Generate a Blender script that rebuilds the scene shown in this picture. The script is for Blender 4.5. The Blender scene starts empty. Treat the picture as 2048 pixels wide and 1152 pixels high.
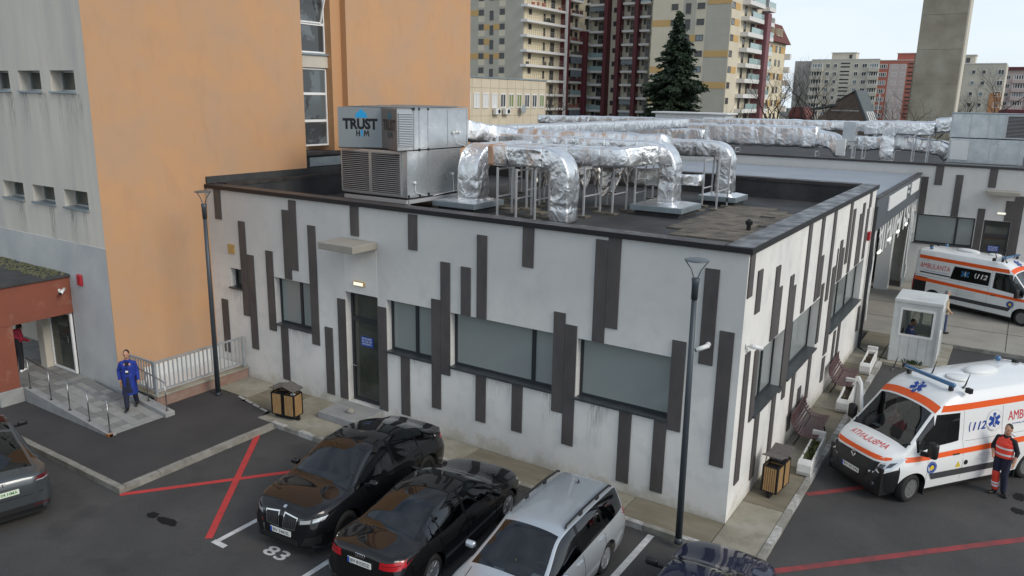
import bpy, bmesh, math, random
import numpy as np
from mathutils import Vector, Matrix, noise
from mathutils.bvhtree import BVHTree
random.seed(7)
R = math.radians
S = bpy.context.scene
COL = S.collection

# ------------------------------------------------------------------ camera
cam = bpy.data.cameras.new('camera')
cam.sensor_width = 36.0
cam.lens = 1561.3 / 2048 * 36.0
cam.clip_start = 0.1
cam.clip_end = 2000
camo = bpy.data.objects.new('camera', cam)
COL.objects.link(camo)
def cam_matrix(yaw, pitch, roll, pos):
    cy, sy, cp, sp = math.cos(yaw), math.sin(yaw), math.cos(pitch), math.sin(pitch)
    f = Vector((-sy * cp, cy * cp, -sp)); r = Vector((cy, sy, 0)); u = r.cross(f)
    r2 = r * math.cos(roll) + u * math.sin(roll); u2 = u * math.cos(roll) - r * math.sin(roll)
    m = Matrix((r2, u2, -f)).transposed().to_4x4(); m.translation = pos
    return m
camo.matrix_world = cam_matrix(R(32.9046), R(13.7619), R(1.0413), Vector((4.2284, -15.0074, 8.7)))
S.camera = camo

# ------------------------------------------------------------------ sky, sun, exposure
SUN_DIR = Vector((0.82, -0.10, 0.56)).normalized()
elev = math.asin(SUN_DIR.z); azim = math.atan2(SUN_DIR.x, SUN_DIR.y)
world = bpy.data.worlds.new('World'); S.world = world; world.use_nodes = True
wn, wl = world.node_tree.nodes, world.node_tree.links
wn.clear()
wo = wn.new('ShaderNodeOutputWorld'); wb = wn.new('ShaderNodeBackground'); wb.inputs['Strength'].default_value = 0.12
sky = wn.new('ShaderNodeTexSky'); sky.sky_type = 'NISHITA'; sky.sun_disc = False
sky.sun_elevation = elev; sky.sun_rotation = azim; sky.dust_density = 2.0; sky.ozone_density = 1.5
tc = wn.new('ShaderNodeTexCoord'); mp = wn.new('ShaderNodeMapping'); mp.inputs['Scale'].default_value = (1.0, 1.0, 5.0)
nz = wn.new('ShaderNodeTexNoise'); nz.inputs['Scale'].default_value = 2.2; nz.inputs['Detail'].default_value = 7; nz.inputs['Roughness'].default_value = 0.58
rp = wn.new('ShaderNodeValToRGB'); rp.color_ramp.elements[0].position = 0.30; rp.color_ramp.elements[1].position = 0.66
rp.color_ramp.elements[0].color = (0.12, 0.12, 0.12, 1); rp.color_ramp.elements[1].color = (0.75, 0.75, 0.75, 1)   # thickness of the high cloud veil
mx = wn.new('ShaderNodeMix'); mx.data_type = 'RGBA'
mx.inputs[7].default_value = (6.25, 6.95, 7.45, 1)
wl.new(tc.outputs['Generated'], mp.inputs[0]); wl.new(mp.outputs[0], nz.inputs[0]); wl.new(nz.outputs[0], rp.inputs[0])
sz = wn.new('ShaderNodeSeparateXYZ'); wl.new(tc.outputs['Generated'], sz.inputs[0])
def wmath(op, a, b=None):
    q = wn.new('ShaderNodeMath'); q.operation = op
    for i, v in enumerate((a, b)):
        if v is None: continue
        if isinstance(v, (int, float)): q.inputs[i].default_value = v
        else: wl.new(v, q.inputs[i])
    return q.outputs[0]
zz = wmath('ADD', wmath('MAXIMUM', sz.outputs[2], 0.0), 0.06)                 # path through the veil grows towards the horizon
veil = wmath('SUBTRACT', 1.0, wmath('EXPONENT', wmath('MULTIPLY', wmath('DIVIDE', rp.outputs[0], zz), -1.0)))
wl.new(veil, mx.inputs[0]); wl.new(sky.outputs[0], mx.inputs[6]); wl.new(mx.outputs[2], wb.inputs[0]); wl.new(wb.outputs[0], wo.inputs[0])

sl = bpy.data.lights.new('sun', 'SUN'); sl.energy = 1.4; sl.angle = R(24); sl.color = (1.0, 0.95, 0.87)
so = bpy.data.objects.new('sun', sl); COL.objects.link(so); so.location = (60, -20, 60)
so.rotation_euler = SUN_DIR.to_track_quat('Z', 'Y').to_euler()
S.view_settings.view_transform = 'Standard'; S.view_settings.look = 'None'
S.view_settings.exposure = 0.20; S.view_settings.gamma = 1.0; S.view_settings.use_curve_mapping = False
S.render.engine = 'CYCLES'

# ------------------------------------------------------------------ materials
MATS = {}
def srgb(r, g, b):
    f = lambda c: (c / 255 / 12.92) if c <= 10 else ((c / 255 + 0.055) / 1.055) ** 2.4
    return (f(r), f(g), f(b))
def mat(name, col, rough=0.7, metal=0.0, var=0.0, scale=3.0, col2=None, bump=0.0, bscale=40.0, stretch=(1, 1, 1), coat=0.0, detail=5, contrast=(0.35, 0.65), spec=0.5, emit=0, rvar=0.0, fine=0.0, grime=None):
    """Principled material; world-position noise mixes col -> col2, fine grain multiplies, grime adds a second stain layer."""
    if name in MATS: return MATS[name]
    m = bpy.data.materials.new(name); m.use_nodes = True
    n, l = m.node_tree.nodes, m.node_tree.links
    b = n['Principled BSDF']
    b.inputs['Roughness'].default_value = rough; b.inputs['Metallic'].default_value = metal
    b.inputs['Specular IOR Level'].default_value = spec
    b.inputs['Coat Weight'].default_value = coat; b.inputs['Coat Roughness'].default_value = 0.03
    b.inputs['Base Color'].default_value = (*col, 1)
    if emit:
        b.inputs['Emission Color'].default_value = (*col, 1); b.inputs['Emission Strength'].default_value = emit
    if col2 or var or bump or fine or grime or rvar:
        g = n.new('ShaderNodeNewGeometry')
        mpn = n.new('ShaderNodeMapping'); mpn.inputs['Scale'].default_value = stretch
        l.new(g.outputs['Position'], mpn.inputs[0])
        if col2 is None: col2 = tuple(c * (1 - var) for c in col)
        def noise_ramp(sc, lo, hi, det=5, vec=None):
            t = n.new('ShaderNodeTexNoise'); t.inputs['Scale'].default_value = sc; t.inputs['Detail'].default_value = det
            t.inputs['Roughness'].default_value = 0.6
            l.new((vec or mpn).outputs[0], t.inputs[0])
            r = n.new('ShaderNodeMapRange'); r.inputs[1].default_value = lo; r.inputs[2].default_value = hi
            l.new(t.outputs[0], r.inputs[0]); return r
        r1 = noise_ramp(scale, *contrast, detail)
        mixn = n.new('ShaderNodeMix'); mixn.data_type = 'RGBA'
        mixn.inputs[6].default_value = (*col, 1); mixn.inputs[7].default_value = (*col2, 1)
        l.new(r1.outputs[0], mixn.inputs[0]); out = mixn.outputs[2]
        if grime:
            gc, gs, glo, ghi, gamt, gst = grime
            mp2 = n.new('ShaderNodeMapping'); mp2.inputs['Scale'].default_value = gst; mp2.inputs['Location'].default_value = (3.1, 7.7, 1.3)
            l.new(g.outputs['Position'], mp2.inputs[0])
            r2 = noise_ramp(gs, glo, ghi, 6, mp2)
            am = n.new('ShaderNodeMath'); am.operation = 'MULTIPLY'; am.inputs[1].default_value = gamt; l.new(r2.outputs[0], am.inputs[0])
            mg = n.new('ShaderNodeMix'); mg.data_type = 'RGBA'; mg.inputs[7].default_value = (*gc, 1)
            l.new(am.outputs[0], mg.inputs[0]); l.new(out, mg.inputs[6]); out = mg.outputs[2]
        if fine:
            t = n.new('ShaderNodeTexNoise'); t.inputs['Scale'].default_value = 60; t.inputs['Detail'].default_value = 3
            l.new(g.outputs['Position'], t.inputs[0])
            r3 = n.new('ShaderNodeMapRange'); r3.inputs[1].default_value = 0.3; r3.inputs[2].default_value = 0.7
            r3.inputs[3].default_value = 1 - fine; r3.inputs[4].default_value = 1 + fine; l.new(t.outputs[0], r3.inputs[0])
            mm = n.new('ShaderNodeMix'); mm.data_type = 'RGBA'; mm.blend_type = 'MULTIPLY'; mm.inputs[0].default_value = 1
            l.new(out, mm.inputs[6]); l.new(r3.outputs[0], mm.inputs[7]); out = mm.outputs[2]
        l.new(out, b.inputs['Base Color'])
        if rvar:
            r4 = n.new('ShaderNodeMapRange'); r4.inputs[3].default_value = rough - rvar; r4.inputs[4].default_value = rough + rvar
            l.new(r1.outputs[0], r4.inputs[0]); l.new(r4.outputs[0], b.inputs['Roughness'])
        if bump:
            bt = n.new('ShaderNodeTexNoise'); bt.inputs['Scale'].default_value = bscale; bt.inputs['Detail'].default_value = 4
            l.new(g.outputs['Position'], bt.inputs[0])
            bp = n.new('ShaderNodeBump'); bp.inputs['Strength'].default_value = bump; bp.inputs['Distance'].default_value = 0.02
            l.new(bt.outputs[0], bp.inputs['Height']); l.new(bp.outputs[0], b.inputs['Normal'])
    MATS[name] = m
    return m

def glass_mat(name, tint, rough=0.02, refl=0.09):
    m = bpy.data.materials.new(name); m.use_nodes = True
    n, l = m.node_tree.nodes, m.node_tree.links; n.clear()
    o = n.new('ShaderNodeOutputMaterial'); tr = n.new('ShaderNodeBsdfTransparent'); tr.inputs[0].default_value = (*tint, 1)
    gl = n.new('ShaderNodeBsdfGlossy'); gl.inputs['Roughness'].default_value = rough; gl.inputs[0].default_value = (0.95, 0.97, 1, 1)
    fr = n.new('ShaderNodeFresnel'); fr.inputs[0].default_value = 1.5
    ad = n.new('ShaderNodeMath'); ad.operation = 'ADD'; ad.inputs[1].default_value = refl - 0.04; ad.use_clamp = True
    mix = n.new('ShaderNodeMixShader')
    l.new(fr.outputs[0], ad.inputs[0]); l.new(ad.outputs[0], mix.inputs[0]); l.new(tr.outputs[0], mix.inputs[1]); l.new(gl.outputs[0], mix.inputs[2]); l.new(mix.outputs[0], o.inputs[0])
    MATS[name] = m
    return m

def foil_mat(name, col=(0.86, 0.865, 0.875), rough=0.27):
    """aluminium foil: smooth, with long sharp creases from ridged noise"""
    m = bpy.data.materials.new(name); m.use_nodes = True
    n, l = m.node_tree.nodes, m.node_tree.links; b = n['Principled BSDF']
    b.inputs['Metallic'].default_value = 1.0
    g = n.new('ShaderNodeNewGeometry'); hts = []
    for sc, dist, amp, rotv in ((1.8, .5, .9, (0, 0, 0)), (4.0, .3, .7, (.6, .4, 1.0)), (8.0, .2, .26, (1, .2, .5))):
        mp_ = n.new('ShaderNodeMapping'); mp_.inputs['Rotation'].default_value = rotv; mp_.inputs['Scale'].default_value = (1, 1.25, .8)
        l.new(g.outputs['Position'], mp_.inputs[0])
        t = n.new('ShaderNodeTexNoise'); t.inputs['Scale'].default_value = sc; t.inputs['Detail'].default_value = 2.5; t.inputs['Distortion'].default_value = dist
        l.new(mp_.outputs[0], t.inputs[0])
        s_ = n.new('ShaderNodeMath'); s_.operation = 'SUBTRACT'; s_.inputs[1].default_value = .5; l.new(t.outputs[0], s_.inputs[0])
        a = n.new('ShaderNodeMath'); a.operation = 'ABSOLUTE'; l.new(s_.outputs[0], a.inputs[0])
        p = n.new('ShaderNodeMath'); p.operation = 'MULTIPLY'; p.inputs[1].default_value = amp / sc * 2.2; l.new(a.outputs[0], p.inputs[0]); hts.append(p)
    s1 = n.new('ShaderNodeMath'); s1.operation = 'ADD'; l.new(hts[0].outputs[0], s1.inputs[0]); l.new(hts[1].outputs[0], s1.inputs[1])
    s2 = n.new('ShaderNodeMath'); s2.operation = 'ADD'; l.new(s1.outputs[0], s2.inputs[0]); l.new(hts[2].outputs[0], s2.inputs[1])
    bp = n.new('ShaderNodeBump'); bp.inputs['Strength'].default_value = 0.55; bp.inputs['Distance'].default_value = 0.15; bp.invert = True
    l.new(s2.outputs[0], bp.inputs['Height']); l.new(bp.outputs[0], b.inputs['Normal'])
    t2 = n.new('ShaderNodeTexNoise'); t2.inputs['Scale'].default_value = 2; l.new(g.outputs['Position'], t2.inputs[0])
    mr = n.new('ShaderNodeMapRange'); mr.inputs[1].default_value = 0.3; mr.inputs[2].default_value = 0.7; mr.inputs[3].default_value = rough; mr.inputs[4].default_value = rough + 0.14
    l.new(t2.outputs[0], mr.inputs[0]); l.new(mr.outputs[0], b.inputs['Roughness'])
    b.inputs['Base Color'].default_value = (*col, 1)
    MATS[name] = m
    return m

mat('asphalt', (0.047, 0.046, 0.046), 0.85, col2=(0.070, 0.068, 0.066), scale=0.45, bump=0.35, bscale=110, fine=0.32, grime=((0.028, 0.028, 0.029), 0.9, 0.55, 0.72, 0.6, (1, 1, 1)))
mat('asphalt_walk', (0.040, 0.038, 0.039), 0.85, col2=(0.055, 0.052, 0.052), scale=0.7, bump=0.25, bscale=130, fine=0.22)
mat('concrete', (0.33, 0.31, 0.255), 0.85, col2=(0.22, 0.20, 0.15), scale=1.1, bump=0.15, bscale=60, fine=0.12, grime=((0.09, 0.085, 0.05), 2.3, 0.55, 0.75, 0.5, (1, 1, 1)))
mat('concrete_dark', (0.215, 0.19, 0.14), 0.85, col2=(0.15, 0.13, 0.09), scale=1.6, bump=0.15, bscale=60, fine=0.12, stretch=(0.5, 2.5, 1))
mat('concrete_court', (0.34, 0.32, 0.28), 0.85, col2=(0.26, 0.245, 0.21), scale=0.6, bump=0.1, bscale=50, fine=0.08)
mat('kerb', (0.30, 0.29, 0.26), 0.85, col2=(0.18, 0.175, 0.15), scale=3, bump=0.3, bscale=25, fine=0.15)
mat('kerb_white', (0.50, 0.50, 0.48), 0.8, col2=(0.26, 0.25, 0.23), scale=6, contrast=(0.36, 0.66), fine=0.18)
mat('paint_white', (0.62, 0.62, 0.61), 0.7, col2=(0.45, 0.45, 0.45), scale=6, fine=0.12)
mat('paint_red', (0.52, 0.045, 0.045), 0.7, col2=(0.42, 0.04, 0.04), scale=5, fine=0.1)
mat('paint_red_worn', (0.30, 0.045, 0.05), 0.75, col2=(0.17, 0.045, 0.045), scale=3, fine=0.15)
mat('oil', (0.010, 0.010, 0.011), 0.75, spec=0.2)
mat('plaster_white', (0.77, 0.755, 0.715), 0.85, col2=(0.66, 0.655, 0.63), scale=0.55, bump=0.12, bscale=90, fine=0.03, grime=((0.40, 0.42, 0.43), 2.2, 0.50, 0.80, 0.45, (1, 1, 0.8)))
mat('plaster_infill', (0.70, 0.70, 0.66), 0.85, col2=(0.62, 0.62, 0.60), scale=1.0, bump=0.1, bscale=90)
mat('splash_dirt', (0.42, 0.40, 0.33), 0.9, col2=(0.30, 0.27, 0.20), scale=3)
mat('strip_dark', (0.092, 0.083, 0.081), 0.62, col2=(0.066, 0.060, 0.059), scale=2.2, stretch=(1, 1, 0.4), fine=0.08, bump=0.05, bscale=80, rvar=0.08)
mat('anthracite', (0.022, 0.026, 0.031), 0.4)
mat('anthracite_sill', (0.035, 0.043, 0.050), 0.35, col2=(0.06, 0.065, 0.07), scale=4)
mat('pane_frost', (0.265, 0.295, 0.285), 0.09, col2=(0.25, 0.275, 0.27), scale=0.5, spec=0.45)
mat('pane_dark', (0.038, 0.045, 0.038), 0.06, col2=(0.065, 0.072, 0.058), scale=1.2)
mat('pane_sky', (0.10, 0.125, 0.14), 0.05, spec=0.8)
mat('coping', (0.030, 0.026, 0.026), 0.5, col2=(0.05, 0.045, 0.045), scale=2.5, rvar=0.15)
mat('coping_metal', (0.13, 0.135, 0.15), 0.42, col2=(0.07, 0.07, 0.075), scale=2.0, metal=0.3, rvar=0.12)
mat('bitumen', (0.024, 0.026, 0.029), 0.75, col2=(0.052, 0.052, 0.052), scale=0.9, bump=0.15, bscale=60, fine=0.15)
mat('roof_tile', (0.18, 0.155, 0.12), 0.85, col2=(0.075, 0.066, 0.055), scale=1.8, fine=0.18)
mat('roof_sheet', (0.30, 0.335, 0.375), 0.5, col2=(0.26, 0.29, 0.33), scale=0.5)
mat('orange', (0.53, 0.30, 0.155), 0.88, col2=(0.46, 0.295, 0.185), scale=0.6, bump=0.12, bscale=90, fine=0.03, contrast=(0.38, 0.66), grime=((0.38, 0.225, 0.125), 2.6, 0.52, 0.8, 0.35, (1, 1, 0.45)))
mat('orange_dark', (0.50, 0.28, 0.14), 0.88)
mat('grey_upper', (0.70, 0.645, 0.555), 0.88, col2=(0.58, 0.55, 0.495), scale=0.6, stretch=(1.6, 1, 0.25), bump=0.12, bscale=90, fine=0.03, grime=((0.42, 0.41, 0.39), 0.8, 0.5, 0.75, 0.55, (1.5, 1, 0.2)))
mat('grey_lower', (0.56, 0.56, 0.545), 0.88, col2=(0.44, 0.45, 0.45), scale=0.7, bump=0.12, bscale=90, fine=0.03)
mat('cream_lower', (0.55, 0.51, 0.43), 0.88, col2=(0.47, 0.44, 0.38), scale=0.8)
mat('brick_red', (0.235, 0.072, 0.042), 0.85, col2=(0.20, 0.064, 0.04), scale=1.5, fine=0.05, grime=((0.34, 0.22, 0.17), 2.5, 0.6, 0.75, 0.35, (1, 1, 1)))
mat('red_plaster', (0.24, 0.135, 0.105), 0.9, col2=(0.30, 0.22, 0.18), scale=2.5, contrast=(0.35, 0.7), fine=.1)
mat('moss', (0.075, 0.085, 0.022), 0.95, col2=(0.16, 0.15, 0.10), scale=9, fine=0.2)
mat('stone_grey', (0.33, 0.335, 0.33), 0.7, col2=(0.25, 0.255, 0.255), scale=3, fine=0.12)
mat('tile_grey', (0.30, 0.30, 0.29), 0.7, col2=(0.26, 0.26, 0.25), scale=4, fine=0.1)
mat('tile_grey2', (0.22, 0.22, 0.215), 0.7, col2=(0.19, 0.19, 0.185), scale=4, fine=0.1)
mat('steel', (0.36, 0.36, 0.36), 0.3, metal=1.0)
mat('galv', (0.62, 0.65, 0.665), 0.34, metal=0.75, col2=(0.50, 0.535, 0.555), scale=2.5, rvar=0.08, fine=0.05)
mat('galv_frame', (0.52, 0.54, 0.55), 0.4, metal=0.7)
mat('galv_post', (0.55, 0.56, 0.57), 0.5, metal=0.5)
mat('galv_plinth', (0.34, 0.40, 0.43), 0.45, metal=0.6, col2=(0.28, 0.33, 0.36), scale=2)
mat('louvre', (0.25, 0.25, 0.255), 0.5, metal=0.15)
mat('louvre_light', (0.50, 0.52, 0.53), 0.4, metal=0.6)
mat('sign_sheet', (0.30, 0.335, 0.35), 0.5, metal=0.4)
mat('sign_sheet_dark', (0.23, 0.23, 0.235), 0.45, metal=0.5)
mat('black', (0.008, 0.008, 0.010), 0.5)
mat('black_rubber', (0.012, 0.012, 0.012), 0.75)
mat('dark_void', (0.01, 0.01, 0.011), 0.9)
mat('logo_blue', srgb(35, 160, 220), 0.5)
mat('logo_black', (0.006, 0.007, 0.012), 0.5)
mat('logo_grey', (0.05, 0.048, 0.05), 0.5)
mat('logo_blue_grey', srgb(70, 120, 140), 0.5)
mat('insulation', (0.42, 0.22, 0.14), 0.9, col2=(0.5, 0.35, 0.25), scale=6)
mat('white_plastic', (0.72, 0.73, 0.72), 0.4)
mat('white_pvc', (0.78, 0.78, 0.77), 0.4)
mat('lamp_lit', (1.0, 0.93, 0.75), 0.4, emit=.6)
mat('tube_lit', (1.0, 0.97, 0.88), 0.4, emit=1.1)
mat('brass_box', (0.50, 0.33, 0.12), 0.5, col2=(0.40, 0.27, 0.11), scale=12)
mat('alarm_red', (0.42, 0.02, 0.03), 0.4)
mat('fence_grey', (0.40, 0.43, 0.45), 0.5, metal=0.3, col2=(0.34, 0.37, 0.39), scale=4)
mat('pole', (0.055, 0.068, 0.080), 0.45, metal=0.3)
mat('pole_light', (0.12, 0.14, 0.155), 0.4, metal=0.4)
mat('bin_wood', (0.42, 0.26, 0.11), 0.65, col2=(0.30, 0.18, 0.08), scale=7, stretch=(6, 6, 0.8))
mat('bin_lid', (0.15, 0.135, 0.12), 0.8, col2=(0.10, 0.09, 0.085), scale=6, stretch=(1, 6, 1))
mat('bench_wood', (0.105, 0.048, 0.050), 0.5, col2=(0.085, 0.042, 0.044), scale=5)
mat('bench_iron', (0.015, 0.014, 0.014), 0.5)
mat('planter', (0.70, 0.70, 0.68), 0.75, col2=(0.58, 0.575, 0.55), scale=3.5, fine=0.04)
mat('soil', (0.035, 0.022, 0.016), 0.95, col2=(0.06, 0.04, 0.03), scale=12)
mat('leaf', (0.055, 0.075, 0.022), 0.7, col2=(0.10, 0.10, 0.03), scale=10)
mat('leaf_dark', (0.03, 0.055, 0.018), 0.7)
mat('kiosk', (0.64, 0.66, 0.65), 0.45, col2=(0.51, 0.53, 0.53), scale=1.2)
mat('kiosk_in', (0.42, 0.41, 0.38), 0.7)
mat('bag_plastic', (0.55, 0.56, 0.58), 0.35)
mat('rust', (0.35, 0.12, 0.03), 0.8)
mat('sign_blue', srgb(35, 75, 160), 0.5)
mat('sign_white', (0.78, 0.8, 0.85), 0.5)
def add_splash(name, zmax, col, amt):
    m = MATS[name]; n, l = m.node_tree.nodes, m.node_tree.links; b = n['Principled BSDF']; src = b.inputs['Base Color'].links[0].from_socket
    g = n.new('ShaderNodeNewGeometry'); sp_ = n.new('ShaderNodeSeparateXYZ'); l.new(g.outputs['Position'], sp_.inputs[0])
    t = n.new('ShaderNodeTexNoise'); t.inputs['Scale'].default_value = 1.6; t.inputs['Detail'].default_value = 7; t.inputs['Roughness'].default_value = .65; l.new(g.outputs['Position'], t.inputs[0])
    ma = n.new('ShaderNodeMath'); ma.operation = 'MULTIPLY_ADD'; ma.inputs[1].default_value = -1.5; l.new(t.outputs[0], ma.inputs[0]); l.new(sp_.outputs[2], ma.inputs[2])
    mr = n.new('ShaderNodeMapRange'); mr.inputs[1].default_value = zmax - .75; mr.inputs[2].default_value = zmax - 1.05; mr.inputs[3].default_value = 0; mr.inputs[4].default_value = amt; l.new(ma.outputs[0], mr.inputs[0])
    mg = n.new('ShaderNodeMix'); mg.data_type = 'RGBA'; mg.inputs[7].default_value = (*col, 1); l.new(mr.outputs[0], mg.inputs[0]); l.new(src, mg.inputs[6]); l.new(mg.outputs[2], b.inputs['Base Color'])
add_splash('plaster_white', .28, (.40, .36, .26), .55)
def add_film(name, col, amt):
    """patchy grey algae film on the upper half of the north-facing plaster"""
    m = MATS[name]; n, l = m.node_tree.nodes, m.node_tree.links; b = n['Principled BSDF']; src = b.inputs['Base Color'].links[0].from_socket
    g = n.new('ShaderNodeNewGeometry'); sp_ = n.new('ShaderNodeSeparateXYZ'); l.new(g.outputs['Position'], sp_.inputs[0]); sn = n.new('ShaderNodeSeparateXYZ'); l.new(g.outputs['True Normal'], sn.inputs[0])
    t = n.new('ShaderNodeTexNoise'); t.inputs['Scale'].default_value = .75; t.inputs['Detail'].default_value = 8; t.inputs['Roughness'].default_value = .62; l.new(g.outputs['Position'], t.inputs[0])
    ma = n.new('ShaderNodeMath'); ma.operation = 'MULTIPLY_ADD'; ma.inputs[1].default_value = 3.2; l.new(t.outputs[0], ma.inputs[0]); l.new(sp_.outputs[2], ma.inputs[2])
    mr = n.new('ShaderNodeMapRange'); mr.inputs[1].default_value = 4.3; mr.inputs[2].default_value = 6.2; mr.inputs[3].default_value = 0; mr.inputs[4].default_value = amt; l.new(ma.outputs[0], mr.inputs[0])
    ny = n.new('ShaderNodeMath'); ny.operation = 'LESS_THAN'; ny.inputs[1].default_value = -.5; l.new(sn.outputs[1], ny.inputs[0])
    q = n.new('ShaderNodeMath'); q.operation = 'MULTIPLY'; l.new(mr.outputs[0], q.inputs[0]); l.new(ny.outputs[0], q.inputs[1])
    mg = n.new('ShaderNodeMix'); mg.data_type = 'RGBA'; mg.inputs[7].default_value = (*col, 1); l.new(q.outputs[0], mg.inputs[0]); l.new(src, mg.inputs[6]); l.new(mg.outputs[2], b.inputs['Base Color'])
add_film('plaster_white', (.47, .475, .465), .6)
def stain_mat(name, col, amt):
    """rain streak: dirt fading along the strip's own length, broken by noise"""
    m = bpy.data.materials.new(name); m.use_nodes = True; n, l = m.node_tree.nodes, m.node_tree.links; n.clear()
    o = n.new('ShaderNodeOutputMaterial'); tr = n.new('ShaderNodeBsdfTransparent'); d = n.new('ShaderNodeBsdfDiffuse'); d.inputs[0].default_value = (*col, 1)
    tcn = n.new('ShaderNodeTexCoord'); sp_ = n.new('ShaderNodeSeparateXYZ'); l.new(tcn.outputs['Generated'], sp_.inputs[0])
    g = n.new('ShaderNodeNewGeometry'); mpn = n.new('ShaderNodeMapping'); mpn.inputs['Scale'].default_value = (14, 14, 1.5); l.new(g.outputs['Position'], mpn.inputs[0])
    t = n.new('ShaderNodeTexNoise'); t.inputs['Scale'].default_value = 1.5; t.inputs['Detail'].default_value = 5; l.new(mpn.outputs[0], t.inputs[0])
    r = n.new('ShaderNodeMapRange'); r.inputs[1].default_value = .40; r.inputs[2].default_value = .75; l.new(t.outputs[0], r.inputs[0])
    p = n.new('ShaderNodeMath'); p.operation = 'POWER'; p.inputs[1].default_value = 1.4; l.new(sp_.outputs[2], p.inputs[0])
    q = n.new('ShaderNodeMath'); q.operation = 'MULTIPLY'; l.new(r.outputs[0], q.inputs[0]); l.new(p.outputs[0], q.inputs[1])
    q2 = n.new('ShaderNodeMath'); q2.operation = 'MULTIPLY'; q2.inputs[1].default_value = amt; l.new(q.outputs[0], q2.inputs[0])
    mx_ = n.new('ShaderNodeMixShader'); l.new(q2.outputs[0], mx_.inputs[0]); l.new(tr.outputs[0], mx_.inputs[1]); l.new(d.outputs[0], mx_.inputs[2]); l.new(mx_.outputs[0], o.inputs[0])
    MATS[name] = m
stain_mat('rain_stain', (0.30, 0.29, 0.27), .22)
stain_mat('rain_stain_light', (0.36, 0.355, 0.33), .22)
# far buildings; tower and block paints lightened in place of distance haze
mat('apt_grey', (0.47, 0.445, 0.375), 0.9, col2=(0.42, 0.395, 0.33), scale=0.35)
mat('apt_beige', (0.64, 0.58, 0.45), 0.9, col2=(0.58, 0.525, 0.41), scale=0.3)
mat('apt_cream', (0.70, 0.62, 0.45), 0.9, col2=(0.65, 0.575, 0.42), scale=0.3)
mat('apt_orange', (0.55, 0.36, 0.15), 0.9)
mat('apt_slab', (0.70, 0.69, 0.67), 0.85)
mat('apt_maroon', (0.13, 0.03, 0.038), 0.6)
mat('apt_rail', (0.24, 0.24, 0.22), 0.6)
mat('apt_win', (0.05, 0.053, 0.056), 0.12)
mat('apt_win_sky', (0.20, 0.24, 0.27), 0.1)
mat('apt_frame', (0.11, 0.10, 0.09), 0.6)
mat('frame_white', (0.70, 0.70, 0.68), 0.5)
mat('apt_glassrail', (0.30, 0.42, 0.41), 0.12)
mat('roof_red', (0.15, 0.045, 0.035), 0.8, col2=(0.12, 0.035, 0.03), scale=1)
mat('roof_slate', (0.075, 0.09, 0.095), 0.6)
mat('brown_brick', (0.17, 0.125, 0.10), 0.9, col2=(0.13, 0.10, 0.085), scale=0.8)
mat('block_beige', (0.60, 0.56, 0.47), 0.9, col2=(0.52, 0.485, 0.41), scale=0.25)
mat('block_grey', (0.47, 0.445, 0.41), 0.9, col2=(0.34, 0.32, 0.29), scale=0.25)
mat('block_red', (0.45, 0.16, 0.115), 0.9)
mat('block_pink', (0.55, 0.46, 0.43), 0.9)
mat('block_brick', (0.48, 0.25, 0.13), 0.9)
mat('tower_concrete', (0.36, 0.335, 0.27), 0.9, col2=(0.25, 0.225, 0.175), scale=0.5, grime=((0.22, 0.17, 0.13), 0.35, 0.5, 0.8, 0.6, (1, 1, 1.5)))
mat('cream_panel', (0.62, 0.545, 0.42), 0.9, col2=(0.55, 0.48, 0.36), scale=0.9, stretch=(1, 1, 0.5))
mat('joint', (0.20, 0.18, 0.15), 0.9)
mat('curtain', (0.66, 0.67, 0.66), 0.8)
mat('curtain_green', (0.20, 0.24, 0.08), 0.8)
mat('dish_rust', (0.35, 0.13, 0.06), 0.7)
mat('bark', (0.055, 0.042, 0.034), 0.9, col2=(0.035, 0.028, 0.024), scale=5)
mat('needles', (0.016, 0.034, 0.018), 0.8, col2=(0.030, 0.050, 0.022), scale=0.9)
mat('ground_far', (0.09, 0.085, 0.07), 0.95, col2=(0.06, 0.06, 0.05), scale=0.1)
foil_mat('foil')
foil_mat('foil_tape', (0.95, 0.95, 0.95), 0.16)
foil_mat('foil_dull', (0.62, 0.60, 0.57), 0.3)
glass_mat('glass_car', (0.50, 0.55, 0.56), 0.015, 0.07)
glass_mat('glass_car_dark', (0.05, 0.055, 0.055), 0.015, 0.08)
glass_mat('glass_clear', (0.86, 0.89, 0.87), 0.015, 0.06)

# ------------------------------------------------------------------ mesh helpers
def link(o, parent=None):
    COL.objects.link(o)
    if parent is not None: o.parent = parent
    return o
def root_loc(p):
    v = Vector((0, 0, 0))
    while p is not None:
        v = v + p.location; p = p.parent
    return v
def tag(o, label, cat=None, group=None, kind=None):
    if label: o['label'] = label
    if cat: o['category'] = cat
    if group: o['group'] = group
    if kind: o['kind'] = kind
    return o
def thing(name, label, cat, loc=(0, 0, 0), rz=0.0, group=None):
    o = bpy.data.objects.new(name, None); o.location = loc; o.rotation_euler = (0, 0, rz); o.empty_display_size = 0.3
    COL.objects.link(o)
    return tag(o, label, cat, group)

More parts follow.
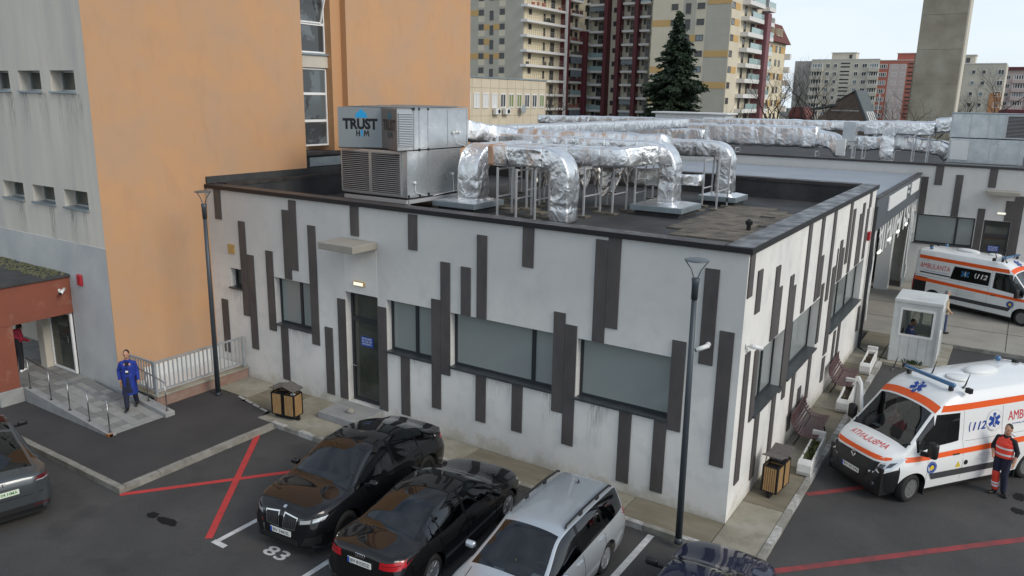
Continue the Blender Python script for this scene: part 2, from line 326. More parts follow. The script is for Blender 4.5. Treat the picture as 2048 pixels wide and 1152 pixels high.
class MB:
    def __init__(s): s.v = []; s.f = []; s.mi = []; s.cur = 0
    def add(s, vs, fs):
        o = len(s.v); s.v += [tuple(v) for v in vs]
        for f in fs: s.f.append([i + o for i in f]); s.mi.append(s.cur)
        return s
    def box(s, x0, y0, z0, x1, y1, z1):
        return s.add([(x0, y0, z0), (x1, y0, z0), (x1, y1, z0), (x0, y1, z0), (x0, y0, z1), (x1, y0, z1), (x1, y1, z1), (x0, y1, z1)],
                     [(0, 3, 2, 1), (4, 5, 6, 7), (0, 1, 5, 4), (1, 2, 6, 5), (2, 3, 7, 6), (3, 0, 4, 7)])
    def quad(s, *p): return s.add(p, [tuple(range(len(p)))])
    def prism(s, poly, z0, z1):
        n = len(poly)
        return s.add([(x, y, z0) for x, y in poly] + [(x, y, z1) for x, y in poly],
                     [tuple(reversed(range(n))), tuple(range(n, 2 * n))] + [(i, (i + 1) % n, n + (i + 1) % n, n + i) for i in range(n)])
    def extrude(s, pts, d):
        """planar polygon of 3-D points extruded by vector d"""
        n = len(pts); d = Vector(d)
        return s.add([Vector(p) for p in pts] + [Vector(p) + d for p in pts],
                     [tuple(reversed(range(n))), tuple(range(n, 2 * n))] + [(i, (i + 1) % n, n + (i + 1) % n, n + i) for i in range(n)])
    def tube(s, pts, r, n=8, cap=True):
        pts = [Vector(p) for p in pts]; rr = r if isinstance(r, (list, tuple)) else [r] * len(pts)
        rings = []
        up = Vector((0, 0, 1)); t0 = (pts[1] - pts[0]).normalized()
        if abs(t0.dot(up)) > 0.95: up = Vector((1, 0, 0))
        a = t0.cross(up).normalized()
        for i, p in enumerate(pts):
            t = ((pts[min(i + 1, len(pts) - 1)] - pts[max(i - 1, 0)])).normalized()
            a = (a - t * a.dot(t)).normalized(); b = t.cross(a)
            rings.append([p + (a * math.cos(2 * math.pi * k / n) + b * math.sin(2 * math.pi * k / n)) * rr[i] for k in range(n)])
        fs = []
        for i in range(len(pts) - 1):
            for k in range(n): fs.append((i * n + k, i * n + (k + 1) % n, (i + 1) * n + (k + 1) % n, (i + 1) * n + k))
        if cap: fs += [tuple(reversed(range(n))), tuple(range((len(pts) - 1) * n, len(pts) * n))]
        return s.add([v for r_ in rings for v in r_], fs)
    def bar(s, p, q, w, h=None):
        """square bar between two points"""
        h = h or w; p = Vector(p); q = Vector(q); t = (q - p).normalized()
        up = Vector((0, 0, 1)) if abs(t.z) < 0.9 else Vector((0, 1, 0))
        a = t.cross(up).normalized() * w / 2; b = a.cross(t).normalized() * h / 2
        vs = [p - a - b, p + a - b, p + a + b, p - a + b, q - a - b, q + a - b, q + a + b, q - a + b]
        return s.add(vs, [(0, 1, 2, 3), (7, 6, 5, 4), (0, 4, 5, 1), (1, 5, 6, 2), (2, 6, 7, 3), (3, 7, 4, 0)])
    def lathe(s, prof, n=20, c=(0, 0, 0), axis='z'):
        vs = []
        for r, h in prof:
            for k in range(n):
                a = 2 * math.pi * k / n; x, y = r * math.cos(a), r * math.sin(a)
                vs.append((c[0] + x, c[1] + y, c[2] + h) if axis == 'z' else ((c[0] + x, c[1] + h, c[2] + y) if axis == 'y' else (c[0] + h, c[1] + x, c[2] + y)))
        fs = []
        for i in range(len(prof) - 1):
            for k in range(n): fs.append((i * n + k, i * n + (k + 1) % n, (i + 1) * n + (k + 1) % n, (i + 1) * n + k))
        if prof[0][0] > 1e-4: fs.append(tuple(reversed(range(n))))
        if prof[-1][0] > 1e-4: fs.append(tuple(range((len(prof) - 1) * n, len(prof) * n)))
        return s.add(vs, fs)
    def ellipsoid(s, c, r, nu=12, nv=8):
        vs = []; fs = []
        for j in range(nv + 1):
            th = math.pi * j / nv
            for i in range(nu):
                a = 2 * math.pi * i / nu
                vs.append((c[0] + r[0] * math.sin(th) * math.cos(a), c[1] + r[1] * math.sin(th) * math.sin(a), c[2] + r[2] * math.cos(th)))
        for j in range(nv):
            for i in range(nu): fs.append((j * nu + i, j * nu + (i + 1) % nu, (j + 1) * nu + (i + 1) % nu, (j + 1) * nu + i)[::-1])
        return s.add(vs, fs)
    def mesh(s, name, mats, smooth=False, off=None):
        me = bpy.data.meshes.new(name)
        vs = s.v if off is None else [(v[0] - off[0], v[1] - off[1], v[2] - off[2]) for v in s.v]
        me.from_pydata(vs, [], s.f); me.validate()
        mats = mats if isinstance(mats, (list, tuple)) else [mats]
        for m in mats: me.materials.append(MATS[m])
        if len(mats) > 1 and len(me.polygons) == len(s.mi): me.polygons.foreach_set('material_index', s.mi)
        if smooth: me.polygons.foreach_set('use_smooth', [True] * len(me.polygons))
        me.update()
        return me
    def build(s, name, mats, parent=None, smooth=False, world=True, bevel=0.0, fix=True):
        off = root_loc(parent) if (parent is not None and world) else None
        me = s.mesh(name, mats, smooth, off)
        if fix:
            bm = bmesh.new(); bm.from_mesh(me); bmesh.ops.recalc_face_normals(bm, faces=bm.faces[:]); bm.to_mesh(me); bm.free()
        o = bpy.data.objects.new(name, me); link(o, parent)
        if bevel:
            b = o.modifiers.new('bevel', 'BEVEL'); b.width = bevel; b.segments = 2; b.limit_method = 'ANGLE'; b.angle_limit = R(40)
        return o

_cube = {}
def piece(name, m, parent, c, size, rz=0.0, world=True, rot=None):
    """one box piece sharing its mesh with all others of the same material"""
    if m not in _cube:
        _cube[m] = MB().box(-.5, -.5, -.5, .5, .5, .5).mesh(m + '_piece', m)
    o = bpy.data.objects.new(name, _cube[m])
    off = root_loc(parent) if (parent is not None and world) else Vector((0, 0, 0))
    o.location = Vector(c) - off; o.scale = size; o.rotation_euler = rot if rot else (0, 0, rz)
    return link(o, parent)
def boxp(name, m, parent, x0, y0, z0, x1, y1, z1):
    return piece(name, m, parent, ((x0 + x1) / 2, (y0 + y1) / 2, (z0 + z1) / 2), (x1 - x0, y1 - y0, z1 - z0))

def wall_grid(mb, O, U, V, N, u0, u1, v0, v1, holes, depth):
    """rectangle u0..u1 x v0..v1 with rectangular holes; reveals go 'depth' along N (inwards)"""
    O, U, V, N = map(Vector, (O, U, V, N))
    us = sorted(set([u0, u1] + [h[0] for h in holes] + [h[1] for h in holes])); vs = sorted(set([v0, v1] + [h[2] for h in holes] + [h[3] for h in holes]))
    P = lambda u, v, d=0: O + U * u + V * v + N * d
    for i in range(len(us) - 1):
        for j in range(len(vs) - 1):
            cu, cv = (us[i] + us[i + 1]) / 2, (vs[j] + vs[j + 1]) / 2
            if any(h[0] < cu < h[1] and h[2] < cv < h[3] for h in holes): continue
            mb.quad(P(us[i], vs[j]), P(us[i + 1], vs[j]), P(us[i + 1], vs[j + 1]), P(us[i], vs[j + 1]))
    for a, b, c, d in holes:
        for (p, q) in (((a, c), (b, c)), ((b, c), (b, d)), ((b, d), (a, d)), ((a, d), (a, c))):
            mb.quad(P(*p), P(*q), P(*q, depth), P(*p, depth))

_txt = {}
def text2d(s, size=1.0, bold=0.0, shear=0.0, spacing=1.0):
    """outline text as flat (u,v) triangles, origin at the lower-left, height about size*0.7"""
    k = (s, bold, shear, spacing)
    if k not in _txt:
        cu = bpy.data.curves.new('txt', 'FONT'); cu.body = s; cu.size = 1.0; cu.offset = bold; cu.shear = shear; cu.resolution_u = 3; cu.space_character = spacing
        o = bpy.data.objects.new('txt', cu); COL.objects.link(o)
        dg = bpy.context.evaluated_depsgraph_get(); me = bpy.data.meshes.new_from_object(o.evaluated_get(dg))
        _txt[k] = ([(v.co.x, v.co.y) for v in me.vertices], [tuple(p.vertices) for p in me.polygons])
        bpy.data.objects.remove(o); bpy.data.curves.remove(cu); bpy.data.meshes.remove(me)
    vs, fs = _txt[k]
    x0 = min(v[0] for v in vs); y0 = min(v[1] for v in vs)
    return [((u - x0) * size, (v - y0) * size) for u, v in vs], fs
def text_on(name, s, size, m, parent, O, U, V, bold=0.0, shear=0.0, width=None, world=True, fit_h=None, nrm=None, drape=None, mirror=False):
    """flat print: text placed with its lower-left corner at O, running along U and up along V"""
    vs, fs = text2d(s, size, bold, shear)
    w = max(v[0] for v in vs); h = max(v[1] for v in vs)
    su = (width / w) if width else 1.0; sv = (fit_h / h) if fit_h else 1.0
    O, U, V = Vector(O), Vector(U), Vector(V)
    pts = [O + U * ((w - u if mirror else u) * su) + V * (v * sv) for u, v in vs]
    if drape: pts = [drape(p) for p in pts]
    mb = MB().add(pts, fs)
    return mb.build(name, m, parent, world=world, fix=False)
# ================================================================== THE GROUND
G = -0.12
def struct(o, label=None):
    o['kind'] = 'structure'
    if label: o['label'] = label
    return o
struct(MB().quad((-900, -300, G - 0.02), (900, -300, G - 0.02), (900, 1200, G - 0.02), (-900, 1200, G - 0.02)).build('ground', 'ground_far'))
lot = struct(MB().quad((-60, -40, G), (40, -40, G), (40, 17.4, G), (-60, 17.4, G)).build('parking_lot', 'asphalt'))
# raised asphalt walkway on the left
struct(MB().prism([(-40, -6.28), (-11.86, -6.28), (-11.86, -2.0), (-12.4, -2.0), (-12.6, -1.55), (-14.2, -1.25), (-15.3, -1.25), (-15.3, -3.1), (-40, -3.1)], G, 0.0).build('asphalt_walkway', 'asphalt_walk'))
# concrete court behind, one step up
struct(MB().prism([(-30, 17.42), (40, 17.42), (40, 60), (-30, 60)], G, -0.005).build('concrete_court', 'concrete_court'))
court_kerb = struct(MB().prism([(1.02, 17.30), (40, 17.30), (40, 17.42), (1.02, 17.42)], G, 0.01).build('court_edge', 'kerb'))
mat('seam_dark', (0.05, 0.045, 0.035), 0.9)
for i, yy in enumerate((20.2, 23.0, 25.6)):
    piece('slab_joint', 'seam_dark', bpy.data.objects['concrete_court'], (5, yy, 0.0), (24, 0.02, 0.006))
for xx in (1.2, 4.6, 8.0):
    piece('slab_joint', 'seam_dark', bpy.data.objects['concrete_court'], (xx, 22.6, 0.0), (0.02, 10, 0.006))

# concrete pavement round the building: bed plus single slabs
pv = struct(MB().prism([(-15.28, 0.02), (-15.28, -1.2), (-14.15, -1.2), (-12.55, -1.5), (-12.3, -1.86), (-9.3, -1.86), (-9.3, -0.95), (0.92, -0.95), (0.92, 17.4), (-0.02, 17.4), (-0.02, 0.02)], G, -0.03).build('pavement', 'seam_dark'))
def slab(x0, y0, x1, y1, m, tilt=0.0):
    g = 0.009
    mb = MB().prism([(x0 + g, y0 + g), (x1 - g, y0 + g), (x1 - g, y1 - g), (x0 + g, y1 - g)], -0.03, 0.0)
    return mb.build('slab', m, pv, bevel=0.006)
xs = [-15.28, -13.9, -12.45]
mslab = ['concrete', 'concrete_dark', 'concrete']
for i in range(2): slab(xs[i], -1.2 if i == 0 else -1.45, xs[i + 1], 0, ['concrete', 'concrete_dark'][i])
wide = [(-12.45, -11.45, 'concrete'), (-11.45, -10.1, 'concrete'), (-10.1, -9.3, 'concrete_dark')]
for a, b, m in wide: slab(a, -1.86, b, 0, m)
nar = [-9.3, -8.4, -6.36, -4.18, -2.03, 0.0]
for i in range(5): slab(nar[i], -0.95, nar[i + 1], 0, ['concrete', 'concrete', 'concrete_dark', 'concrete', 'concrete_dark'][i])
slab(0.0, -0.95, 0.92, 1.2, 'concrete')
ry = [1.2, 3.6, 5.6, 8.0, 10.4, 12.8, 15.0, 17.4]
for i in range(len(ry) - 1): slab(0.0, ry[i], 0.92, ry[i + 1], ['concrete_dark', 'concrete', 'concrete_dark', 'concrete'][i % 4])
# concrete pad for the booth
struct(MB().prism([(0.94, 13.7), (2.95, 13.7), (2.95, 17.28), (0.94, 17.28)], G, -0.01).build('booth_pad', 'concrete'))

# kerb stones
kerb = struct(MB().prism([(-11.86, -6.30), (-11.70, -6.30), (-11.70, -2.02), (-11.86, -2.02)], G - 0.1, -0.06).build('kerb', 'kerb'))
def kerb_run(p, q, n, w, m=('kerb',), h=0.0, off=0.0):
    p = Vector((*p, 0)); q = Vector((*q, 0)); d = (q - p) / n; L = d.length
    for i in range(n):
        c = p + d * (i + .5); a = math.atan2(d.y, d.x)
        o = piece('kerb_stone', m[i % len(m)] if not isinstance(m, str) else m, kerb, (c.x, c.y, (h + G) / 2 + random.uniform(-.004, .004)), (L - 0.012, w * random.uniform(0.95, 1.03), h - G + 0.02), a + random.uniform(-.006, .006))
kerb_run((-30, -6.34), (-11.70, -6.34), 19, 0.15, h=0.012)
kerb_run((-11.78, -6.26), (-11.78, -2.05), 5, 0.15, h=0.012)
KW = ('kerb', 'kerb_white')
kerb_run((-12.45, -1.93), (-9.22, -1.93), 6, 0.14, KW, h=0.004)
kerb_run((-9.23, -1.86), (-9.23, -0.98), 2, 0.14, h=0.004)
kerb_run((-9.16, -1.02), (0.92, -1.02), 13, 0.14, KW, h=0.004)
kerb_run((0.99, -1.09), (0.99, 13.6), 18, 0.14, KW, h=0.004)
for k in range(4):
    a = Vector((-14.2, -1.26, 0)).lerp(Vector((-12.55, -1.57, 0)), (k + .5) / 4)
    piece('kerb_stone', 'kerb_white', kerb, (a.x, a.y, 0.004), (0.34, 0.08, 0.012), -0.19)

# painted markings (each a thin sheet 4 mm above the asphalt)
def line(name, label, p, q, w, m, z=G + 0.004, cat='marking', group=None):
    p = Vector((*p, 0)); q = Vector((*q, 0)); t = (q - p).normalized(); n = Vector((-t.y, t.x, 0)) * w / 2
    o = MB().quad(*[(v.x, v.y, z) for v in (p - n, q - n, q + n, p + n)]).build(name, m)
    o['kind'] = 'structure'; o['label'] = label
    return o
line('road_marking', 'red painted line crossing towards the black coupe SUV', (-11.70, -6.42), (-8.6, -2.4), 0.14, 'paint_red')
line('road_marking', 'red painted line of the cross from kerb corner to bay', (-8.55, -6.42), (-12.02, -2.25), 0.15, 'paint_red', z=G + 0.008)
line('road_marking', 'white bay line beside the black coupe SUV', (-8.33, -6.36), (-8.33, -1.2), 0.12, 'paint_white')
line('road_marking', 'short white end mark of the first bay line', (-8.40, -6.42), (-8.02, -6.42), 0.12, 'paint_white', z=G + 0.0075)
line('road_marking', 'white bay line between the two black cars', (-5.98, -6.4), (-5.98, -1.2), 0.12, 'paint_white')
line('road_marking', 'short white end mark of the second bay line', (-6.05, -6.46), (-5.66, -6.46), 0.12, 'paint_white', z=G + 0.0075)
line('road_marking', 'white bay line between black saloon and silver estate', (-3.58, -6.4), (-3.58, -1.2), 0.12, 'paint_white')
line('road_marking', 'white bay line between silver estate and navy car', (-1.18, -6.4), (-1.18, -1.14), 0.14, 'paint_white')
line('road_marking', 'faded red line running under the ambulance', (1.10, 2.55), (9.6, 12.0), 0.16, 'paint_red_worn')
line('road_marking', 'faded red line from the pavement corner to the right', (1.15, -1.12), (9.5, 7.5), 0.16, 'paint_red_worn')
o = text_on('bay_number', '83', 0.62, 'paint_white', None, (-7.31, -6.14, G + 0.005), (1, 0.0, 0), (0, 1, 0), bold=0.018, width=0.58, fit_h=0.31)
o['kind'] = 'structure'; o['label'] = 'white stencilled bay number 83 in front of the black SUV'
def blot(name, label, c, pts, m):
    o = MB().quad(*[(c[0] + x, c[1] + y, G + 0.003) for x, y in pts]).build(name, m); o['kind'] = 'structure'; o['label'] = label; return o
def blob(rx, ry, n=18, j=0.25): return [(rx * math.cos(2 * math.pi * k / n) * random.uniform(1 - j, 1 + j), ry * math.sin(2 * math.pi * k / n) * random.uniform(1 - j, 1 + j)) for k in range(n)]
blot('oil_stain', 'small dark oil stain left of the twin stain', (-10.30, -6.52), blob(0.14, 0.11), 'oil')
blot('oil_stain', 'large dark oil stain on the asphalt by the red cross', (-9.82, -6.50), blob(0.30, 0.12), 'oil')
blot('oil_stain', 'dark damp stain beside the paramedic', (5.25, 5.3), blob(0.15, 0.2), 'oil')
blot('oil_stain', 'dark damp stain below the first, right of the paramedic', (5.2, 4.5), blob(0.14, 0.16), 'oil')

# ================================================================== MAIN BUILDING
HT = 5.83; XL = -16.75; YB = 14.95; RZ = 5.2
mbld = thing('white_clinic_building', 'white plastered flat-roofed building with dark vertical cladding strips, centre', 'building', (-8.4, 7.5, 0))
FW = [(-15.85, -15.28, 2.83, 3.43), (-13.84, -12.33, 2.0, 3.42), (-10.95, -9.76, 0.2, 3.42), (-9.44, -7.92, 2.0, 3.42), (-7.31, -4.32, 2.0, 3.42), (-3.69, -1.44, 2.0, 3.42)]
RW = [(1.30, 3.52, 2.0, 3.45), (4.12, 7.24, 2.0, 3.45), (9.04, 14.02, 2.0, 3.45)]
mb = MB()
wall_grid(mb, (0, 0, 0), (1, 0, 0), (0, 0, 1), (0, 1, 0), XL, 0, G, HT, FW, 0.25)
wall_grid(mb, (0, 0, 0), (0, 1, 0), (0, 0, 1), (-1, 0, 0), 0, YB, G, HT, RW, 0.25)
mb.quad((XL, YB, G), (0, YB, G), (0, YB, HT), (XL, YB, HT)); mb.quad((XL, 0, G), (XL, YB, G), (XL, YB, HT), (XL, 0, HT))
mb.build('wall', 'plaster_white', mbld)
mb = MB().quad((XL + .1, 0.1, RZ), (-0.1, .1, RZ), (-.1, YB - .1, RZ), (XL + .1, YB - .1, RZ)); mb.build('roof', 'bitumen', mbld)
mb = MB()
t = 0.42
mb.quad((XL, t, RZ), (0, t, RZ), (0, t, HT + .02), (XL, t, HT + .02)); mb.quad((-t, 0, RZ), (-t, YB, RZ), (-t, YB, HT + .02), (-t, 0, HT + .02))
mb.quad((XL, YB - t, RZ), (0, YB - t, RZ), (0, YB - t, HT + .02), (XL, YB - t, HT + .02)); mb.quad((XL + t, 0, RZ), (XL + t, YB, RZ), (XL + t, YB, HT + .02), (XL + t, 0, HT + .02))
mb.build('parapet_lining', 'bitumen', mbld)
# coping pieces
for i in range(14):
    a = XL + (0.0 - XL - 0.5) * i / 14; b = XL + (0 - XL - 0.5) * (i + 1) / 14
    boxp('coping', 'coping', mbld, a + .004, -0.06, HT + .002, b - .004, t - .04, 5.935)
for i in range(14):
    a = -0.07 + (YB + .1) * i / 14; b = -0.07 + (YB + .1) * (i + 1) / 14
    boxp('coping', 'coping_metal', mbld, -t - .03, a + .004, HT + .003, 0.07, b - .004, 5.952)
for i in range(14):
    b = -0.5 + (XL + 0.5) * i / 14; a = -0.5 + (XL + 0.5) * (i + 1) / 14
    boxp('coping', 'coping', mbld, a + .004, YB - t - .03, HT + .002, b - .004, YB + .05, 5.95)
boxp('coping', 'coping', mbld, XL - .02, t + .05, HT + .002, XL + t, YB - t - .05, 5.95)
boxp('coping_front_edge', 'black', mbld, 0.0705, -0.06, HT - 0.02, 0.076, YB, 5.94)
boxp('coping_front_edge', 'black', mbld, XL, -0.068, HT - 0.01, 0.07, -0.0605, 5.93)
boxp('flashing', 'bitumen', mbld, XL + .01, 0.0, 5.953, XL + .07, 5.6, 6.16)

FS = [(-16.37, -16.07, 4.9, 5.82), (-15.31, -15.02, 2.0, 4.94), (-15.01, -14.71, .99, 3.95), (-14.15, -13.85, 1.74, 4.18), (-13.35, -13.06, 3.44, 5.46), (-13.055, -12.77, 3.74, 5.76), (-12.32, -12.02, 1.64, 5.12), (-10.66, -10.36, 5.01, 5.82),
      (-8.64, -8.35, 4.87, 5.78), (-7.605, -7.31, 1.73, 4.69), (-7.905, -7.61, .74, 3.69), (-6.97, -6.68, 3.43, 4.65), (-6.49, -6.2, 3.43, 5.49), (-16.36, -16.06, .63, 2.37), (-13.65, -13.35, .28, 1.94), (-11.79, -11.49, .25, 2.26),
      (-11.25, -10.955, .24, 3.18), (-9.75, -9.45, .24, 3.19), (-8.96, -8.66, .29, 1.94), (-6.5, -6.2, .72, 1.94), (-5.2, -4.9, 4.88, 5.81), (-3.32, -3.025, 3.43, 5.74), (-3.02, -2.72, 3.8, 5.81), (-4.31, -4.01, 1.52, 3.95), (-4.005, -3.705, .76, 3.7),
      (-1.435, -1.13, 1.79, 3.81), (-.85, -.55, 3.41, 5.43), (-.45, -.15, 1.24, 4.19), (-5.42, -5.12, .73, 1.94), (-2.56, -2.26, .24, 1.94), (-1.73, -1.44, .25, 1.94)]
for a, b, c, d in FS: boxp('cladding_strip', 'strip_dark', mbld, a, -0.03, c, b, 0.004, d)
RS = [(.05, .35, 4.91, 5.82), (.7, 1.03, 4.44, 5.35), (2.13, 2.47, 3.49, 5.19), (2.475, 2.79, 3.5, 4.65), (3.52, 3.84, 1.82, 4.73), (3.845, 4.12, 1.54, 4.42), (4.93, 5.25, 3.51, 5.81), (6.37, 6.69, 3.51, 5.78), (6.73, 7.05, 3.53, 4.69),
      (7.24, 7.52, 2.1, 3.82), (7.89, 8.22, 3.2, 5.82), (10.25, 10.6, 3.88, 5.82), (10.85, 11.2, 3.5, 5.51), (12.5, 12.85, 3.5, 5.53), (12.1, 12.45, 3.5, 5.22), (13.43, 13.8, 3.52, 5.25), (13.65, 14.0, 5.26, 5.82), (9.0, 9.04 + .02, 3.5, 4.56),
      (9.3, 9.62, 3.5, 4.75), (9.65, 9.97, 3.5, 4.46), (8.54, 9.02, 1.4, 4.07), (10.55, 10.9, .5, 1.94), (9.9, 10.2, .5, 1.8), (.33, .65, .74, 3.67), (1.02, 1.30, 1.94, 3.56), (1.55, 1.87, .34, 1.94), (2.93, 3.25, .4, 1.94), (4.79, 5.1, .35, 1.94),
      (5.66, 5.98, .64, 1.26), (6.6, 6.92, .61, 1.94), (8.55, 8.9, .55, 1.3), (14.06, 14.42, .78, 1.69)]
for a, b, c, d in RS: boxp('cladding_strip', 'strip_dark', mbld, -0.004, a, c, 0.03, b, d)

def facade_window(parent, O, U, V, N, u0, u1, v0, v1, depth, mull, pm, sill=True, fm='anthracite', fw=0.065, rail=(), sillm='anthracite_sill', solid=True):
    """frame (part) > panes, sill (sub-parts), set 'depth' into the reveal"""
    O, U, V, N = map(Vector, (O, U, V, N))
    P = lambda u, v, d: O + U * u + V * v + N * d
    def bx(mb, ua, ub, va, vb, da, db):
        pts = [P(u, v, d) for d in (da, db) for u, v in ((ua, va), (ub, va), (ub, vb), (ua, vb))]
        mb.add(pts, [(0, 1, 2, 3), (7, 6, 5, 4), (0, 4, 5, 1), (1, 5, 6, 2), (2, 6, 7, 3), (3, 7, 4, 0)])
    mb = MB()
    bx(mb, u0, u1, v0, v0 + fw, depth, depth + .07); bx(mb, u0, u1, v1 - fw, v1, depth, depth + .07)
    bx(mb, u0, u0 + fw, v0 + fw, v1 - fw, depth, depth + .07); bx(mb, u1 - fw, u1, v0 + fw, v1 - fw, depth, depth + .07)
    ed = [u0 + fw] + [x for m in mull for x in (m - fw * .75, m + fw * .75)] + [u1 - fw]
    for m in mull: bx(mb, m - fw * .75, m + fw * .75, v0 + fw, v1 - fw, depth, depth + .07)
    rl = [v0 + fw] + [x for m in rail for x in (m - fw * .8, m + fw * .8)] + [v1 - fw]
    for m in rail: bx(mb, u0 + fw, u1 - fw, m - fw * .8, m + fw * .8, depth + .002, depth + .072)
    w = mb.build('window', fm, parent)
    for i in range(0, len(ed), 2):
        for j in range(0, len(rl), 2):
            q = MB(); bx(q, ed[i], ed[i + 1], rl[j], rl[j + 1], depth + .035, depth + .045); q.build('pane', pm, w)
    if sill:
        q = MB(); bx(q, u0 - .04, u1 + .02, v0 - .045, v0 + .004, -.07, depth); q.build('sill', sillm, w)
    return w
F_ = ((0, 0, 0), (1, 0, 0), (0, 0, 1), (0, 1, 0)); R_ = ((0, 0, 0), (0, 1, 0), (0, 0, 1), (-1, 0, 0))
facade_window(mbld, *F_, *FW[0], 0.18, [], 'pane_dark')
facade_window(mbld, *F_, *FW[1], 0.18, [-12.92], 'pane_frost')
facade_window(mbld, *F_, *FW[3], 0.18, [-8.55], 'pane_frost')
facade_window(mbld, *F_, *FW[4], 0.18, [-4.95], 'pane_frost')
facade_window(mbld, *F_, *FW[5], 0.18, [], 'pane_frost')
facade_window(mbld, *R_, *RW[0], 0.20, [2.5], 'pane_frost')
facade_window(mbld, *R_, *RW[1], 0.20, [5.2], 'pane_frost')
facade_window(mbld, *R_, *RW[2], 0.20, [10.9, 12.4], 'pane_frost')
# emergency door
dr = facade_window(mbld, *F_, *FW[2], 0.20, [], 'pane_dark', sill=False, fw=0.085, rail=[2.62]); dr.name = 'door'; dr['label'] = 'dark glazed emergency door with transom light'
MB().tube([(-10.84, .13, 1.28), (-10.84, .10, 1.28), (-10.70, .10, 1.28)], .012, 6).build('handle', 'steel', dr)
boxp('notice', 'sign_blue', dr, -10.62, .218, 1.86, -10.16, .228, 2.14)
for i, s in enumerate(('EVACUARE', 'IN CAZ DE', 'URGENTA')):
    text_on('notice_text', s, 0.075, 'sign_white', dr, (-10.58, .2165, 2.06 - i * .078), (1, 0, 0), (0, 0, 1), bold=0.01, width=.36)
boxp('infill_panel', 'plaster_infill', mbld, -10.95, -0.006, 3.425, -9.76, 0.01, 4.74)
MB().box(-10.97, -.92, 4.74, -9.72, -0.002, 4.93).build('door_canopy', 'concrete_court', mbld, bevel=.015)
lm = MB().box(-10.60, -.055, 3.64, -10.20, -.001, 3.78).build('wall_lamp', 'brass_box', mbld, bevel=.015)
boxp('diffuser', 'lamp_lit', lm, -10.57, -.062, 3.665, -10.23, -.05, 3.755)
step = MB().box(-11.10, -1.04, 0.001, -9.66, -.001, 0.2).build('entrance_step', 'stone_grey', mbld, bevel=.012)
vb = MB().box(-15.87, -.03, 3.88, -15.56, -.001, 4.18).build('junction_box', 'brass_box', mbld, bevel=.01)
# rain streaks under sills, coping and canopy
rst = random.Random(21)
for a, b, z0 in ((-15.9, -15.3, 2.78), (-13.86, -12.3, 1.95), (-9.46, -7.9, 1.95), (-7.33, -4.3, 1.95), (-3.7, -1.42, 1.95)):
    w_ = b - a
    for k in range(max(1, int(w_ / .55))):
        x = rst.uniform(a + .1, b - .25); L = rst.uniform(.5, 1.5); ww = rst.uniform(.12, .45)
        MB().box(x, -.0035, z0 - L, x + ww, -.002, z0).build('rain_streak', 'rain_stain_light', mbld)
for a, b in ((1.3, 3.5), (4.1, 7.2), (9.0, 14.0)):
    for k in range(3):
        y = rst.uniform(a + .1, b - .4); L = rst.uniform(.4, 1.2); MB().box(.002, y, 1.95 - L, .0035, y + rst.uniform(.1, .35), 1.95).build('rain_streak', 'rain_stain_light', mbld)
# splash dirt: thin stained plaster band with ragged edge low on the wall
tag(MB().ellipsoid((-10.28, -.62, .26), (.13, .1, .09), 10, 7).build('loose_stone', 'concrete_court'), 'small pale stone lying on the grey entrance step', 'stone')

def security_camera(name, label, base, out, aim, m='white_plastic'):
    """wall plate, arm, cylindrical body with dark lens"""
    t = thing(name, label, 'camera', base)
    b = Vector(base); o = Vector(out); a = Vector(aim).normalized()
    MB().tube([b, b + o * .15], .055, 12).build('base', m, t, smooth=True)
    e = b + o; MB().tube([b + o * .1, e], .022, 8).build('arm', m, t, smooth=True)
    MB().tube([e - a * .08, e + a * .20], .048, 12).build('camera_body', m, t, smooth=True)
    MB().tube([e + a * .2, e + a * .212], .042, 12).build('lens', 'black', t)
    return t
security_camera('security_camera', 'white security camera on the dark strip near the building corner', (-.66, -.03, 3.86), (0, -.2, 0), (-.75, -.6, -.35))
security_camera('security_camera', 'white security camera on a bracket beside the first side window', (0.0, .32, 3.86), (.16, .05, 0), (.6, .75, -.25))
tag(MB().box(.0305, 13.86, 4.1, .12, 14.1, 4.42).build('alarm_siren', 'alarm_red', None, bevel=.03), 'red alarm siren box at the far end of the white side wall', 'siren')
mat('downpipe', (0.03, 0.033, 0.037), .4)
tag(MB().tube([(.10, 14.75, 5.2), (.10, 14.75, .05), (.22, 14.72, .0)], .055, 10).build('downpipe', 'downpipe'), 'dark downpipe at the far corner of the white side wall', 'pipe')

# ================================================================== ORANGE AND GREY BUILDING
ob = thing('orange_grey_building', 'tall building with orange side wall and grey front, left', 'building', (-22, 5, 0))
YG = -3.33; ZT = 17.0
GW = [(-18.6, -17.37, 8.62, 9.18), (-20.34, -19.12, 8.62, 9.18), (-22.1, -20.88, 8.62, 9.18), (-18.6, -17.37, 5.43, 5.93), (-20.34, -19.12, 5.43, 5.93), (-22.1, -20.88, 5.43, 5.93), (-23.85, -22.6, 8.62, 9.18), (-23.85, -22.6, 5.43, 5.93)]
mb = MB(); wall_grid(mb, (0, YG, 0), (1, 0, 0), (0, 0, 1), (0, 1, 0), -34, XL, 4.4, ZT, GW, 0.38); mb.build('upper_wall', 'grey_upper', ob)
mb = MB(); wall_grid(mb, (0, YG - .02, 0), (1, 0, 0), (0, 0, 1), (0, 1, 0), -18.86, XL + .02, G, 4.4, [], 0.3)
mb.quad((-18.86, YG - .02, 4.4), (XL + .02, YG - .02, 4.4), (XL + .02, YG + .01, 4.4), (-18.86, YG + .01, 4.4)); mb.quad((-34, YG - .02, 3.3), (-18.86, YG - .02, 3.3), (-18.86, YG - .02, 4.4), (-34, YG - .02, 4.4))
mb.quad((-34, YG - .02, 4.4), (-18.86, YG - .02, 4.4), (-18.86, YG + .01, 4.4), (-34, YG + .01, 4.4))
mb.build('lower_wall', 'grey_lower', ob)
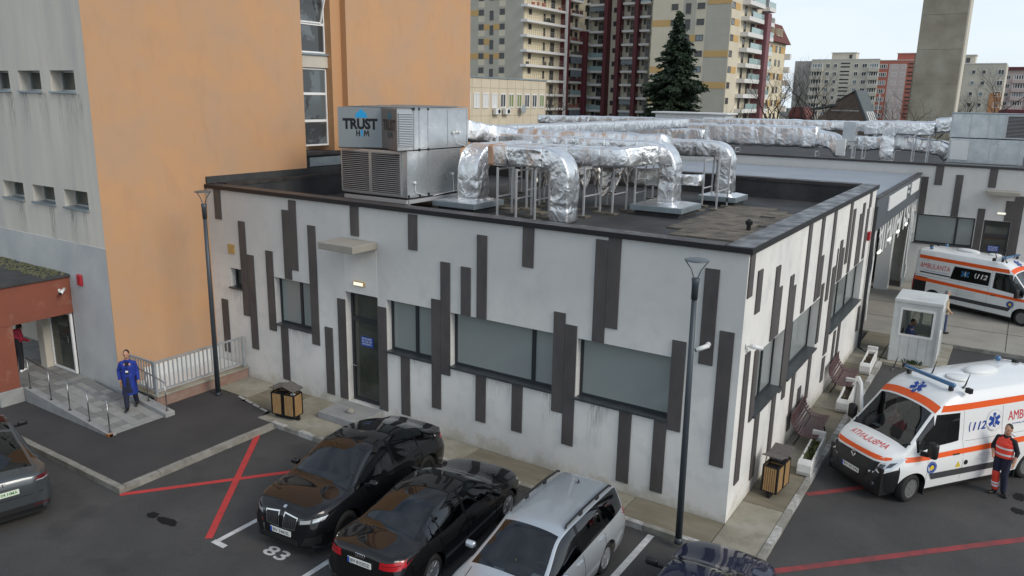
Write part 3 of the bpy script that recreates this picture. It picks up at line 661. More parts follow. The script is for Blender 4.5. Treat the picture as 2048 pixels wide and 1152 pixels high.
G_ = ((0, YG, 0), (1, 0, 0), (0, 0, 1), (0, 1, 0))
for h in GW: facade_window(ob, *G_, *h, 0.30, [], 'pane_dark', fm='galv_frame', fw=.05, sillm='galv_plinth')
mb = MB()
wall_grid(mb, (XL, 0, 0), (0, 1, 0), (0, 0, 1), (-1, 0, 0), YG - .005, 4.10, G, ZT, [], 0)
wall_grid(mb, (XL, 0, 0), (0, 1, 0), (0, 0, 1), (-1, 0, 0), 6.2, 13.72, 4.0, ZT, [], 0)
mb.quad((XL, 13.72, 4), (-30, 13.72, 4), (-30, 13.72, ZT), (XL, 13.72, ZT)); mb.quad((XL, 4.1, 4), (-18.4, 4.1, 4), (-18.4, 4.1, ZT), (XL, 4.1, ZT))
mb.build('side_wall', 'orange', ob)
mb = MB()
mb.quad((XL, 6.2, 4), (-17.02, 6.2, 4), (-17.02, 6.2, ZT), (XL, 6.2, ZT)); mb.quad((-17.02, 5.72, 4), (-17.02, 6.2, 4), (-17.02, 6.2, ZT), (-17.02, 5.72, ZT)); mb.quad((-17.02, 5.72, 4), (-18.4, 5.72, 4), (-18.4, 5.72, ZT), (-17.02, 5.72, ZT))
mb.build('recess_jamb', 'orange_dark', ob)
boxp('spandrel', 'cream_lower', ob, -17.6, 4.1, 9.58, -17.22, 5.72, 10.0)
boxp('spandrel_sill', 'galv_plinth', ob, -17.6, 4.1, 10.002, -17.15, 5.72, 10.05)
RC = ((-17.3, 0, 0), (0, 1, 0), (0, 0, 1), (-1, 0, 0))
mat('pane_stair', (0.12, 0.14, 0.15), .06, col2=(0.05, .055, .06), scale=.9, contrast=(.45, .5), spec=.7)
facade_window(ob, *RC, 4.10, 5.70, 6.86, 9.56, 0.0, [], 'pane_stair', fm='white_pvc', fw=.055, rail=[7.74, 8.68], sill=False)
facade_window(ob, *RC, 4.10, 5.70, 10.07, 13.0, 0.0, [], 'pane_stair', fm='white_pvc', fw=.055, rail=[11.05, 12.0], sill=False)
sash = MB()
for a, b in (((4.15, 11.1), (5.5, 11.1)), ((5.5, 11.1), (5.5, 11.95)), ((5.5, 11.95), (4.15, 11.95))):
    sash.bar((-17.29 + (a[1] - 11.1) * .3, a[0], a[1]), (-17.29 + (b[1] - 11.1) * .3, b[0], b[1]), .05)
sash.build('open_sash', 'white_pvc', ob)
boxp('plinth_wall', 'anthracite', ob, -18.3, 4.1, 5.0, -17.0, 6.2, 6.55)
boxp('plinth_panel', 'galv_plinth', ob, -17.0, 4.45, 6.17, -16.97, 6.0, 6.48)
boxp('plinth_ledge', 'coping', ob, -17.9, 4.1, 6.56, -16.9, 5.9, 6.68)
tag(MB().box(-18.30, YG - .10, 3.16, -18.08, YG - .021, 3.50).build('alarm_siren', 'alarm_red', None, bevel=.03), 'red alarm siren box on the grey wall beside the portico', 'siren')

for k in range(16):
    h = GW[k % 6]; x = rst.uniform(h[0] - .1, h[1] - .2); L = rst.uniform(.8, 2.6)
    MB().box(x, YG - .004, h[2] - .05 - L, x + rst.uniform(.15, .5), YG - .002, h[2] - .05).build('rain_streak', 'rain_stain', ob)
# entrance portico, landing and ramp
po = thing('entrance_portico', 'brick-red entrance portico with flat mossy roof, far left', 'portico', (-21, -4.4, 0))
MB().box(-26, -5.62, 2.24, -18.82, YG - .021, 3.34).build('beam', 'brick_red', po, bevel=.01)
MB().box(-26.1, -5.70, 3.342, -18.76, YG - .022, 3.42).build('roof', 'bitumen', po, bevel=.01)
MB().box(-19.42, -5.60, .42, -18.80, -5.06, 2.238).build('column', 'brick_red', po, bevel=.01)
MB().box(-19.47, -5.65, -.12, -18.75, -5.01, .42).build('column_base', 'stone_grey', po, bevel=.015)
mb = MB()
for k in range(420):
    u = random.random() ** 1.5
    x = random.uniform(-24, -18.85); y = YG - .05 - u * 0.9 * (0.5 + 0.5 * noise.noise((x * .8, 3, 0)) + .3); r = random.uniform(.02, .07)
    if y < -5.6: continue
    mb.ellipsoid((x, y, 3.425), (r * 1.3, r, random.uniform(.012, .035)), 6, 3)
tag(mb.build('moss', 'moss', po), None, kind='stuff')
# recessed entrance behind the portico
mb = MB(); wall_grid(mb, (0, YG + .9, 0), (1, 0, 0), (0, 0, 1), (0, 1, 0), -27, -18.86, .3, 3.3, [(-22.9, -21.9, 1.55, 2.5)], 0.15)
mb.quad((-18.86, YG - .02, G), (-18.86, YG + .9, G), (-18.86, YG + .9, 3.3), (-18.86, YG - .02, 3.3))
mb.build('entrance_wall', 'cream_lower', ob)
EN = ((0, YG + .9, 0), (1, 0, 0), (0, 0, 1), (0, 1, 0))
facade_window(ob, *EN, -22.9, -21.9, 1.55, 2.5, .1, [], 'pane_dark', fm='white_pvc')
boxp('door_pier', 'cream_lower', ob, -20.55, YG - .3, .3, -20.2, YG + .9, 2.24)
dr2 = facade_window(ob, (0, YG - .1, 0), (1, 0, 0), (0, 0, 1), (0, 1, 0), -20.19, -18.9, .32, 2.22, 0, [], 'pane_dark', sill=False, fm='white_pvc', fw=.07); dr2.name = 'glass_door'
MB().tube([(-19.05, YG - .16, 1.3), (-19.05, YG - .16, 1.5)], .015, 6).build('handle', 'steel', dr2)

lnd = struct(MB().box(-28, -4.84, G, -18.1, YG + .9, .297).build('entrance_landing', 'stone_grey'))
ramp = struct(MB().add([(-18.1, -4.82, G), (-14.55, -4.82, G), (-14.55, -3.44, G), (-18.1, -3.44, G), (-18.1, -4.82, .295), (-14.55, -4.82, .0), (-14.55, -3.44, .0), (-18.1, -3.44, .295)],
             [(0, 3, 2, 1), (4, 5, 6, 7), (0, 1, 5, 4), (1, 2, 6, 5), (2, 3, 7, 6), (3, 0, 4, 7)]).build('entrance_ramp', 'seam_dark'))
sl_ = math.atan2(-.295, 3.55)
for i in range(12):
    for j in range(5):
        x = -18.1 + 3.55 * (i + .5) / 12; y = -4.82 + 1.38 * (j + .5) / 5; z = .3 - .3 * (i + .5) / 12 + .006
        piece('paving_tile', random.choice(['tile_grey', 'tile_grey', 'tile_grey2']), ramp, (x, y, z), (3.55 / 12 - .008, 1.38 / 5 - .008, .012), rot=(0, -sl_, 0))
for i in range(14):
    for j in range(5):
        x = -18.1 - .3 * (i + .5); y = -4.82 + 1.38 * (j + .5) / 5
        piece('paving_tile', random.choice(['tile_grey', 'tile_grey2', 'tile_grey2']), lnd, (x, y, .304), (.292, 1.38 / 5 - .008, .012))
# ramp side walls
mb = MB().add([(-18.75, -5.02, G), (-14.5, -5.02, G), (-14.5, -4.82, G), (-18.75, -4.82, G), (-18.75, -5.02, .42), (-14.5, -5.02, .07), (-14.5, -4.82, .07), (-18.75, -4.82, .42)], [(0, 3, 2, 1), (4, 5, 6, 7), (0, 1, 5, 4), (1, 2, 6, 5), (2, 3, 7, 6), (3, 0, 4, 7)])
tag(mb.build('ramp_wall', 'stone_grey', None, bevel=.012), 'low sloping grey stone wall along the outer side of the ramp', 'wall')
tag(MB().box(-14.66, -5.024, -.02, -14.5, -4.9, .073).build('rust_stain', 'rust', bpy.data.objects['ramp_wall'], bevel=.01), None)
mb = MB().add([(-16.73, -3.44, G), (-14.45, -3.44, G), (-14.45, -3.16, G), (-16.73, -3.16, G), (-16.73, -3.44, .34), (-14.45, -3.44, .12), (-14.45, -3.16, .12), (-16.73, -3.16, .34)], [(0, 3, 2, 1), (4, 5, 6, 7), (0, 1, 5, 4), (1, 2, 6, 5), (2, 3, 7, 6), (3, 0, 4, 7)])
tag(mb.build('ramp_wall', 'stone_grey', None, bevel=.012), 'low sloping grey stone wall between ramp and grey fence', 'wall')

def handrail(label, pts, top, r=.018, start=None):
    """pts: post feet; top: list of rail points"""
    t = thing('handrail', label, 'handrail', pts[0])
    MB().tube(top, r, 8).build('rail', 'steel', t, smooth=True)
    for p, q in zip(pts, [top[i] for i in range(len(pts))] if start is None else start):
        MB().tube([p, (p[0], p[1], q[2])], r * .9, 8).build('post', 'steel', t, smooth=True)
        MB().lathe([(.05, 0), (.05, .008), (.03, .015)], 12, p).build('post_foot', 'steel', t)
    return t
def wz(x): return .07 + (.42 - .07) * (-14.5 - x) / 4.25
px = [-18.55, -17.45, -16.5, -15.55, -14.62]
feet = [(x, -4.92, wz(x)) for x in px]
tops = [(-18.62, -4.92, 1.30), (-17.45, -4.92, wz(-17.45) + .86), (-16.5, -4.92, wz(-16.5) + .86), (-15.55, -4.92, wz(-15.55) + .86), (-14.70, -4.92, wz(-14.7) + .86), (-14.63, -4.92, wz(-14.62) + .80), (-14.62, -4.92, wz(-14.62) + .7)]
handrail('stainless handrail with thin posts along the outer ramp wall', feet, tops)
def wz2(x): return .12 + .22 * (-14.45 - x) / 2.28
f2 = [(-16.35, -3.30, wz2(-16.35)), (-15.45, -3.30, wz2(-15.45)), (-14.60, -3.30, wz2(-14.6))]
handrail('short stainless handrail beside the man in the blue coat', f2, [(-16.4, -3.30, 1.18), (-15.45, -3.30, 1.07), (-14.70, -3.30, .97), (-14.61, -3.30, .91), (-14.60, -3.30, .85)])

# light well wall and grey bar fence
lw = thing('light_well_wall', 'low plastered wall with pale coping under the grey bar fence', 'wall', (-15.4, -1.6, 0))
MB().box(-15.42, -3.15, G, -15.26, -.04, .30).build('wall', 'red_plaster', lw, bevel=.01)
MB().box(-15.50, -3.155, .302, -15.22, -.04, .35).build('coping', 'concrete', lw, bevel=.008)
MB().box(-16.72, -3.14, .302, -15.51, -2.95, .35).build('coping', 'concrete', lw, bevel=.008)
MB().box(-16.73, -2.95, .1, -15.5, -.02, .36).build('light_well_cover', 'white_plastic', lw, bevel=.01)
boxp('base_coat', 'white_plastic', lw, -16.745, -2.6, .362, -16.70, -.01, .72)
fn = thing('bar_fence', 'grey metal bar fence around the light well beside the lamp post', 'fence', (-15.36, -3.08, .35))
fx, fy = -15.36, -3.08
for p in ((fx, fy), (fx, -.10), (-16.66, fy)): MB().box(p[0] - .035, p[1] - .035, .35, p[0] + .035, p[1] + .035, 1.32).build('post', 'fence_grey', fn)
MB().bar((fx, fy, 1.30), (fx, -.10, 1.30), .05, .05).bar((fx, fy, 1.30), (-16.66, fy, 1.30), .05, .05).build('top_rail', 'fence_grey', fn)
MB().bar((fx, fy, .47), (fx, -.10, .47), .04, .04).bar((fx, fy, .47), (-16.66, fy, .47), .04, .04).build('bottom_rail', 'fence_grey', fn)
n = 21
for i in range(1, n): piece('bar', 'fence_grey', fn, (fx, fy + (2.98) * i / n, .885), (.022, .034, .80))
for i in range(1, 10): piece('bar', 'fence_grey', fn, (fx - 1.30 * i / 10, fy, .885), (.034, .022, .80))
security_camera('security_camera', 'white security camera on the red portico beam', (-18.82, YG - .35, 2.98), (.12, .05, .02), (.55, -.65, -.25))
# ================================================================== LINK CANOPY AND BACK BUILDING
lk = thing('drive_canopy', 'blue-grey roofed drive-through canopy with white lattice, between both buildings', 'canopy', (-6, 21, 0))
boxp('roof', 'roof_sheet', lk, -26, 15.0, 5.28, -0.02, 27.96, 5.36)
mat('fascia_dark', (0.085, 0.10, 0.115), .45)
boxp('fascia', 'fascia_dark', lk, -.02, 15.0, 4.22, .06, 27.96, 5.42)
boxp('fascia_end', 'anthracite', lk, -.9, 14.96, 4.25, -.021, 14.998, 5.40)
boxp('edge_trim', 'coping', lk, -.10, 15.0, 5.422, .10, 27.96, 5.47)
yy = [(17.6, 19.3), (19.35, 21.0), (21.05, 22.6), (24.2, 27.0)]
for a, b in yy:
    MB().box(.062, a, 4.72, .13, b, 5.28).build('letter_panel', 'white_plastic', lk, bevel=.02)
piece('letter_panel', 'white_plastic', lk, (.10, 23.3, 5.2), (.05, .5, .10)); piece('letter_panel', 'white_plastic', lk, (.10, 23.3, 4.95), (.05, .4, .10))
rs = random.Random(3)
# lattice: white irregular bars hanging under the fascia and down the two side columns
def lattice(y0, y1, z0, z1, step):
    y = y0
    while y < y1:
        w = rs.uniform(.16, .28); l_ = rs.uniform(.6, 1.0); zt = z1; zb_ = z1 - (z1 - z0) * l_
        dy = rs.uniform(-.6, .6)
        MB().bar((.02, y, zt), (.02, y + dy, zb_), .02, w).build('lattice_bar', 'white_plastic', lk)
        if rs.random() < .5: MB().bar((.022, y, (zt + zb_) / 2), (.022, y + step * 1.4, (zt + zb_) / 2 - rs.uniform(-.3, .3)), .02, w * .8).build('lattice_bar', 'white_plastic', lk)
        y += step * rs.uniform(.8, 1.2)
lattice(16.2, 27.6, 3.0, 4.22, .62)
lattice(15.25, 16.2, 0.1, 4.22, .30)
lattice(26.2, 27.8, 0.0, 4.22, .42)
boxp('lattice_backing', 'galv_plinth', lk, -.06, 26.5, .0, -.03, 27.95, 4.2)
boxp('post', 'anthracite', lk, -.22, 15.05, -.0, -.03, 15.22, 4.22)
boxp('post', 'white_plastic', lk, -1.1, 25.4, 0, -.5, 26.0, 4.2)
for y in (17.2, 19.6, 22.0, 24.6):
    piece('lamp_tube', 'tube_lit', lk, (.04, y, 3.35 if y > 17.3 else 3.2), (.06, .62, .07))
boxp('ceiling', 'white_plastic', lk, -25, 15.05, 4.3, -.03, 27.95, 4.34)
sh = boxp('rear_door', 'anthracite', lk, -3.4, 27.90, 0, -1.3, 27.94, 3.0)
boxp('rear_wall', 'plaster_white', lk, -26, 27.95, 0, -0.3, 27.99, 4.3)

bb = thing('rear_ambulance_building', 'white rear building with dark strips and a roof full of foil ducts', 'building', (0, 36, 0))
Y2 = 28.0
BW = [(.10, 2.62, 2.06, 3.46), (2.98, 4.06, 0.02, 3.43)]
mb = MB(); wall_grid(mb, (0, Y2, 0), (1, 0, 0), (0, 0, 1), (0, 1, 0), -34, 16, G, HT, BW, .22)
mb.quad((16, Y2, G), (16, 50, G), (16, 50, HT), (16, Y2, HT)); mb.quad((-34, Y2, G), (-34, 50, G), (-34, 50, HT), (-34, Y2, HT)); mb.quad((-34, 50, G), (16, 50, G), (16, 50, HT), (-34, 50, HT))
mb.build('wall', 'plaster_white', bb)
MB().quad((-34, Y2, 5.3), (16, Y2, 5.3), (16, 50, 5.3), (-34, 50, 5.3)).build('roof', 'bitumen', bb)
boxp('parapet_lining', 'bitumen', bb, -34, Y2 + .36, 5.3, 16, Y2 + .40, HT)
for i in range(25): boxp('coping', 'coping', bb, -34 + 2 * i + .005, Y2 - .06, HT + .002, -34 + 2 * (i + 1) - .005, Y2 + .42, 5.93)
for a, b, c, d in ((.66, 1.0, 4.92, 5.82), (1.55, 1.86, 3.47, 5.46), (2.9, 3.22, 4.96, 5.82), (2.66, 2.965, .3, 3.95), (4.07, 4.45, .3, 4.65), (3.75, 4.06, 3.45, 4.4), (.10, .40, 3.47, 5.28), (1.2, 1.5, .4, 2.0), (5.2, 5.5, 2.6, 5.0), (6.4, 6.7, .4, 3.2), (7.4, 7.7, 3.0, 5.5)):
    boxp('cladding_strip', 'strip_dark', bb, a, Y2 - .03, c, b, Y2 + .004, d)
B_ = ((0, Y2, 0), (1, 0, 0), (0, 0, 1), (0, 1, 0))
facade_window(bb, *B_, *BW[0], .12, [1.87], 'pane_frost')
d3 = facade_window(bb, *B_, *BW[1], .12, [], 'pane_dark', sill=False, rail=[2.70], fw=.09); d3.name = 'door'
boxp('notice', 'sign_blue', d3, 3.28, Y2 + .13, 1.95, 3.74, Y2 + .14, 2.22)
for i, s in enumerate(('EVACUARE', 'IN CAZ DE', 'URGENTA')):
    text_on('notice_text', s, 0.075, 'sign_white', d3, (3.33, Y2 + .127, 2.14 - i * .075), (1, 0, 0), (0, 0, 1), bold=0.01, width=.36)
MB().box(2.9, Y2 - .9, 4.70, 4.22, Y2 - .002, 4.88).build('door_canopy', 'concrete_court', bb, bevel=.015)
l2 = MB().box(3.44, Y2 - .055, 3.74, 3.80, Y2 - .001, 3.86).build('wall_lamp', 'white_plastic', bb, bevel=.015)
boxp('diffuser', 'lamp_lit', l2, 3.46, Y2 - .062, 3.76, 3.78, Y2 - .05, 3.84)

# ================================================================== ROOF EQUIPMENT
def louvre_panel(parent, x0, x1, z0, z1, y, m, n, axis='x', fm='galv_frame'):
    """framed bank of slats facing -Y (axis x) or +X (axis y)"""
    mb = MB(); fw = .05
    if axis == 'x':
        mb.box(x0, y - .03, z0, x1, y, z0 + fw).box(x0, y - .03, z1 - fw, x1, y, z1).box(x0, y - .03, z0 + fw, x0 + fw, y, z1 - fw).box(x1 - fw, y - .03, z0 + fw, x1, y, z1 - fw)
    else:
        mb.box(y, x0, z0, y + .03, x1, z0 + fw).box(y, x0, z1 - fw, y + .03, x1, z1).box(y, x0, z0 + fw, y + .03, x0 + fw, z1 - fw).box(y, x1 - fw, z0 + fw, y + .03, x1, z1 - fw)
    f = mb.build('louvre', fm, parent)
    for i in range(n):
        z = z0 + fw + (z1 - z0 - 2 * fw) * (i + .5) / n; h = (z1 - z0 - 2 * fw) / n
        if axis == 'x': piece('slat', m, f, ((x0 + x1) / 2, y - .012, z), (x1 - x0 - 2 * fw - .004, .05, h * .42), rot=(R(-28), 0, 0))
        else: piece('slat', m, f, (y + .012, (x0 + x1) / 2, z), (.05, x1 - x0 - 2 * fw - .004, h * .42), rot=(0, R(-28), 0))
    bk = (MB().box(x0 + fw, y + .001, z0 + fw, x1 - fw, y + .005, z1 - fw) if axis == 'x' else MB().box(y - .005, x0 + fw, z0 + fw, y - .001, x1 - fw, z1 - fw))
    bk.build('louvre_back', 'dark_void', f)
    return f
XS = -11.3
ah = thing('air_handling_unit', 'large galvanised two-storey air handling unit with printed front panel', 'air handler', (-12.6, 4.5, RZ))
MB().box(-13.98, 3.06, 5.66, XS, 5.75, 7.05).build('lower_casing', 'galv', ah, bevel=.01)
MB().box(-13.98, 3.38, 7.10, XS, 6.12, 8.32).build('upper_casing', 'galv', ah, bevel=.01)
MB().box(-13.95, 3.06, 7.052, XS - .03, 6.0, 7.098).build('casing_joint', 'black', ah)
louvre_panel(ah, -14.0, -12.76, 5.70, 7.02, 3.055, 'louvre', 20)
louvre_panel(ah, -12.75, -11.50, 5.70, 7.02, 3.055, 'louvre', 20)
# roof sheets of the upper casing
for i in range(4): boxp('top_sheet', 'galv_plinth', ah, -14.02, 3.3 + .72 * i, 8.322 + .012 * i, XS + .05, 3.3 + .72 * (i + 1) + .04, 8.335 + .012 * i)
# side frames and door panels
for y in (3.07, 3.62, 4.05, 5.66):
    piece('frame_profile', 'galv_frame', ah, (XS + .012, y, 6.36), (.03, .05, 1.37))
for y in (3.40, 3.64, 4.07, 5.05, 6.08):
    piece('frame_profile', 'galv_frame', ah, (XS + .012, y, 7.71), (.03, .05, 1.2))
for z, a, b in ((5.68, 3.05, 5.75), (7.03, 3.05, 5.75), (7.12, 3.38, 6.1), (8.29, 3.38, 6.1)): piece('frame_profile', 'galv_frame', ah, (XS + .014, (a + b) / 2, z), (.03, b - a, .05))
for (a, b, c, d) in ((3.1, 3.6, 5.72, 7.0), (3.66, 4.02, 5.72, 7.0), (4.09, 5.62, 5.72, 7.0), (3.44, 3.62, 7.16, 8.26), (3.68, 4.04, 7.16, 8.26), (4.1, 5.02, 7.16, 8.26), (5.08, 6.05, 7.16, 8.26)):
    boxp('door_panel', 'galv', ah, XS + .001, a, c, XS + .018, b, d)
for y, z in ((3.62, 8.3), (4.05, 8.3), (3.62, 7.08), (4.05, 7.08), (3.62, 5.7), (4.05, 5.7), (3.38, 8.3), (3.1, 5.7)): piece('corner_cap', 'black', ah, (XS + .03, y, z), (.03, .07, .09))
for y, z in ((3.36, 6.1), (5.25, 6.25), (5.3, 7.55), (5.45, 7.57), (5.6, 7.55)):
    MB().lathe([(.05, 0), (.05, .06), (.02, .08)], 10, (XS + .02, y, z), 'x').build('gauge', 'white_plastic', ah, smooth=True)
for pts in ([(XS + .06, 3.36, 6.1), (XS + .06, 3.4, 5.8), (XS + .06, 3.9, 5.66)], [(XS + .06, 5.25, 6.25), (XS + .08, 5.28, 5.7), (XS + .08, 4.2, 5.64)], [(XS + .06, 5.3, 7.5), (XS + .07, 5.5, 7.2), (XS + .07, 5.9, 7.12)]):
    MB().tube(pts, .012, 6).build('cable', 'white_plastic', ah)
# printed hood: front sheet, angled side sheet, louvred return
zb, zt = 7.09, 8.28
pl = [(-13.79, 2.74), (-12.52, 3.33), (-11.36, 2.72), (XS, 3.378)]
def vsheet(name, p, q, m, th=.012):
    p = Vector((*p, 0)); q = Vector((*q, 0)); t = (q - p).normalized(); n = Vector((t.y, -t.x, 0)) * th
    return MB().prism([(p.x, p.y), (q.x, q.y), (q.x - n.x, q.y - n.y), (p.x - n.x, p.y - n.y)], zb, zt).build(name, m, ah)
s1 = vsheet('hood_front_sheet', pl[0], pl[1], 'sign_sheet'); s2 = vsheet('hood_angled_sheet', pl[1], pl[2], 'sign_sheet_dark')
MB().prism([pl[0], pl[1], pl[2], pl[3], (-13.79, 3.378)], zt + .002, zt + .03).build('hood_cover', 'galv_plinth', ah); MB().prism([pl[0], pl[1], pl[2], pl[3], (-13.79, 3.378)], zb - .03, zb - .002).build('hood_floor', 'coping', ah)
vsheet('hood_side_sheet', pl[2], pl[3], 'galv_frame')
q0 = Vector((*pl[2], 0)); q1 = Vector((*pl[3], 0)); t_ = (q1 - q0).normalized(); L_ = (q1 - q0).length; n_ = Vector((t_.y, -t_.x, 0))
for i in range(20):
    z = zb + .1 + (zt - zb - .2) * (i + .5) / 20; c_ = q0 + t_ * L_ / 2 + n_ * .02
    piece('slat', 'louvre_light', ah, (c_.x, c_.y, z), (L_ - .08, .05, .026), rot=(R(-25), 0, math.atan2(t_.y, t_.x)))
def trust(p, q, parent, mk, mblue, frac=(0.0, 1.0)):
    p = Vector((*p, 0)); q = Vector((*q, 0)); t = (q - p).normalized(); L = (q - p).length; n = Vector((t.y, -t.x, 0))
    O = p + n * .004; W = L
    def pt(u, v): return O + t * (u * W) + Vector((0, 0, zb + v * (zt - zb)))
    text_on('lettering', 'TRUST', 1, mk, parent, pt(.11, .46), t, (0, 0, 1), bold=.05, width=.80 * W, fit_h=.285 * (zt - zb))
    for poly in ([(.415, .285), (.44, .285), (.44, .35), (.475, .35), (.475, .285), (.50, .285), (.50, .44), (.475, .44), (.475, .38), (.44, .38), (.44, .44), (.415, .44)],
                 [(.585, .285), (.61, .285), (.617, .385), (.645, .31), (.655, .31), (.683, .385), (.69, .285), (.715, .285), (.70, .44), (.675, .44), (.65, .36), (.625, .44), (.60, .44)]):
        MB().quad(*[pt(u, v) for u, v in poly]).build('lettering', mk, parent, fix=False)
    mb = MB().quad(pt(.515, .445), pt(.575, .445), pt(.555, .265), pt(.535, .265)); mb.build('emblem', mblue, parent, fix=False)
    mb = MB().quad(*[pt(u, v) + n * .001 for u, v in ((.40, .76), (.68, .76), (.67, .82), (.64, .89), (.60, .90), (.58, .94), (.56, .97), (.52, .97), (.50, .94), (.475, .90), (.44, .89), (.41, .82))]); mb.build('emblem', mblue, parent, fix=False)
trust(pl[0], pl[1], s1, 'logo_black', 'logo_blue'); trust(pl[1], pl[2], s2, 'logo_grey', 'logo_blue_grey')
MB().box(-13.92, 3.1, 5.60, XS - .03, 5.7, 5.655).build('base_frame', 'black', ah)
for a_, b_ in (((-13.85, 3.02, 5.54), (XS + .03, 3.02, 5.54)), ((XS + .02, 3.08, 5.542), (XS + .02, 5.75, 5.542)), ((-13.85, 5.7, 5.54), (XS - .04, 5.7, 5.54))): MB().bar(a_, b_, .09, .11).build('skid', 'galv_post', ah)
for x, y in ((-13.8, 3.1), (XS, 3.1), (XS, 4.55), (XS, 5.7), (-13.8, 5.7), (-12.5, 3.1)):
    leg = piece('leg', 'galv_frame', ah, (x, y, 5.355), (.1, .1, .25)); piece('foot', 'galv_frame', ah, (x, y, 5.22), (.3, .3, .03))

# ---- foil wrapped ducts: rounded-rectangle loft, crumpled in the mesh
def duct(name, label, path, w, h, up=(0, 0, 1), m='foil', amp=.028, seed=0, group=None, endcap=None, ring=1.15, parent=None, roll_up=None):
    """path: points of the axis; w: width across, h: height; rounded rectangular section carried along the path"""
    pts = []; w *= .90; h *= .90
    path = [Vector(p) for p in path]
    for a, b in zip(path[:-1], path[1:]):
        k = max(1, int((b - a).length / .075))
        for i in range(k): pts.append(a.lerp(b, i / k))
    pts.append(path[-1])
    n = 32; prof = []
    for k in range(n):
        a = 2 * math.pi * k / n; c, s = math.cos(a), math.sin(a); e = .22
        prof.append((math.copysign(abs(c) ** e, c), math.copysign(abs(s) ** e, s)))
    side = None; vs = []; dist = 0
    for i, p in enumerate(pts):
        t = (pts[min(i + 1, len(pts) - 1)] - pts[max(i - 1, 0)]).normalized()
        if side is None:
            side = t.cross(Vector(up)).normalized()
        side = (side - t * side.dot(t)).normalized(); upv = side.cross(t).normalized()
        if i: dist += (p - pts[i - 1]).length
        band = 1.0 - .05 * math.exp(-((dist % ring) / .05) ** 2) + .03 * abs(math.sin(dist / ring * math.pi))
        for (c, s) in prof:
            q = p + side * c * w / 2 * band + upv * s * h / 2 * band
            nrm = (side * c / w + upv * s / h).normalized()
            f = .55 - abs(noise.noise(q * 2.3 + Vector((seed, 0, 0)))) * 1.7
            f2 = noise.noise(q * 1.3 + Vector((0, 0, seed)))
            vs.append(q + nrm * (amp * f + amp * 1.1 * f2))
    fs = []
    for i in range(len(pts) - 1):
        for k in range(n): fs.append((i * n + k, i * n + (k + 1) % n, (i + 1) * n + (k + 1) % n, (i + 1) * n + k))
    fs.append(tuple(reversed(range(n)))); fs.append(tuple(range((len(pts) - 1) * n, len(pts) * n)))
    mb = MB().add(vs, fs)
    o = mb.build(name, m, parent, smooth=True)
    if parent is None: tag(o, label, 'duct', group)
    dist = 0; nxt = ring * .5
    for i in range(1, len(pts) - 1):
        dist += (pts[i] - pts[i - 1]).length
        if dist >= nxt and i + 1 < len(pts) and w < 1.0:
            nxt += ring; c0, c1 = pts[i], pts[i] + (pts[i + 1] - pts[i]).normalized() * .055; r0 = vs[i * n:(i + 1) * n]
            tv = [c0 + (Vector(q) - pts[i]) * 1.022 for q in r0] + [c1 + (Vector(q) - pts[i]) * 1.022 for q in r0]
            MB().add(tv, [(k, (k + 1) % n, n + (k + 1) % n, n + k) for k in range(n)]).build('tape_band', 'foil_tape', o, smooth=True, world=False)
    if endcap:
        t = (path[0] - path[1]).normalized()
        s0 = t.cross(Vector(up)).normalized(); u0 = Vector(up)
        c = path[0] + t * .07
        e = MB().add([c + s0 * a * w * .53 + u0 * b * h * .53 for a, b in ((-1, -.8), (-.8, -1), (.8, -1), (1, -.8), (1, .8), (.8, 1), (-.8, 1), (-1, .8))] + [c - t * .16 + s0 * a * w * .53 + u0 * b * h * .53 for a, b in ((-1, -.8), (-.8, -1), (.8, -1), (1, -.8), (1, .8), (.8, 1), (-.8, 1), (-1, .8))],
                     [tuple(range(8)), tuple(range(15, 7, -1))] + [(i, (i + 1) % 8, 8 + (i + 1) % 8, 8 + i) for i in range(8)])
        e.build('insulation_end', endcap, o, world=False)
    return o
def arc(c, r, a0, a1, plane, n=7):
    """quarter bend in the xz or yz plane"""
    out = []
    for i in range(n + 1):
        a = a0 + (a1 - a0) * i / n
        out.append((c[0] + r * math.cos(a), c[1], c[2] + r * math.sin(a)) if plane == 'xz' else (c[0], c[1] + r * math.cos(a), c[2] + r * math.sin(a)))
    return out
PI = math.pi
def plinth(label, cx, cy, s, z=RZ, h=.36):
    t = thing('duct_plinth', label, 'plinth', (cx, cy, z), group=None)
    MB().box(cx - s * .42, cy - s * .42, z, cx + s * .42, cy + s * .42, z + h * .5).build('upstand', 'bitumen', t)
    MB().box(cx - s / 2, cy - s / 2, z + h * .42, cx + s / 2, cy + s / 2, z + h * .9).build('metal_cover', 'galv_plinth', t, bevel=.012)
    q = s * .27; e = s * .47
    MB().add([(cx - e, cy - e, z + h * .9 + .002), (cx + e, cy - e, z + h * .9 + .002), (cx + e, cy + e, z + h * .9 + .002), (cx - e, cy + e, z + h * .9 + .002), (cx - q, cy - q, z + h * 1.1), (cx + q, cy - q, z + h * 1.1), (cx + q, cy + q, z + h * 1.1), (cx - q, cy + q, z + h * 1.1)],
             [(0, 3, 2, 1), (4, 5, 6, 7), (0, 1, 5, 4), (1, 2, 6, 5), (2, 3, 7, 6), (3, 0, 4, 7)]).build('foil_flashing', 'foil', t)
plinth('square metal roof plinth under the duct next to the air handler', -10.32, 4.85, 1.62)
plinth('square metal roof plinth under the middle duct bend', -5.05, 8.15, 1.7)
plinth('square metal roof plinth under the rear duct bend', -4.42, 11.75, 1.35)
# duct 1: up from plinth, bends away (+Y)
duct('foil_duct', 'foil-wrapped duct bending up from the plinth beside the air handler', [(-10.08, 4.75, 5.55), (-10.08, 4.75, 6.35)] + arc((-10.08, 5.30, 6.40), .55, PI, PI / 2, 'yz')[1:] + [(-10.08, 7.6, 6.95)], .88, .70, up=(0, -1, 0), seed=1)
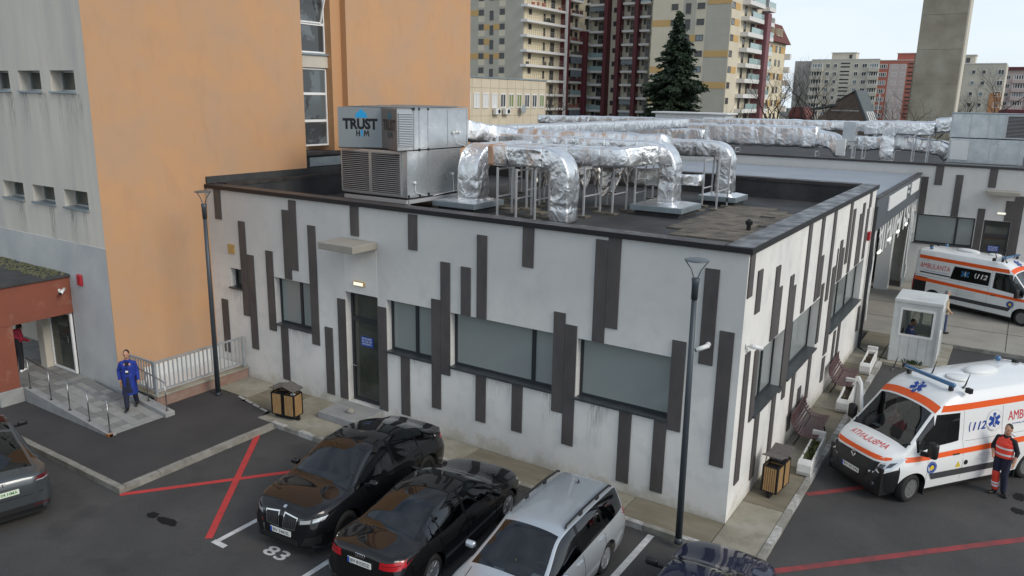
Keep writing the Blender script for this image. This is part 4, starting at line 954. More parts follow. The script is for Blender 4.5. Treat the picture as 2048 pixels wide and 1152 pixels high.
# duct 2: foreground duct along X with brown end, bends down to the roof
duct('foil_duct', 'foreground foil duct with brown insulation end, bending down at the front parapet', [(-9.05, 4.55, 7.02), (-7.25, 4.55, 7.02)] + arc((-7.22, 4.55, 6.50), .52, PI / 2, 0, 'xz')[1:] + [(-6.70, 4.55, 5.22)], .78, .66, seed=2, endcap='insulation')
# duct 3
duct('foil_duct', 'middle foil duct bending down onto the middle plinth', [(-11.2, 8.15, 7.17), (-5.55, 8.15, 7.17)] + arc((-5.52, 8.15, 6.62), .55, PI / 2, 0, 'xz')[1:] + [(-4.97, 8.15, 5.55)], .78, .60, seed=3)
duct('foil_duct', 'long pale foil duct directly behind the foreground duct', [(-10.6, 6.6, 6.98), (-6.0, 6.6, 6.98), (-5.2, 7.4, 7.05)], .70, .62, seed=4)
duct('foil_duct', 'rear foil duct bending down onto the small rear plinth', [(-9.5, 11.75, 7.08), (-5.0, 11.75, 7.08)] + arc((-4.85, 11.75, 6.60), .48, PI / 2, 0, 'xz')[1:] + [(-4.37, 11.75, 5.5)], .72, .60, seed=5)
duct('foil_duct', 'wide slack foil duct coming out of the air handler', [(-12.6, 6.1, 7.62), (-12.6, 7.3, 7.55), (-12.2, 8.8, 7.3), (-11.2, 9.3, 7.22), (-5.6, 9.3, 7.22)], 1.15, .72, seed=6, amp=.045)
duct('foil_duct', 'long straight foil duct running back towards the rear building', [(-12.0, 9.0, 7.45), (-12.0, 27.0, 7.45)], .9, .5, seed=7, amp=.02)
duct('foil_duct', 'drooping dull foil bundle under the middle duct', [(-10.2, 8.4, 6.25), (-8.6, 8.3, 6.15), (-6.9, 8.5, 6.3), (-5.3, 8.9, 6.25)], .62, .55, seed=8, m='foil_dull', amp=.06)
duct('foil_duct', 'thick foil sleeve poking out behind the middle bend', [(-5.6, 8.85, 6.2), (-4.15, 8.7, 6.28)], .34, .34, seed=9, amp=.03)
# rear roof ducts
duct('foil_duct', 'big crinkled duct along the rear roof edge', [(-14.5, 30.2, 6.82), (-5.4, 30.2, 6.85)], 1.25, 1.22, seed=10, amp=.05)
duct('foil_duct', 'upper rear duct along the back of the rear roof', [(-12.5, 32.2, 7.40), (-1.7, 32.2, 7.45)], 1.1, .62, seed=11)
duct('foil_duct', 'sagging foil end of the big rear duct', [(-5.6, 30.2, 6.85), (-4.6, 30.2, 6.7), (-4.1, 30.1, 6.2)], 1.05, .9, seed=12, amp=.06)
duct('foil_duct', 'slack bundle of foil ducts left of the big rear duct', [(-17.0, 29.6, 6.9), (-14.0, 29.6, 6.72), (-11.6, 29.8, 6.7)], .95, .8, seed=13, amp=.07, m='foil')
duct('foil_duct', 'foil duct dropping vertically at the rear roof edge', [(.2, 29.9, 7.5), (-1.4, 29.9, 7.5)] + arc((-1.35, 29.9, 7.02), .5, PI / 2, PI, 'xz')[1:] + [(-1.85, 29.9, 5.4)], .72, .72, up=(0, 0, 1), seed=14)
duct('foil_duct', 'upper foil duct feeding the rear air handler', [(-3.2, 31.0, 7.45), (-.2, 31.0, 7.5), (.9, 31.0, 7.75)], 1.0, .75, seed=15, amp=.05)
duct('foil_duct', 'lower sagging foil duct feeding the rear air handler', [(-3.6, 30.9, 6.6), (-1.0, 30.7, 6.75), (.6, 30.6, 6.55), (1.0, 30.6, 6.2)], 1.0, .8, seed=16, amp=.06)
duct('foil_duct', 'puffed foil sleeve joining the rear air handler', [(.2, 30.4, 7.65), (1.0, 30.4, 7.75)], 1.1, .8, seed=17, amp=.05)
duct('foil_duct', 'thin upper duct in front of the spruce on the rear roof', [(-25, 33.5, 7.2), (-12.0, 33.5, 7.35)], .9, .6, seed=18, amp=.03)
tag(MB().box(-16.2, 33.2, 7.0, -11.6, 34.8, 7.85).box(-16.4, 33.0, 7.85, -11.4, 35.0, 7.95).build('roof_plant_box', 'white_plastic', None, bevel=.02), 'white flat-topped plant box on the rear roof before the spruce', 'plant box')
# torn foil hanging
def rag(label, x0, x1, z0, z1, y, seed, m='foil_dull'):
    nu, nv = 22, 20; vs = []; fs = []
    for j in range(nv + 1):
        for i in range(nu + 1):
            u, v = i / nu, j / nv; bot = z0 + (z1 - z0) * (.25 + .35 * abs(noise.noise((u * 5, seed, 0))) + .3 * abs(u - .45))
            z = z1 + (bot - z1) * v * (1.15 if i % 5 else .8)
            x = x0 + (x1 - x0) * (u * (1 - .35 * v) + .18 * v)
            vs.append((x, y + .14 * math.sin(u * 19 + seed) * (.3 + v) + .12 * noise.noise((u * 6, v * 6, seed)), z))
    for j in range(nv):
        for i in range(nu): fs.append((j * (nu + 1) + i, j * (nu + 1) + i + 1, (j + 1) * (nu + 1) + i + 1, (j + 1) * (nu + 1) + i))
    o = MB().add(vs, fs).build('torn_foil', m); sm = o.modifiers.new('solid', 'SOLIDIFY'); sm.thickness = .006
    return tag(o, label, 'torn foil')
rag('large torn foil sheet hanging under the middle duct', -8.3, -5.9, 5.35, 6.95, 7.7, 2.3)
rag('narrow torn foil strip hanging left of the foreground duct bend', -9.6, -8.4, 5.5, 6.7, 7.2, 5.1)
# steel stands
def stand(label, x, y, zt, dx=.0, dy=.7, z=RZ, foot=True):
    t = thing('duct_stand', label, 'stand', (x, y, z), group='thin galvanised stands under the roof ducts')
    for k in (0, 1):
        px, py = x + dx * k, y + dy * k
        MB().box(px - .025, py - .025, z, px + .025, py + .025, zt).build('post', 'galv_post', t)
        if foot: MB().box(px - .17, py - .17, z, px + .17, py + .17, z + .05).build('foot_slab', 'roof_tile', t)
    MB().bar((x, y, z + .62), (x + dx, y + dy, z + .62), .035, .035).build('brace', 'galv_post', t)
    MB().bar((x, y, zt - .05), (x + dx, y + dy, zt - .05), .04, .05).build('cross_bar', 'galv_post', t)
st = [(-8.75, 4.16, 6.68, 0, .8), (-8.05, 4.1, 6.68, 0, .86), (-7.45, 4.18, 6.68, 0, .8), (-9.0, 6.2, 6.66, .0, .8), (-7.7, 6.2, 6.66, 0, .8), (-6.75, 5.85, 6.70, .0, 1.1), (-6.3, 6.9, 6.72, 0, 1.0), (-10.6, 7.9, 6.85, 0, .8), (-9.3, 7.8, 6.85, 0, .8), (-7.3, 7.75, 6.85, 0, .8),
      (-5.95, 7.75, 6.86, 0, .8), (-8.8, 11.4, 6.78, 0, .8), (-6.9, 11.4, 6.78, 0, .8), (-4.75, 10.6, 6.8, .0, .9), (-4.05, 10.0, 6.9, .0, 1.1), (-11.5, 9.0, 6.86, 0, .8), (-12.3, 13.0, 7.2, .6, 0), (-12.3, 17.0, 7.2, .6, 0)]
pos_words = ['first from the left under the foreground duct', 'second from the left under the foreground duct', 'third under the foreground duct, beside its bend', 'left one under the long pale duct', 'middle one under the long pale duct', 'right one under the long pale duct, with stone feet', 'tall one just right of the foreground bend',
             'leftmost under the middle duct', 'second under the middle duct', 'third under the middle duct behind the torn foil', 'nearest the middle plinth', 'left one under the rear duct', 'middle one under the rear duct', 'left of the small rear plinth', 'front of the small rear plinth', 'under the slack duct', 'nearer one under the duct running back', 'farther one under the duct running back']
for (x, y, zt_, dx, dy), w in zip(st, pos_words): stand('thin galvanised duct stand, ' + w, x, y, zt_, dx, dy)
for i, (x, zt_) in enumerate(((-9.5, 6.2), (-5.2, 6.2), (-3.4, 6.6), (-.6, 7.2), (.05, 7.2), (-2.9, 6.6))): stand('thin galvanised stand on the rear roof below ' + ['the big crinkled duct', 'the sagging end of the big duct', 'the lower sagging duct, left', 'the puffed sleeve, left', 'the puffed sleeve, right', 'the lower sagging duct, right'][i], x, 29.0, zt_, 0, .9, z=5.3, foot=False)
# rear air handler
ra = thing('air_handling_unit', 'grey air handling unit on the rear roof at the right edge', 'air handler', (2.6, 30.2, 5.3))
MB().box(.95, 29.3, 5.95, 4.1, 31.4, 7.12).build('lower_casing', 'galv', ra, bevel=.01); MB().box(.90, 29.3, 7.16, 4.4, 31.4, 8.30).build('upper_casing', 'galv', ra, bevel=.01)
for x in (.97, 1.85, 2.7, 3.0, 3.9): piece('frame_profile', 'galv_frame', ra, (x, 29.29, 6.54), (.05, .03, 1.15))
for x in (.93, 1.75, 2.5, 2.85, 3.15): piece('frame_profile', 'galv_frame', ra, (x, 29.29, 7.73), (.05, .03, 1.12))
for a, b in ((2.03, 2.68), (3.03, 3.87)): boxp('door_panel', 'galv', ra, a, 29.285, 6.0, b, 29.299, 7.08)
for a, b in ((.97, 1.71), (1.79, 2.47), (2.54, 2.82), (2.88, 3.12)): boxp('door_panel', 'galv', ra, a, 29.285, 7.2, b, 29.299, 8.26)
louvre_panel(ra, 3.2, 4.38, 7.18, 8.28, 29.295, 'louvre', 16)
boxp('top_sheet', 'galv_plinth', ra, .88, 29.25, 8.302, 4.45, 31.45, 8.34); boxp('control_box', 'white_plastic', ra, 1.05, 29.18, 6.1, 1.8, 29.284, 7.0)
MB().bar((.9, 29.35, 5.86), (4.0, 29.35, 5.86), .1, .12).bar((.9, 31.3, 5.86), (4.0, 31.3, 5.86), .1, .12).build('skid', 'galv_frame', ra)
for x in (1.0, 2.4, 3.8):
    for y in (29.35, 31.3): piece('leg', 'galv_frame', ra, (x, y, 5.55), (.1, .1, .5))
cu = thing('control_cabinet', 'small grey louvred cabinet between the rear foil ducts', 'cabinet', (-3.75, 29.6, 5.3))
MB().box(-4.05, 29.5, 6.75, -3.45, 30.3, 7.75).build('casing', 'galv', cu, bevel=.01); MB().box(-4.25, 29.2, 6.0, -3.8, 29.45, 6.85).build('electrical_box', 'white_plastic', cu, bevel=.01)
for x in (-4.0, -3.5): piece('leg', 'galv_frame', cu, (x, 29.9, 6.02), (.06, .06, 1.45))
# paving tiles on the main roof
tl = thing('roof_paving', 'weathered square tile paving on the dark roof near the side parapet', 'paving', (-3, 7.5, RZ))
for i in range(5):
    for j in range(14):
        if (i, j) in ((4, 13), (3, 13), (4, 12), (0, 0), (4, 5), (3, 9), (0, 1)): continue
        piece('tile', 'roof_tile', tl, (-3.95 + .5 * i + .25, 4.5 + .5 * j + .25, RZ + .02 + random.uniform(-.005, .006)), (.485, .485, .04), random.uniform(-.015, .015))
for x, y in ((-9.4, 5.8), (-8.8, 6.2), (-8.2, 5.7), (-7.9, 6.5), (-9.8, 6.4), (-5.2, 10.4), (-4.6, 9.6), (-5.8, 10.9)):
    piece('tile', 'roof_tile', tl, (x, y, RZ + .02), (.5, .45, .04), random.uniform(-.3, .3))
tag(MB().lathe([(.06, 0), (.06, .2), (.1, .2), (.1, .3), (.02, .36)], 10, (-1.9, 6.4, RZ)).build('roof_vent', 'black', None, smooth=False), 'small black vent pipe on the roof tiles', 'vent')
# ================================================================== FAR BUILDINGS
_win = {}
def win_mesh(face, frame, glass, nm=1):
    """unit window: 1 x 1, frame ring proud, pane set back; face '-y' or '+x'"""
    k = (face, frame, glass, nm)
    if k in _win: return _win[k]
    mb = MB(); f = .09
    def b(u0, u1, v0, v1, d0, d1):
        if face == '-y': mb.box(u0, -d1, v0, u1, -d0, v1)
        else: mb.box(d0, u0, v0, d1, u1, v1)
    mb.cur = 0
    b(-.5, .5, -.5, -.5 + f, 0, 1); b(-.5, .5, .5 - f, .5, 0, 1); b(-.5, -.5 + f, -.5 + f, .5 - f, 0, 1); b(.5 - f, .5, -.5 + f, .5 - f, 0, 1)
    for i in range(nm - 1):
        u = -.5 + (i + 1) / nm; b(u - f * .4, u + f * .4, -.5 + f, .5 - f, 0, .9)
    mb.cur = 1
    b(-.5 + f, .5 - f, -.5 + f, .5 - f, 0, .35)
    me = mb.mesh('window', [frame, glass]); _win[k] = me
    return me
def fwin(parent, face, x, y, z, w, h, frame='apt_frame', glass='apt_win', nm=1, d=.06, name='window'):
    o = bpy.data.objects.new(name, win_mesh(face, frame, glass, nm)); o.location = Vector((x, y, z)) - root_loc(parent)
    o.scale = (w, d, h) if face == '-y' else (d, w, h)
    return link(o, parent)
FH = 2.8
# ---- wing A: gable (-Y) and balcony side (+X)
XA, YA = -82.0, 120.7
wa = thing('apartment_block', 'tall beige apartment block with long white balconies behind the orange wall', 'building', (-90, 132, 0))
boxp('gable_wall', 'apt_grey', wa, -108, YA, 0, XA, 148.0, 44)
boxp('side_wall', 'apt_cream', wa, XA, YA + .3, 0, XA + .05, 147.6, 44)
slabz = [26.15 - FH * k + .0 for k in range(9)] + [26.15 + FH * k for k in (1, 2, 3, 4, 5)]
def rnd(): return random.random()
for k in range(-4, 8):
    zf = 23.35 - FH * k                                     # floor level of this storey
    if zf < 2 or zf > 40: continue
    for j, (a, b) in enumerate(((-92.77, -91.5), (-90.05, -89.15), (-87.64, -86.43), (-97.6, -96.4))):
        tall = j == 1 and k > -1
        fwin(wa, '-y', (a + b) / 2, YA, zf + (1.1 if tall else 1.72), b - a, 1.85 if tall else 1.15, nm=1 if j == 1 else 2)
    if k in (-1, 1, 3): boxp('facade_panel', 'apt_orange', wa, -89.15, YA - .03, zf + 1.15, -87.64, YA + .01, zf + 2.28)
    if k == -1: boxp('facade_panel', 'apt_orange', wa, -86.43, YA - .03, zf + 1.15, XA, YA + .01, zf + 2.28)
    if k in (0, 3): boxp('facade_panel', 'apt_orange', wa, -96.4, YA - .03, zf + 1.15, -92.77, YA + .01, zf + 2.28)
    if k in (1, 2, 3): boxp('facade_panel', 'apt_orange', wa, -91.5, YA - .03, zf + 1.15, -90.05, YA + .01, zf + 2.28)
    for (a, b) in ((-92.9, -91.35), (-87.8, -86.3)):
        boxp('facade_panel', 'apt_beige', wa, a, YA - .02, zf - .1, b, YA + .01, zf + 1.12)
    # balconies on the +X side: two bays and a third beyond the second fin
    for (y0, y1, pr) in ((119.6, 134.9, 1.5), (137.9, 142.9, 1.3), (146.0, 147.5, 1.0)):
        boxp('balcony_slab', 'apt_slab', wa, XA + .05, y0, zf - .42, XA + pr, y1, zf + .05)
        ra_ = rnd()
        if ra_ < .22: boxp('balcony_rail', 'apt_glassrail', wa, XA + pr - .06, y0 + .1, zf + .06, XA + pr - .02, y1 - .1, zf + 1.0)
        else:
            mb = MB().bar((XA + pr - .05, y0 + .1, zf + 1.02), (XA + pr - .05, y1 - .1, zf + 1.02), .05).bar((XA + pr - .05, y0 + .1, zf + .55), (XA + pr - .05, y1 - .1, zf + .55), .03)
            nn = int((y1 - y0) / .8)
            for i in range(nn + 1): y_ = y0 + .1 + (y1 - y0 - .2) * i / nn; mb.bar((XA + pr - .05, y_, zf + .05), (XA + pr - .05, y_, zf + 1.02), .035)
            mb.build('balcony_rail', 'apt_rail', wa)
        ys = [(y0 + .22 * (y1 - y0), 1.1, 1.1), (y0 + .58 * (y1 - y0), .7, 1.6), (y0 + .8 * (y1 - y0), 1.6, 2.0)] if y1 - y0 > 8 else [(y0 + .35 * (y1 - y0), 1.3, 1.3), (y0 + .8 * (y1 - y0), 1.1, 2.0)]
        for (yc, w, h) in ys: fwin(wa, '+x', XA + .055, yc, zf + (1.7 if h < 1.4 else 1.05), w, h, glass='apt_win', nm=2 if w > 1 else 1)
        if rnd() < .5 and y1 - y0 > 4:
            cm = random.choice(['apt_win', 'apt_frame', 'block_red', 'apt_maroon'])
            for _ in range(4): yc = random.uniform(y0 + .6, y1 - .6); boxp('balcony_furniture', cm, wa, XA + pr - .6, yc, zf + .06, XA + pr - .2, yc + random.uniform(.3, .9), zf + random.uniform(.5, .95))
        if y1 - y0 < 6 and y0 > 137 and 137 < y0 < 140 and rnd() < .4: boxp('balcony_glazing', 'apt_win_sky', wa, XA + pr - .1, y0 + .1, zf + 1.05, XA + pr - .04, y1 - .1, zf + 2.3)
for y in (135.6, 144.0): boxp('fin', 'apt_maroon', wa, XA + .05, y - .42, 0, XA + 1.9, y + .42, 44 if y < 140 else 22.9)
for y in (135.1,): boxp('fin_edge', 'apt_slab', wa, XA + 1.2, y - .08, 0, XA + 1.85, y + .08, 44)
# ---- middle wing facing -Y
YM = 148.0
wm = thing('apartment_block', 'recessed middle wing with dark red fins between the beige blocks', 'building', (-70, 150, 0))
boxp('wall', 'apt_beige', wm, -82, YM + .01, 0, -56, 160, 44)
for k in range(-4, 9):
    zf = 23.1 - 2.82 * k
    if zf < 1 or zf > 40: continue
    for (x0, x1) in ((-81.2, -77.6), (-73.2, -70.3), (-69.1, -66.8)):
        boxp('balcony_slab', 'apt_slab', wm, x0, YM - 1.4, zf - .42, x1, YM, zf + .05)
        r_ = rnd()
        if r_ < .2: boxp('balcony_rail', 'apt_glassrail', wm, x0 + .05, YM - 1.38, zf + .06, x1 - .05, YM - 1.34, zf + 1.0)
        else:
            mb = MB().bar((x0, YM - 1.35, zf + 1.02), (x1, YM - 1.35, zf + 1.02), .05)
            nn = 8
            for i in range(nn + 1): x_ = x0 + (x1 - x0) * i / nn; mb.bar((x_, YM - 1.35, zf + .05), (x_, YM - 1.35, zf + 1.02), .035)
            mb.build('balcony_rail', 'apt_rail', wm)
        fwin(wm, '-y', x0 + (x1 - x0) * .28, YM, zf + 1.7, (x1 - x0) * .24, 1.2); fwin(wm, '-y', x0 + (x1 - x0) * .66, YM, zf + 1.12, (x1 - x0) * .42, 2.0, nm=2)
        if r_ > .8: boxp('awning', 'block_red' if r_ > .9 else 'apt_win_sky', wm, x0 + .1, YM - 1.36, zf + 1.3, x1 - .1, YM - 1.30, zf + 2.2)
    fwin(wm, '-y', -75.4, YM, zf + 1.55, 1.15, 1.05)
for x in (-76.9, -73.9, -69.7): boxp('fin', 'apt_maroon', wm, x - .42, YM - 2.0, 0, x + .42, YM, 44)
# ---- wing B
XB, YB2 = -43.9, 130.1
wb_ = thing('apartment_block', 'tall beige apartment block with orange bands right of the spruce', 'building', (-51, 145, 0))
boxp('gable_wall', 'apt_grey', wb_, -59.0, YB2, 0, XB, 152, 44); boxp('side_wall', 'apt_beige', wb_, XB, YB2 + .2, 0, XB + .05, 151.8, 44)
boxp('facade_panel', 'apt_beige', wb_, -59.0, YB2 - .03, 0, -53.0, YB2 + .01, 44); boxp('facade_panel', 'apt_beige', wb_, -50.5, YB2 - .025, 0, -48.55, YB2 + .01, 44)
for k in range(-4, 8):
    zf = 20.95 - FH * k
    if zf < 1 or zf > 40: continue
    fwin(wb_, '-y', -49.5, YB2 - .03, zf + 1.72, 1.45, 1.1, nm=2, glass='apt_win_sky' if k in (1, 3) else 'apt_win')
    fwin(wb_, '-y', -51.95, YB2 - .03, zf + 1.35, 1.0, 1.85); fwin(wb_, '-y', -54.6, YB2 - .03, zf + 1.72, 1.3, 1.1, nm=2)
    if k in (0,): boxp('facade_panel', 'apt_orange', wb_, -59.0, YB2 - .05, zf + 1.1, -55.3, YB2 - .02, zf + 2.3)
    if k in (-1,): boxp('facade_panel', 'apt_orange', wb_, -48.3, YB2 - .05, zf + 1.9, XB, YB2 - .02, zf + 3.0)
    if k in (2, 4): boxp('facade_panel', 'apt_orange', wb_, -48.55, YB2 - .05, zf + 1.1, XB, YB2 - .02, zf + 2.25)
    if k == 1: boxp('facade_panel', 'apt_orange', wb_, -51.4, YB2 - .05, zf + 1.1, -50.3, YB2 - .02, zf + 2.3)
    if k in (3, 5): boxp('facade_panel', 'apt_orange', wb_, -59.0, YB2 - .05, zf + 1.1, -56.3, YB2 - .02, zf + 2.3)
    # side with balconies
    fwin(wb_, '+x', XB + .055, 131.2, zf + 1.7, 1.6, 1.15, glass='apt_win_sky' if rnd() < .6 else 'apt_win', frame='apt_frame', nm=2)
    if k in (-1, 0, 1, 3): boxp('facade_panel', 'apt_orange', wb_, XB + .05, 132.2, zf + 1.1, XB + .08, 135.2, zf + 2.3)
    for (y0, y1) in ((136.0, 145.6), (148.6, 153.0)):
        boxp('balcony_slab', 'apt_slab', wb_, XB + .05, y0, zf - .5, XB + 1.6, y1, zf + .25)
        gl = rnd() < .75
        boxp('balcony_rail', 'apt_glassrail' if gl else 'apt_rail', wb_, XB + 1.5, y0 + (2.2 if y0 < 140 else .1), zf + .26, XB + 1.56, y1 - .1, zf + 1.25)
        fwin(wb_, '+x', XB + .055, y0 + .75 * (y1 - y0), zf + 1.3, 2.4, 2.0, nm=2); fwin(wb_, '+x', XB + .055, y0 + .25 * (y1 - y0), zf + 1.3, 1.2, 2.0)
boxp('fin', 'block_red', wb_, XB + .05, 145.9, 0, XB + 2.2, 148.3, 25.4)
mat('fin_plum', (0.20, 0.075, 0.085), .6)
for ch in wb_.children:
    if ch.name.startswith('fin'): ch.data = MB().box(-.5, -.5, -.5, .5, .5, .5).mesh('fin', 'fin_plum')
# lower rear part with mansard roof
wc = thing('mansard_apartment_block', 'cream apartment house with dark red mansard roof', 'building', (-48, 162, 0))
boxp('wall', 'apt_cream', wc, -60, 153.6, 0, XB + .02, 169.0, 21.0)
ms = MB().add([(-60, 153.5, 20.9), (XB + .9, 153.5, 20.9), (XB + .9, 170.0, 20.9), (-60, 170.0, 20.9), (-60, 154.5, 24.9), (XB - 1.0, 154.5, 24.9), (XB - 1.0, 168.2, 24.9), (-60, 168.2, 24.9)], [(0, 3, 2, 1), (4, 5, 6, 7), (0, 1, 5, 4), (1, 2, 6, 5), (2, 3, 7, 6), (3, 0, 4, 7)]).build('mansard_roof', 'roof_red', wc)
boxp('roof_lantern', 'apt_slab', ms, -58, 158, 24.9, XB - 1.5, 164.5, 26.0)
for y in (156.3, 160.4, 162.8): fwin(wc, '+x', XB - .1, y, 22.9, 1.1, 1.5, frame='apt_cream', d=.7, name='dormer')
for k in range(7):
    zf = 18.15 - FH * k
    for y in (154.8, 157.6, 161.6, 164.4): fwin(wc, '+x', XB + .03, y, zf + 1.4, 1.25, 1.35)
    if k % 2 == 0: boxp('facade_panel', 'apt_orange', wc, XB + .02, 158.4, zf + .75, XB + .05, 160.8, zf + 2.1); boxp('facade_panel', 'apt_orange', wc, XB + .02, 165.3, zf + .75, XB + .05, 168.6, zf + 2.1)
    if k < 6: boxp('balcony', 'apt_slab', wc, XB + .05, 168.7, zf - .4, XB + 1.2, 170.0, zf + .8)
# ---- panel blocks on the horizon
def panel_block(label, x0, x1, y, zt, dep, m, cols, f0, fh, n, gable=None, gm='block_grey', group=None, frame='frame_white', stair=None, top=None):
    t = thing('panel_block', label, 'building', ((x0 + x1) / 2, y + dep / 2, 0))
    boxp('wall', m, t, x0, y, 0, x1, y + dep, zt)
    if gable: boxp('gable', gm, t, gable[0], y - .0 + gable[1], 0, x0, y + dep, zt - .3)
    for k in range(n):
        z = f0 - fh * k
        for (u, w, h, nm) in cols:
            fwin(t, '-y', u, y, z, w, h, frame=frame, nm=nm, d=.12, glass='apt_win' if rnd() < .75 else 'apt_win_sky')
            if w > 2.4: boxp('balcony', m, t, u - w / 2 - .15, y - 1.0, z - h / 2 - 1.15, u + w / 2 + .15, y - .01, z - h / 2)
        if stair:
            for dz in (-.35, .75): boxp('stair_opening', 'apt_win', t, stair[0], y - .05, z + dz - .2, stair[1], y + .01, z + dz + .22)
    boxp('parapet', 'apt_slab', t, x0, y - .08, zt, x1, y + .3, zt + .18)
    if top: 
        rt = boxp('roof_housing', m, t, top[0], y + 4, zt, top[1], y + 9, zt + 2.3); boxp('roof_housing_lid', 'apt_slab', t, top[0] - .3, y + 3.7, zt + 2.3, top[1] + .3, y + 9.3, zt + 2.5)
        fwin(t, '-y', top[1] - 1.6, y + 4, zt + 1.1, .9, 1.2)
    return t
YC = 266
panel_block('long beige panel block with glazed balconies left of the concrete tower', -60.3, -39.4, YC, 22.4, 12, 'block_beige', [(-58.4, 3.6, 1.35, 4), (-55.0, 1.3, 1.3, 2), (-52.6, 1.0, 1.3, 2), (-46.2, 1.2, 1.3, 2), (-43.7, 1.5, 1.3, 2), (-40.9, 2.8, 1.4, 4)], 20.45, 2.55, 7, gable=(-66.0, 1.5), stair=(-51.0, -48.2), top=(-54.9, -47.4))
panel_block('red and pink panel block partly hidden by the concrete tower', -39.35, -26.0, YC + .4, 22.0, 12, 'block_red', [(-38.2, 2.3, 1.4, 4), (-34.9, 1.6, 1.35, 3), (-32.4, 1.1, 1.35, 2)], 20.2, 2.55, 7, stair=(-31.0, -28.4), top=(-35.0, -27.0))
t = bpy.data.objects['panel_block.001']
boxp('facade_panel', 'block_pink', t, -36.5, YC + .33, 0, -31.4, YC + .42, 20.9)
panel_block('beige panel block with blank gable right of the concrete tower', -12.4, -3.2, 222.0, 18.9, 14, 'block_beige', [(-10.2, .9, 1.0, 1), (-7.9, .9, 1.0, 1), (-4.2, 1.4, 1.3, 2)], 16.9, 2.7, 6, gable=(-17, .8), top=(-16.0, -10.5))
boxp('corner_panel', 'block_brick', bpy.data.objects['panel_block.002'], -6.0, 221.9, 0, -3.25, 222.0, 11.8)
panel_block('pink and grey panel block with red roof edge at the right frame edge', -6.0, 10.0, 300.0, 20.0, 14, 'block_pink', [(-4.6, 1.2, 1.3, 2), (-1.4, 3.6, 1.5, 5), (3.0, 3.2, 1.5, 4)], 17.9, 2.8, 6)
boxp('roof_edge', 'apt_maroon', bpy.data.objects['panel_block.003'], -6.4, 299.2, 20.2, 10.4, 301, 21.2)
# distant grey block peeking out
tag(MB().box(-78, 330, 0, -70, 345, 15).build('distant_block', 'block_grey'), 'small grey distant block between the cream house and the panel block', 'building')
# ---- concrete tower
ct = thing('concrete_tower', 'tall windowless concrete tower rising above the rear roof', 'tower', (-3.6, 70, 0))
boxp('shaft', 'tower_concrete', ct, -5.55, 67.2, 0, -1.9, 70.2, 30)
boxp('sunlit_side_sheet', 'block_beige', ct, -1.9, 67.25, 0, -1.78, 70.15, 30)  # paler sheet over the whole +X face: sunlight put into its colour
for z in (4.5, 7.5, 10.5, 13.5, 16.5, 19.5): boxp('lift_joint', 'joint', ct, -5.56, 67.192, z, -1.9, 67.201, z + .03)
boxp('stub', 'tower_concrete', ct, -5.75, 68.0, 0, -5.551, 69, 13.2)
# ---- brick house with steep slate roof
hs = thing('steep_roof_house', 'brown brick house with steep dark slate roof and skylights', 'house', (-12, 76, 0))
gb = [(-18.5, 3.0), (-13.6, 8.3), (-13.2, 8.75), (-11.45, 9.85), (-9.6, 5.8), (-9.6, 0), (-18.5, 0)]
MB().extrude([(x, 73.4, z) for x, z in gb], (0, 6, 0)).build('gable', 'brown_brick', hs)
sr = MB().extrude([(-11.5, 73.2, 9.82), (-11.4, 73.2, 10.0), (-9.1, 73.2, 5.2), (-9.25, 73.2, 5.0)], (0, 6.6, 0)).build('roof', 'roof_slate', hs)
MB().extrude([(-11.6, 73.2, 9.84), (-11.4, 73.2, 10.0), (-13.1, 73.2, 8.95), (-13.2, 73.2, 8.78)], (0, 6.6, 0)).build('roof', 'roof_slate', hs)
MB().extrude([(-15.6, 72.9, 7.9), (-15.6, 72.9, 8.1), (-13.1, 72.9, 8.62), (-13.1, 72.9, 8.42)], (0, 4, 0)).build('lean_to_roof', 'roof_slate', hs)
for y in (74.6, 75.8, 77.0, 78.2):
    a = Vector((-11.4, y, 10.0)).lerp(Vector((-9.1, y, 5.2)), .45); b = Vector((-11.4, y, 10.0)).lerp(Vector((-9.1, y, 5.2)), .68)
    MB().add([a + Vector((.03, -.35, .02)), a + Vector((.03, .35, .02)), b + Vector((.03, .35, .02)), b + Vector((.03, -.35, .02))], [(0, 3, 2, 1)]).build('skylight', 'curtain', hs)
boxp('string_course', 'block_grey', hs, -13.6, 73.34, 7.85, -10.9, 73.40, 7.98)
tag(MB().tube([(-8.75, 71, 0), (-8.75, 71, 9.6)], .06, 8).build('white_pole', 'white_plastic'), 'thin white pole beside the slate-roofed house', 'pole')
tag(MB().extrude([(0.0, 90, 6.5), (1.0, 90, 8.3), (8, 90, 8.3), (9, 90, 6.5)], (0, 8, 0)).box(0.3, 90.3, 0, 8.8, 97.5, 6.5).build('red_roofed_shed', 'apt_maroon'), 'low shed with dark red roof behind the rear air handler', 'shed')
tag(MB().extrude([(-25.0, 101, 6.6), (-24.4, 101, 8.0), (-23.0, 101, 8.0), (-22.4, 101, 6.6)], (0, 5, 0)).box(-24.8, 101.2, 0, -22.6, 105.5, 6.6).build('red_roofed_kiosk', 'roof_red'), 'small building with red roof left of the slate-roofed house', 'building')
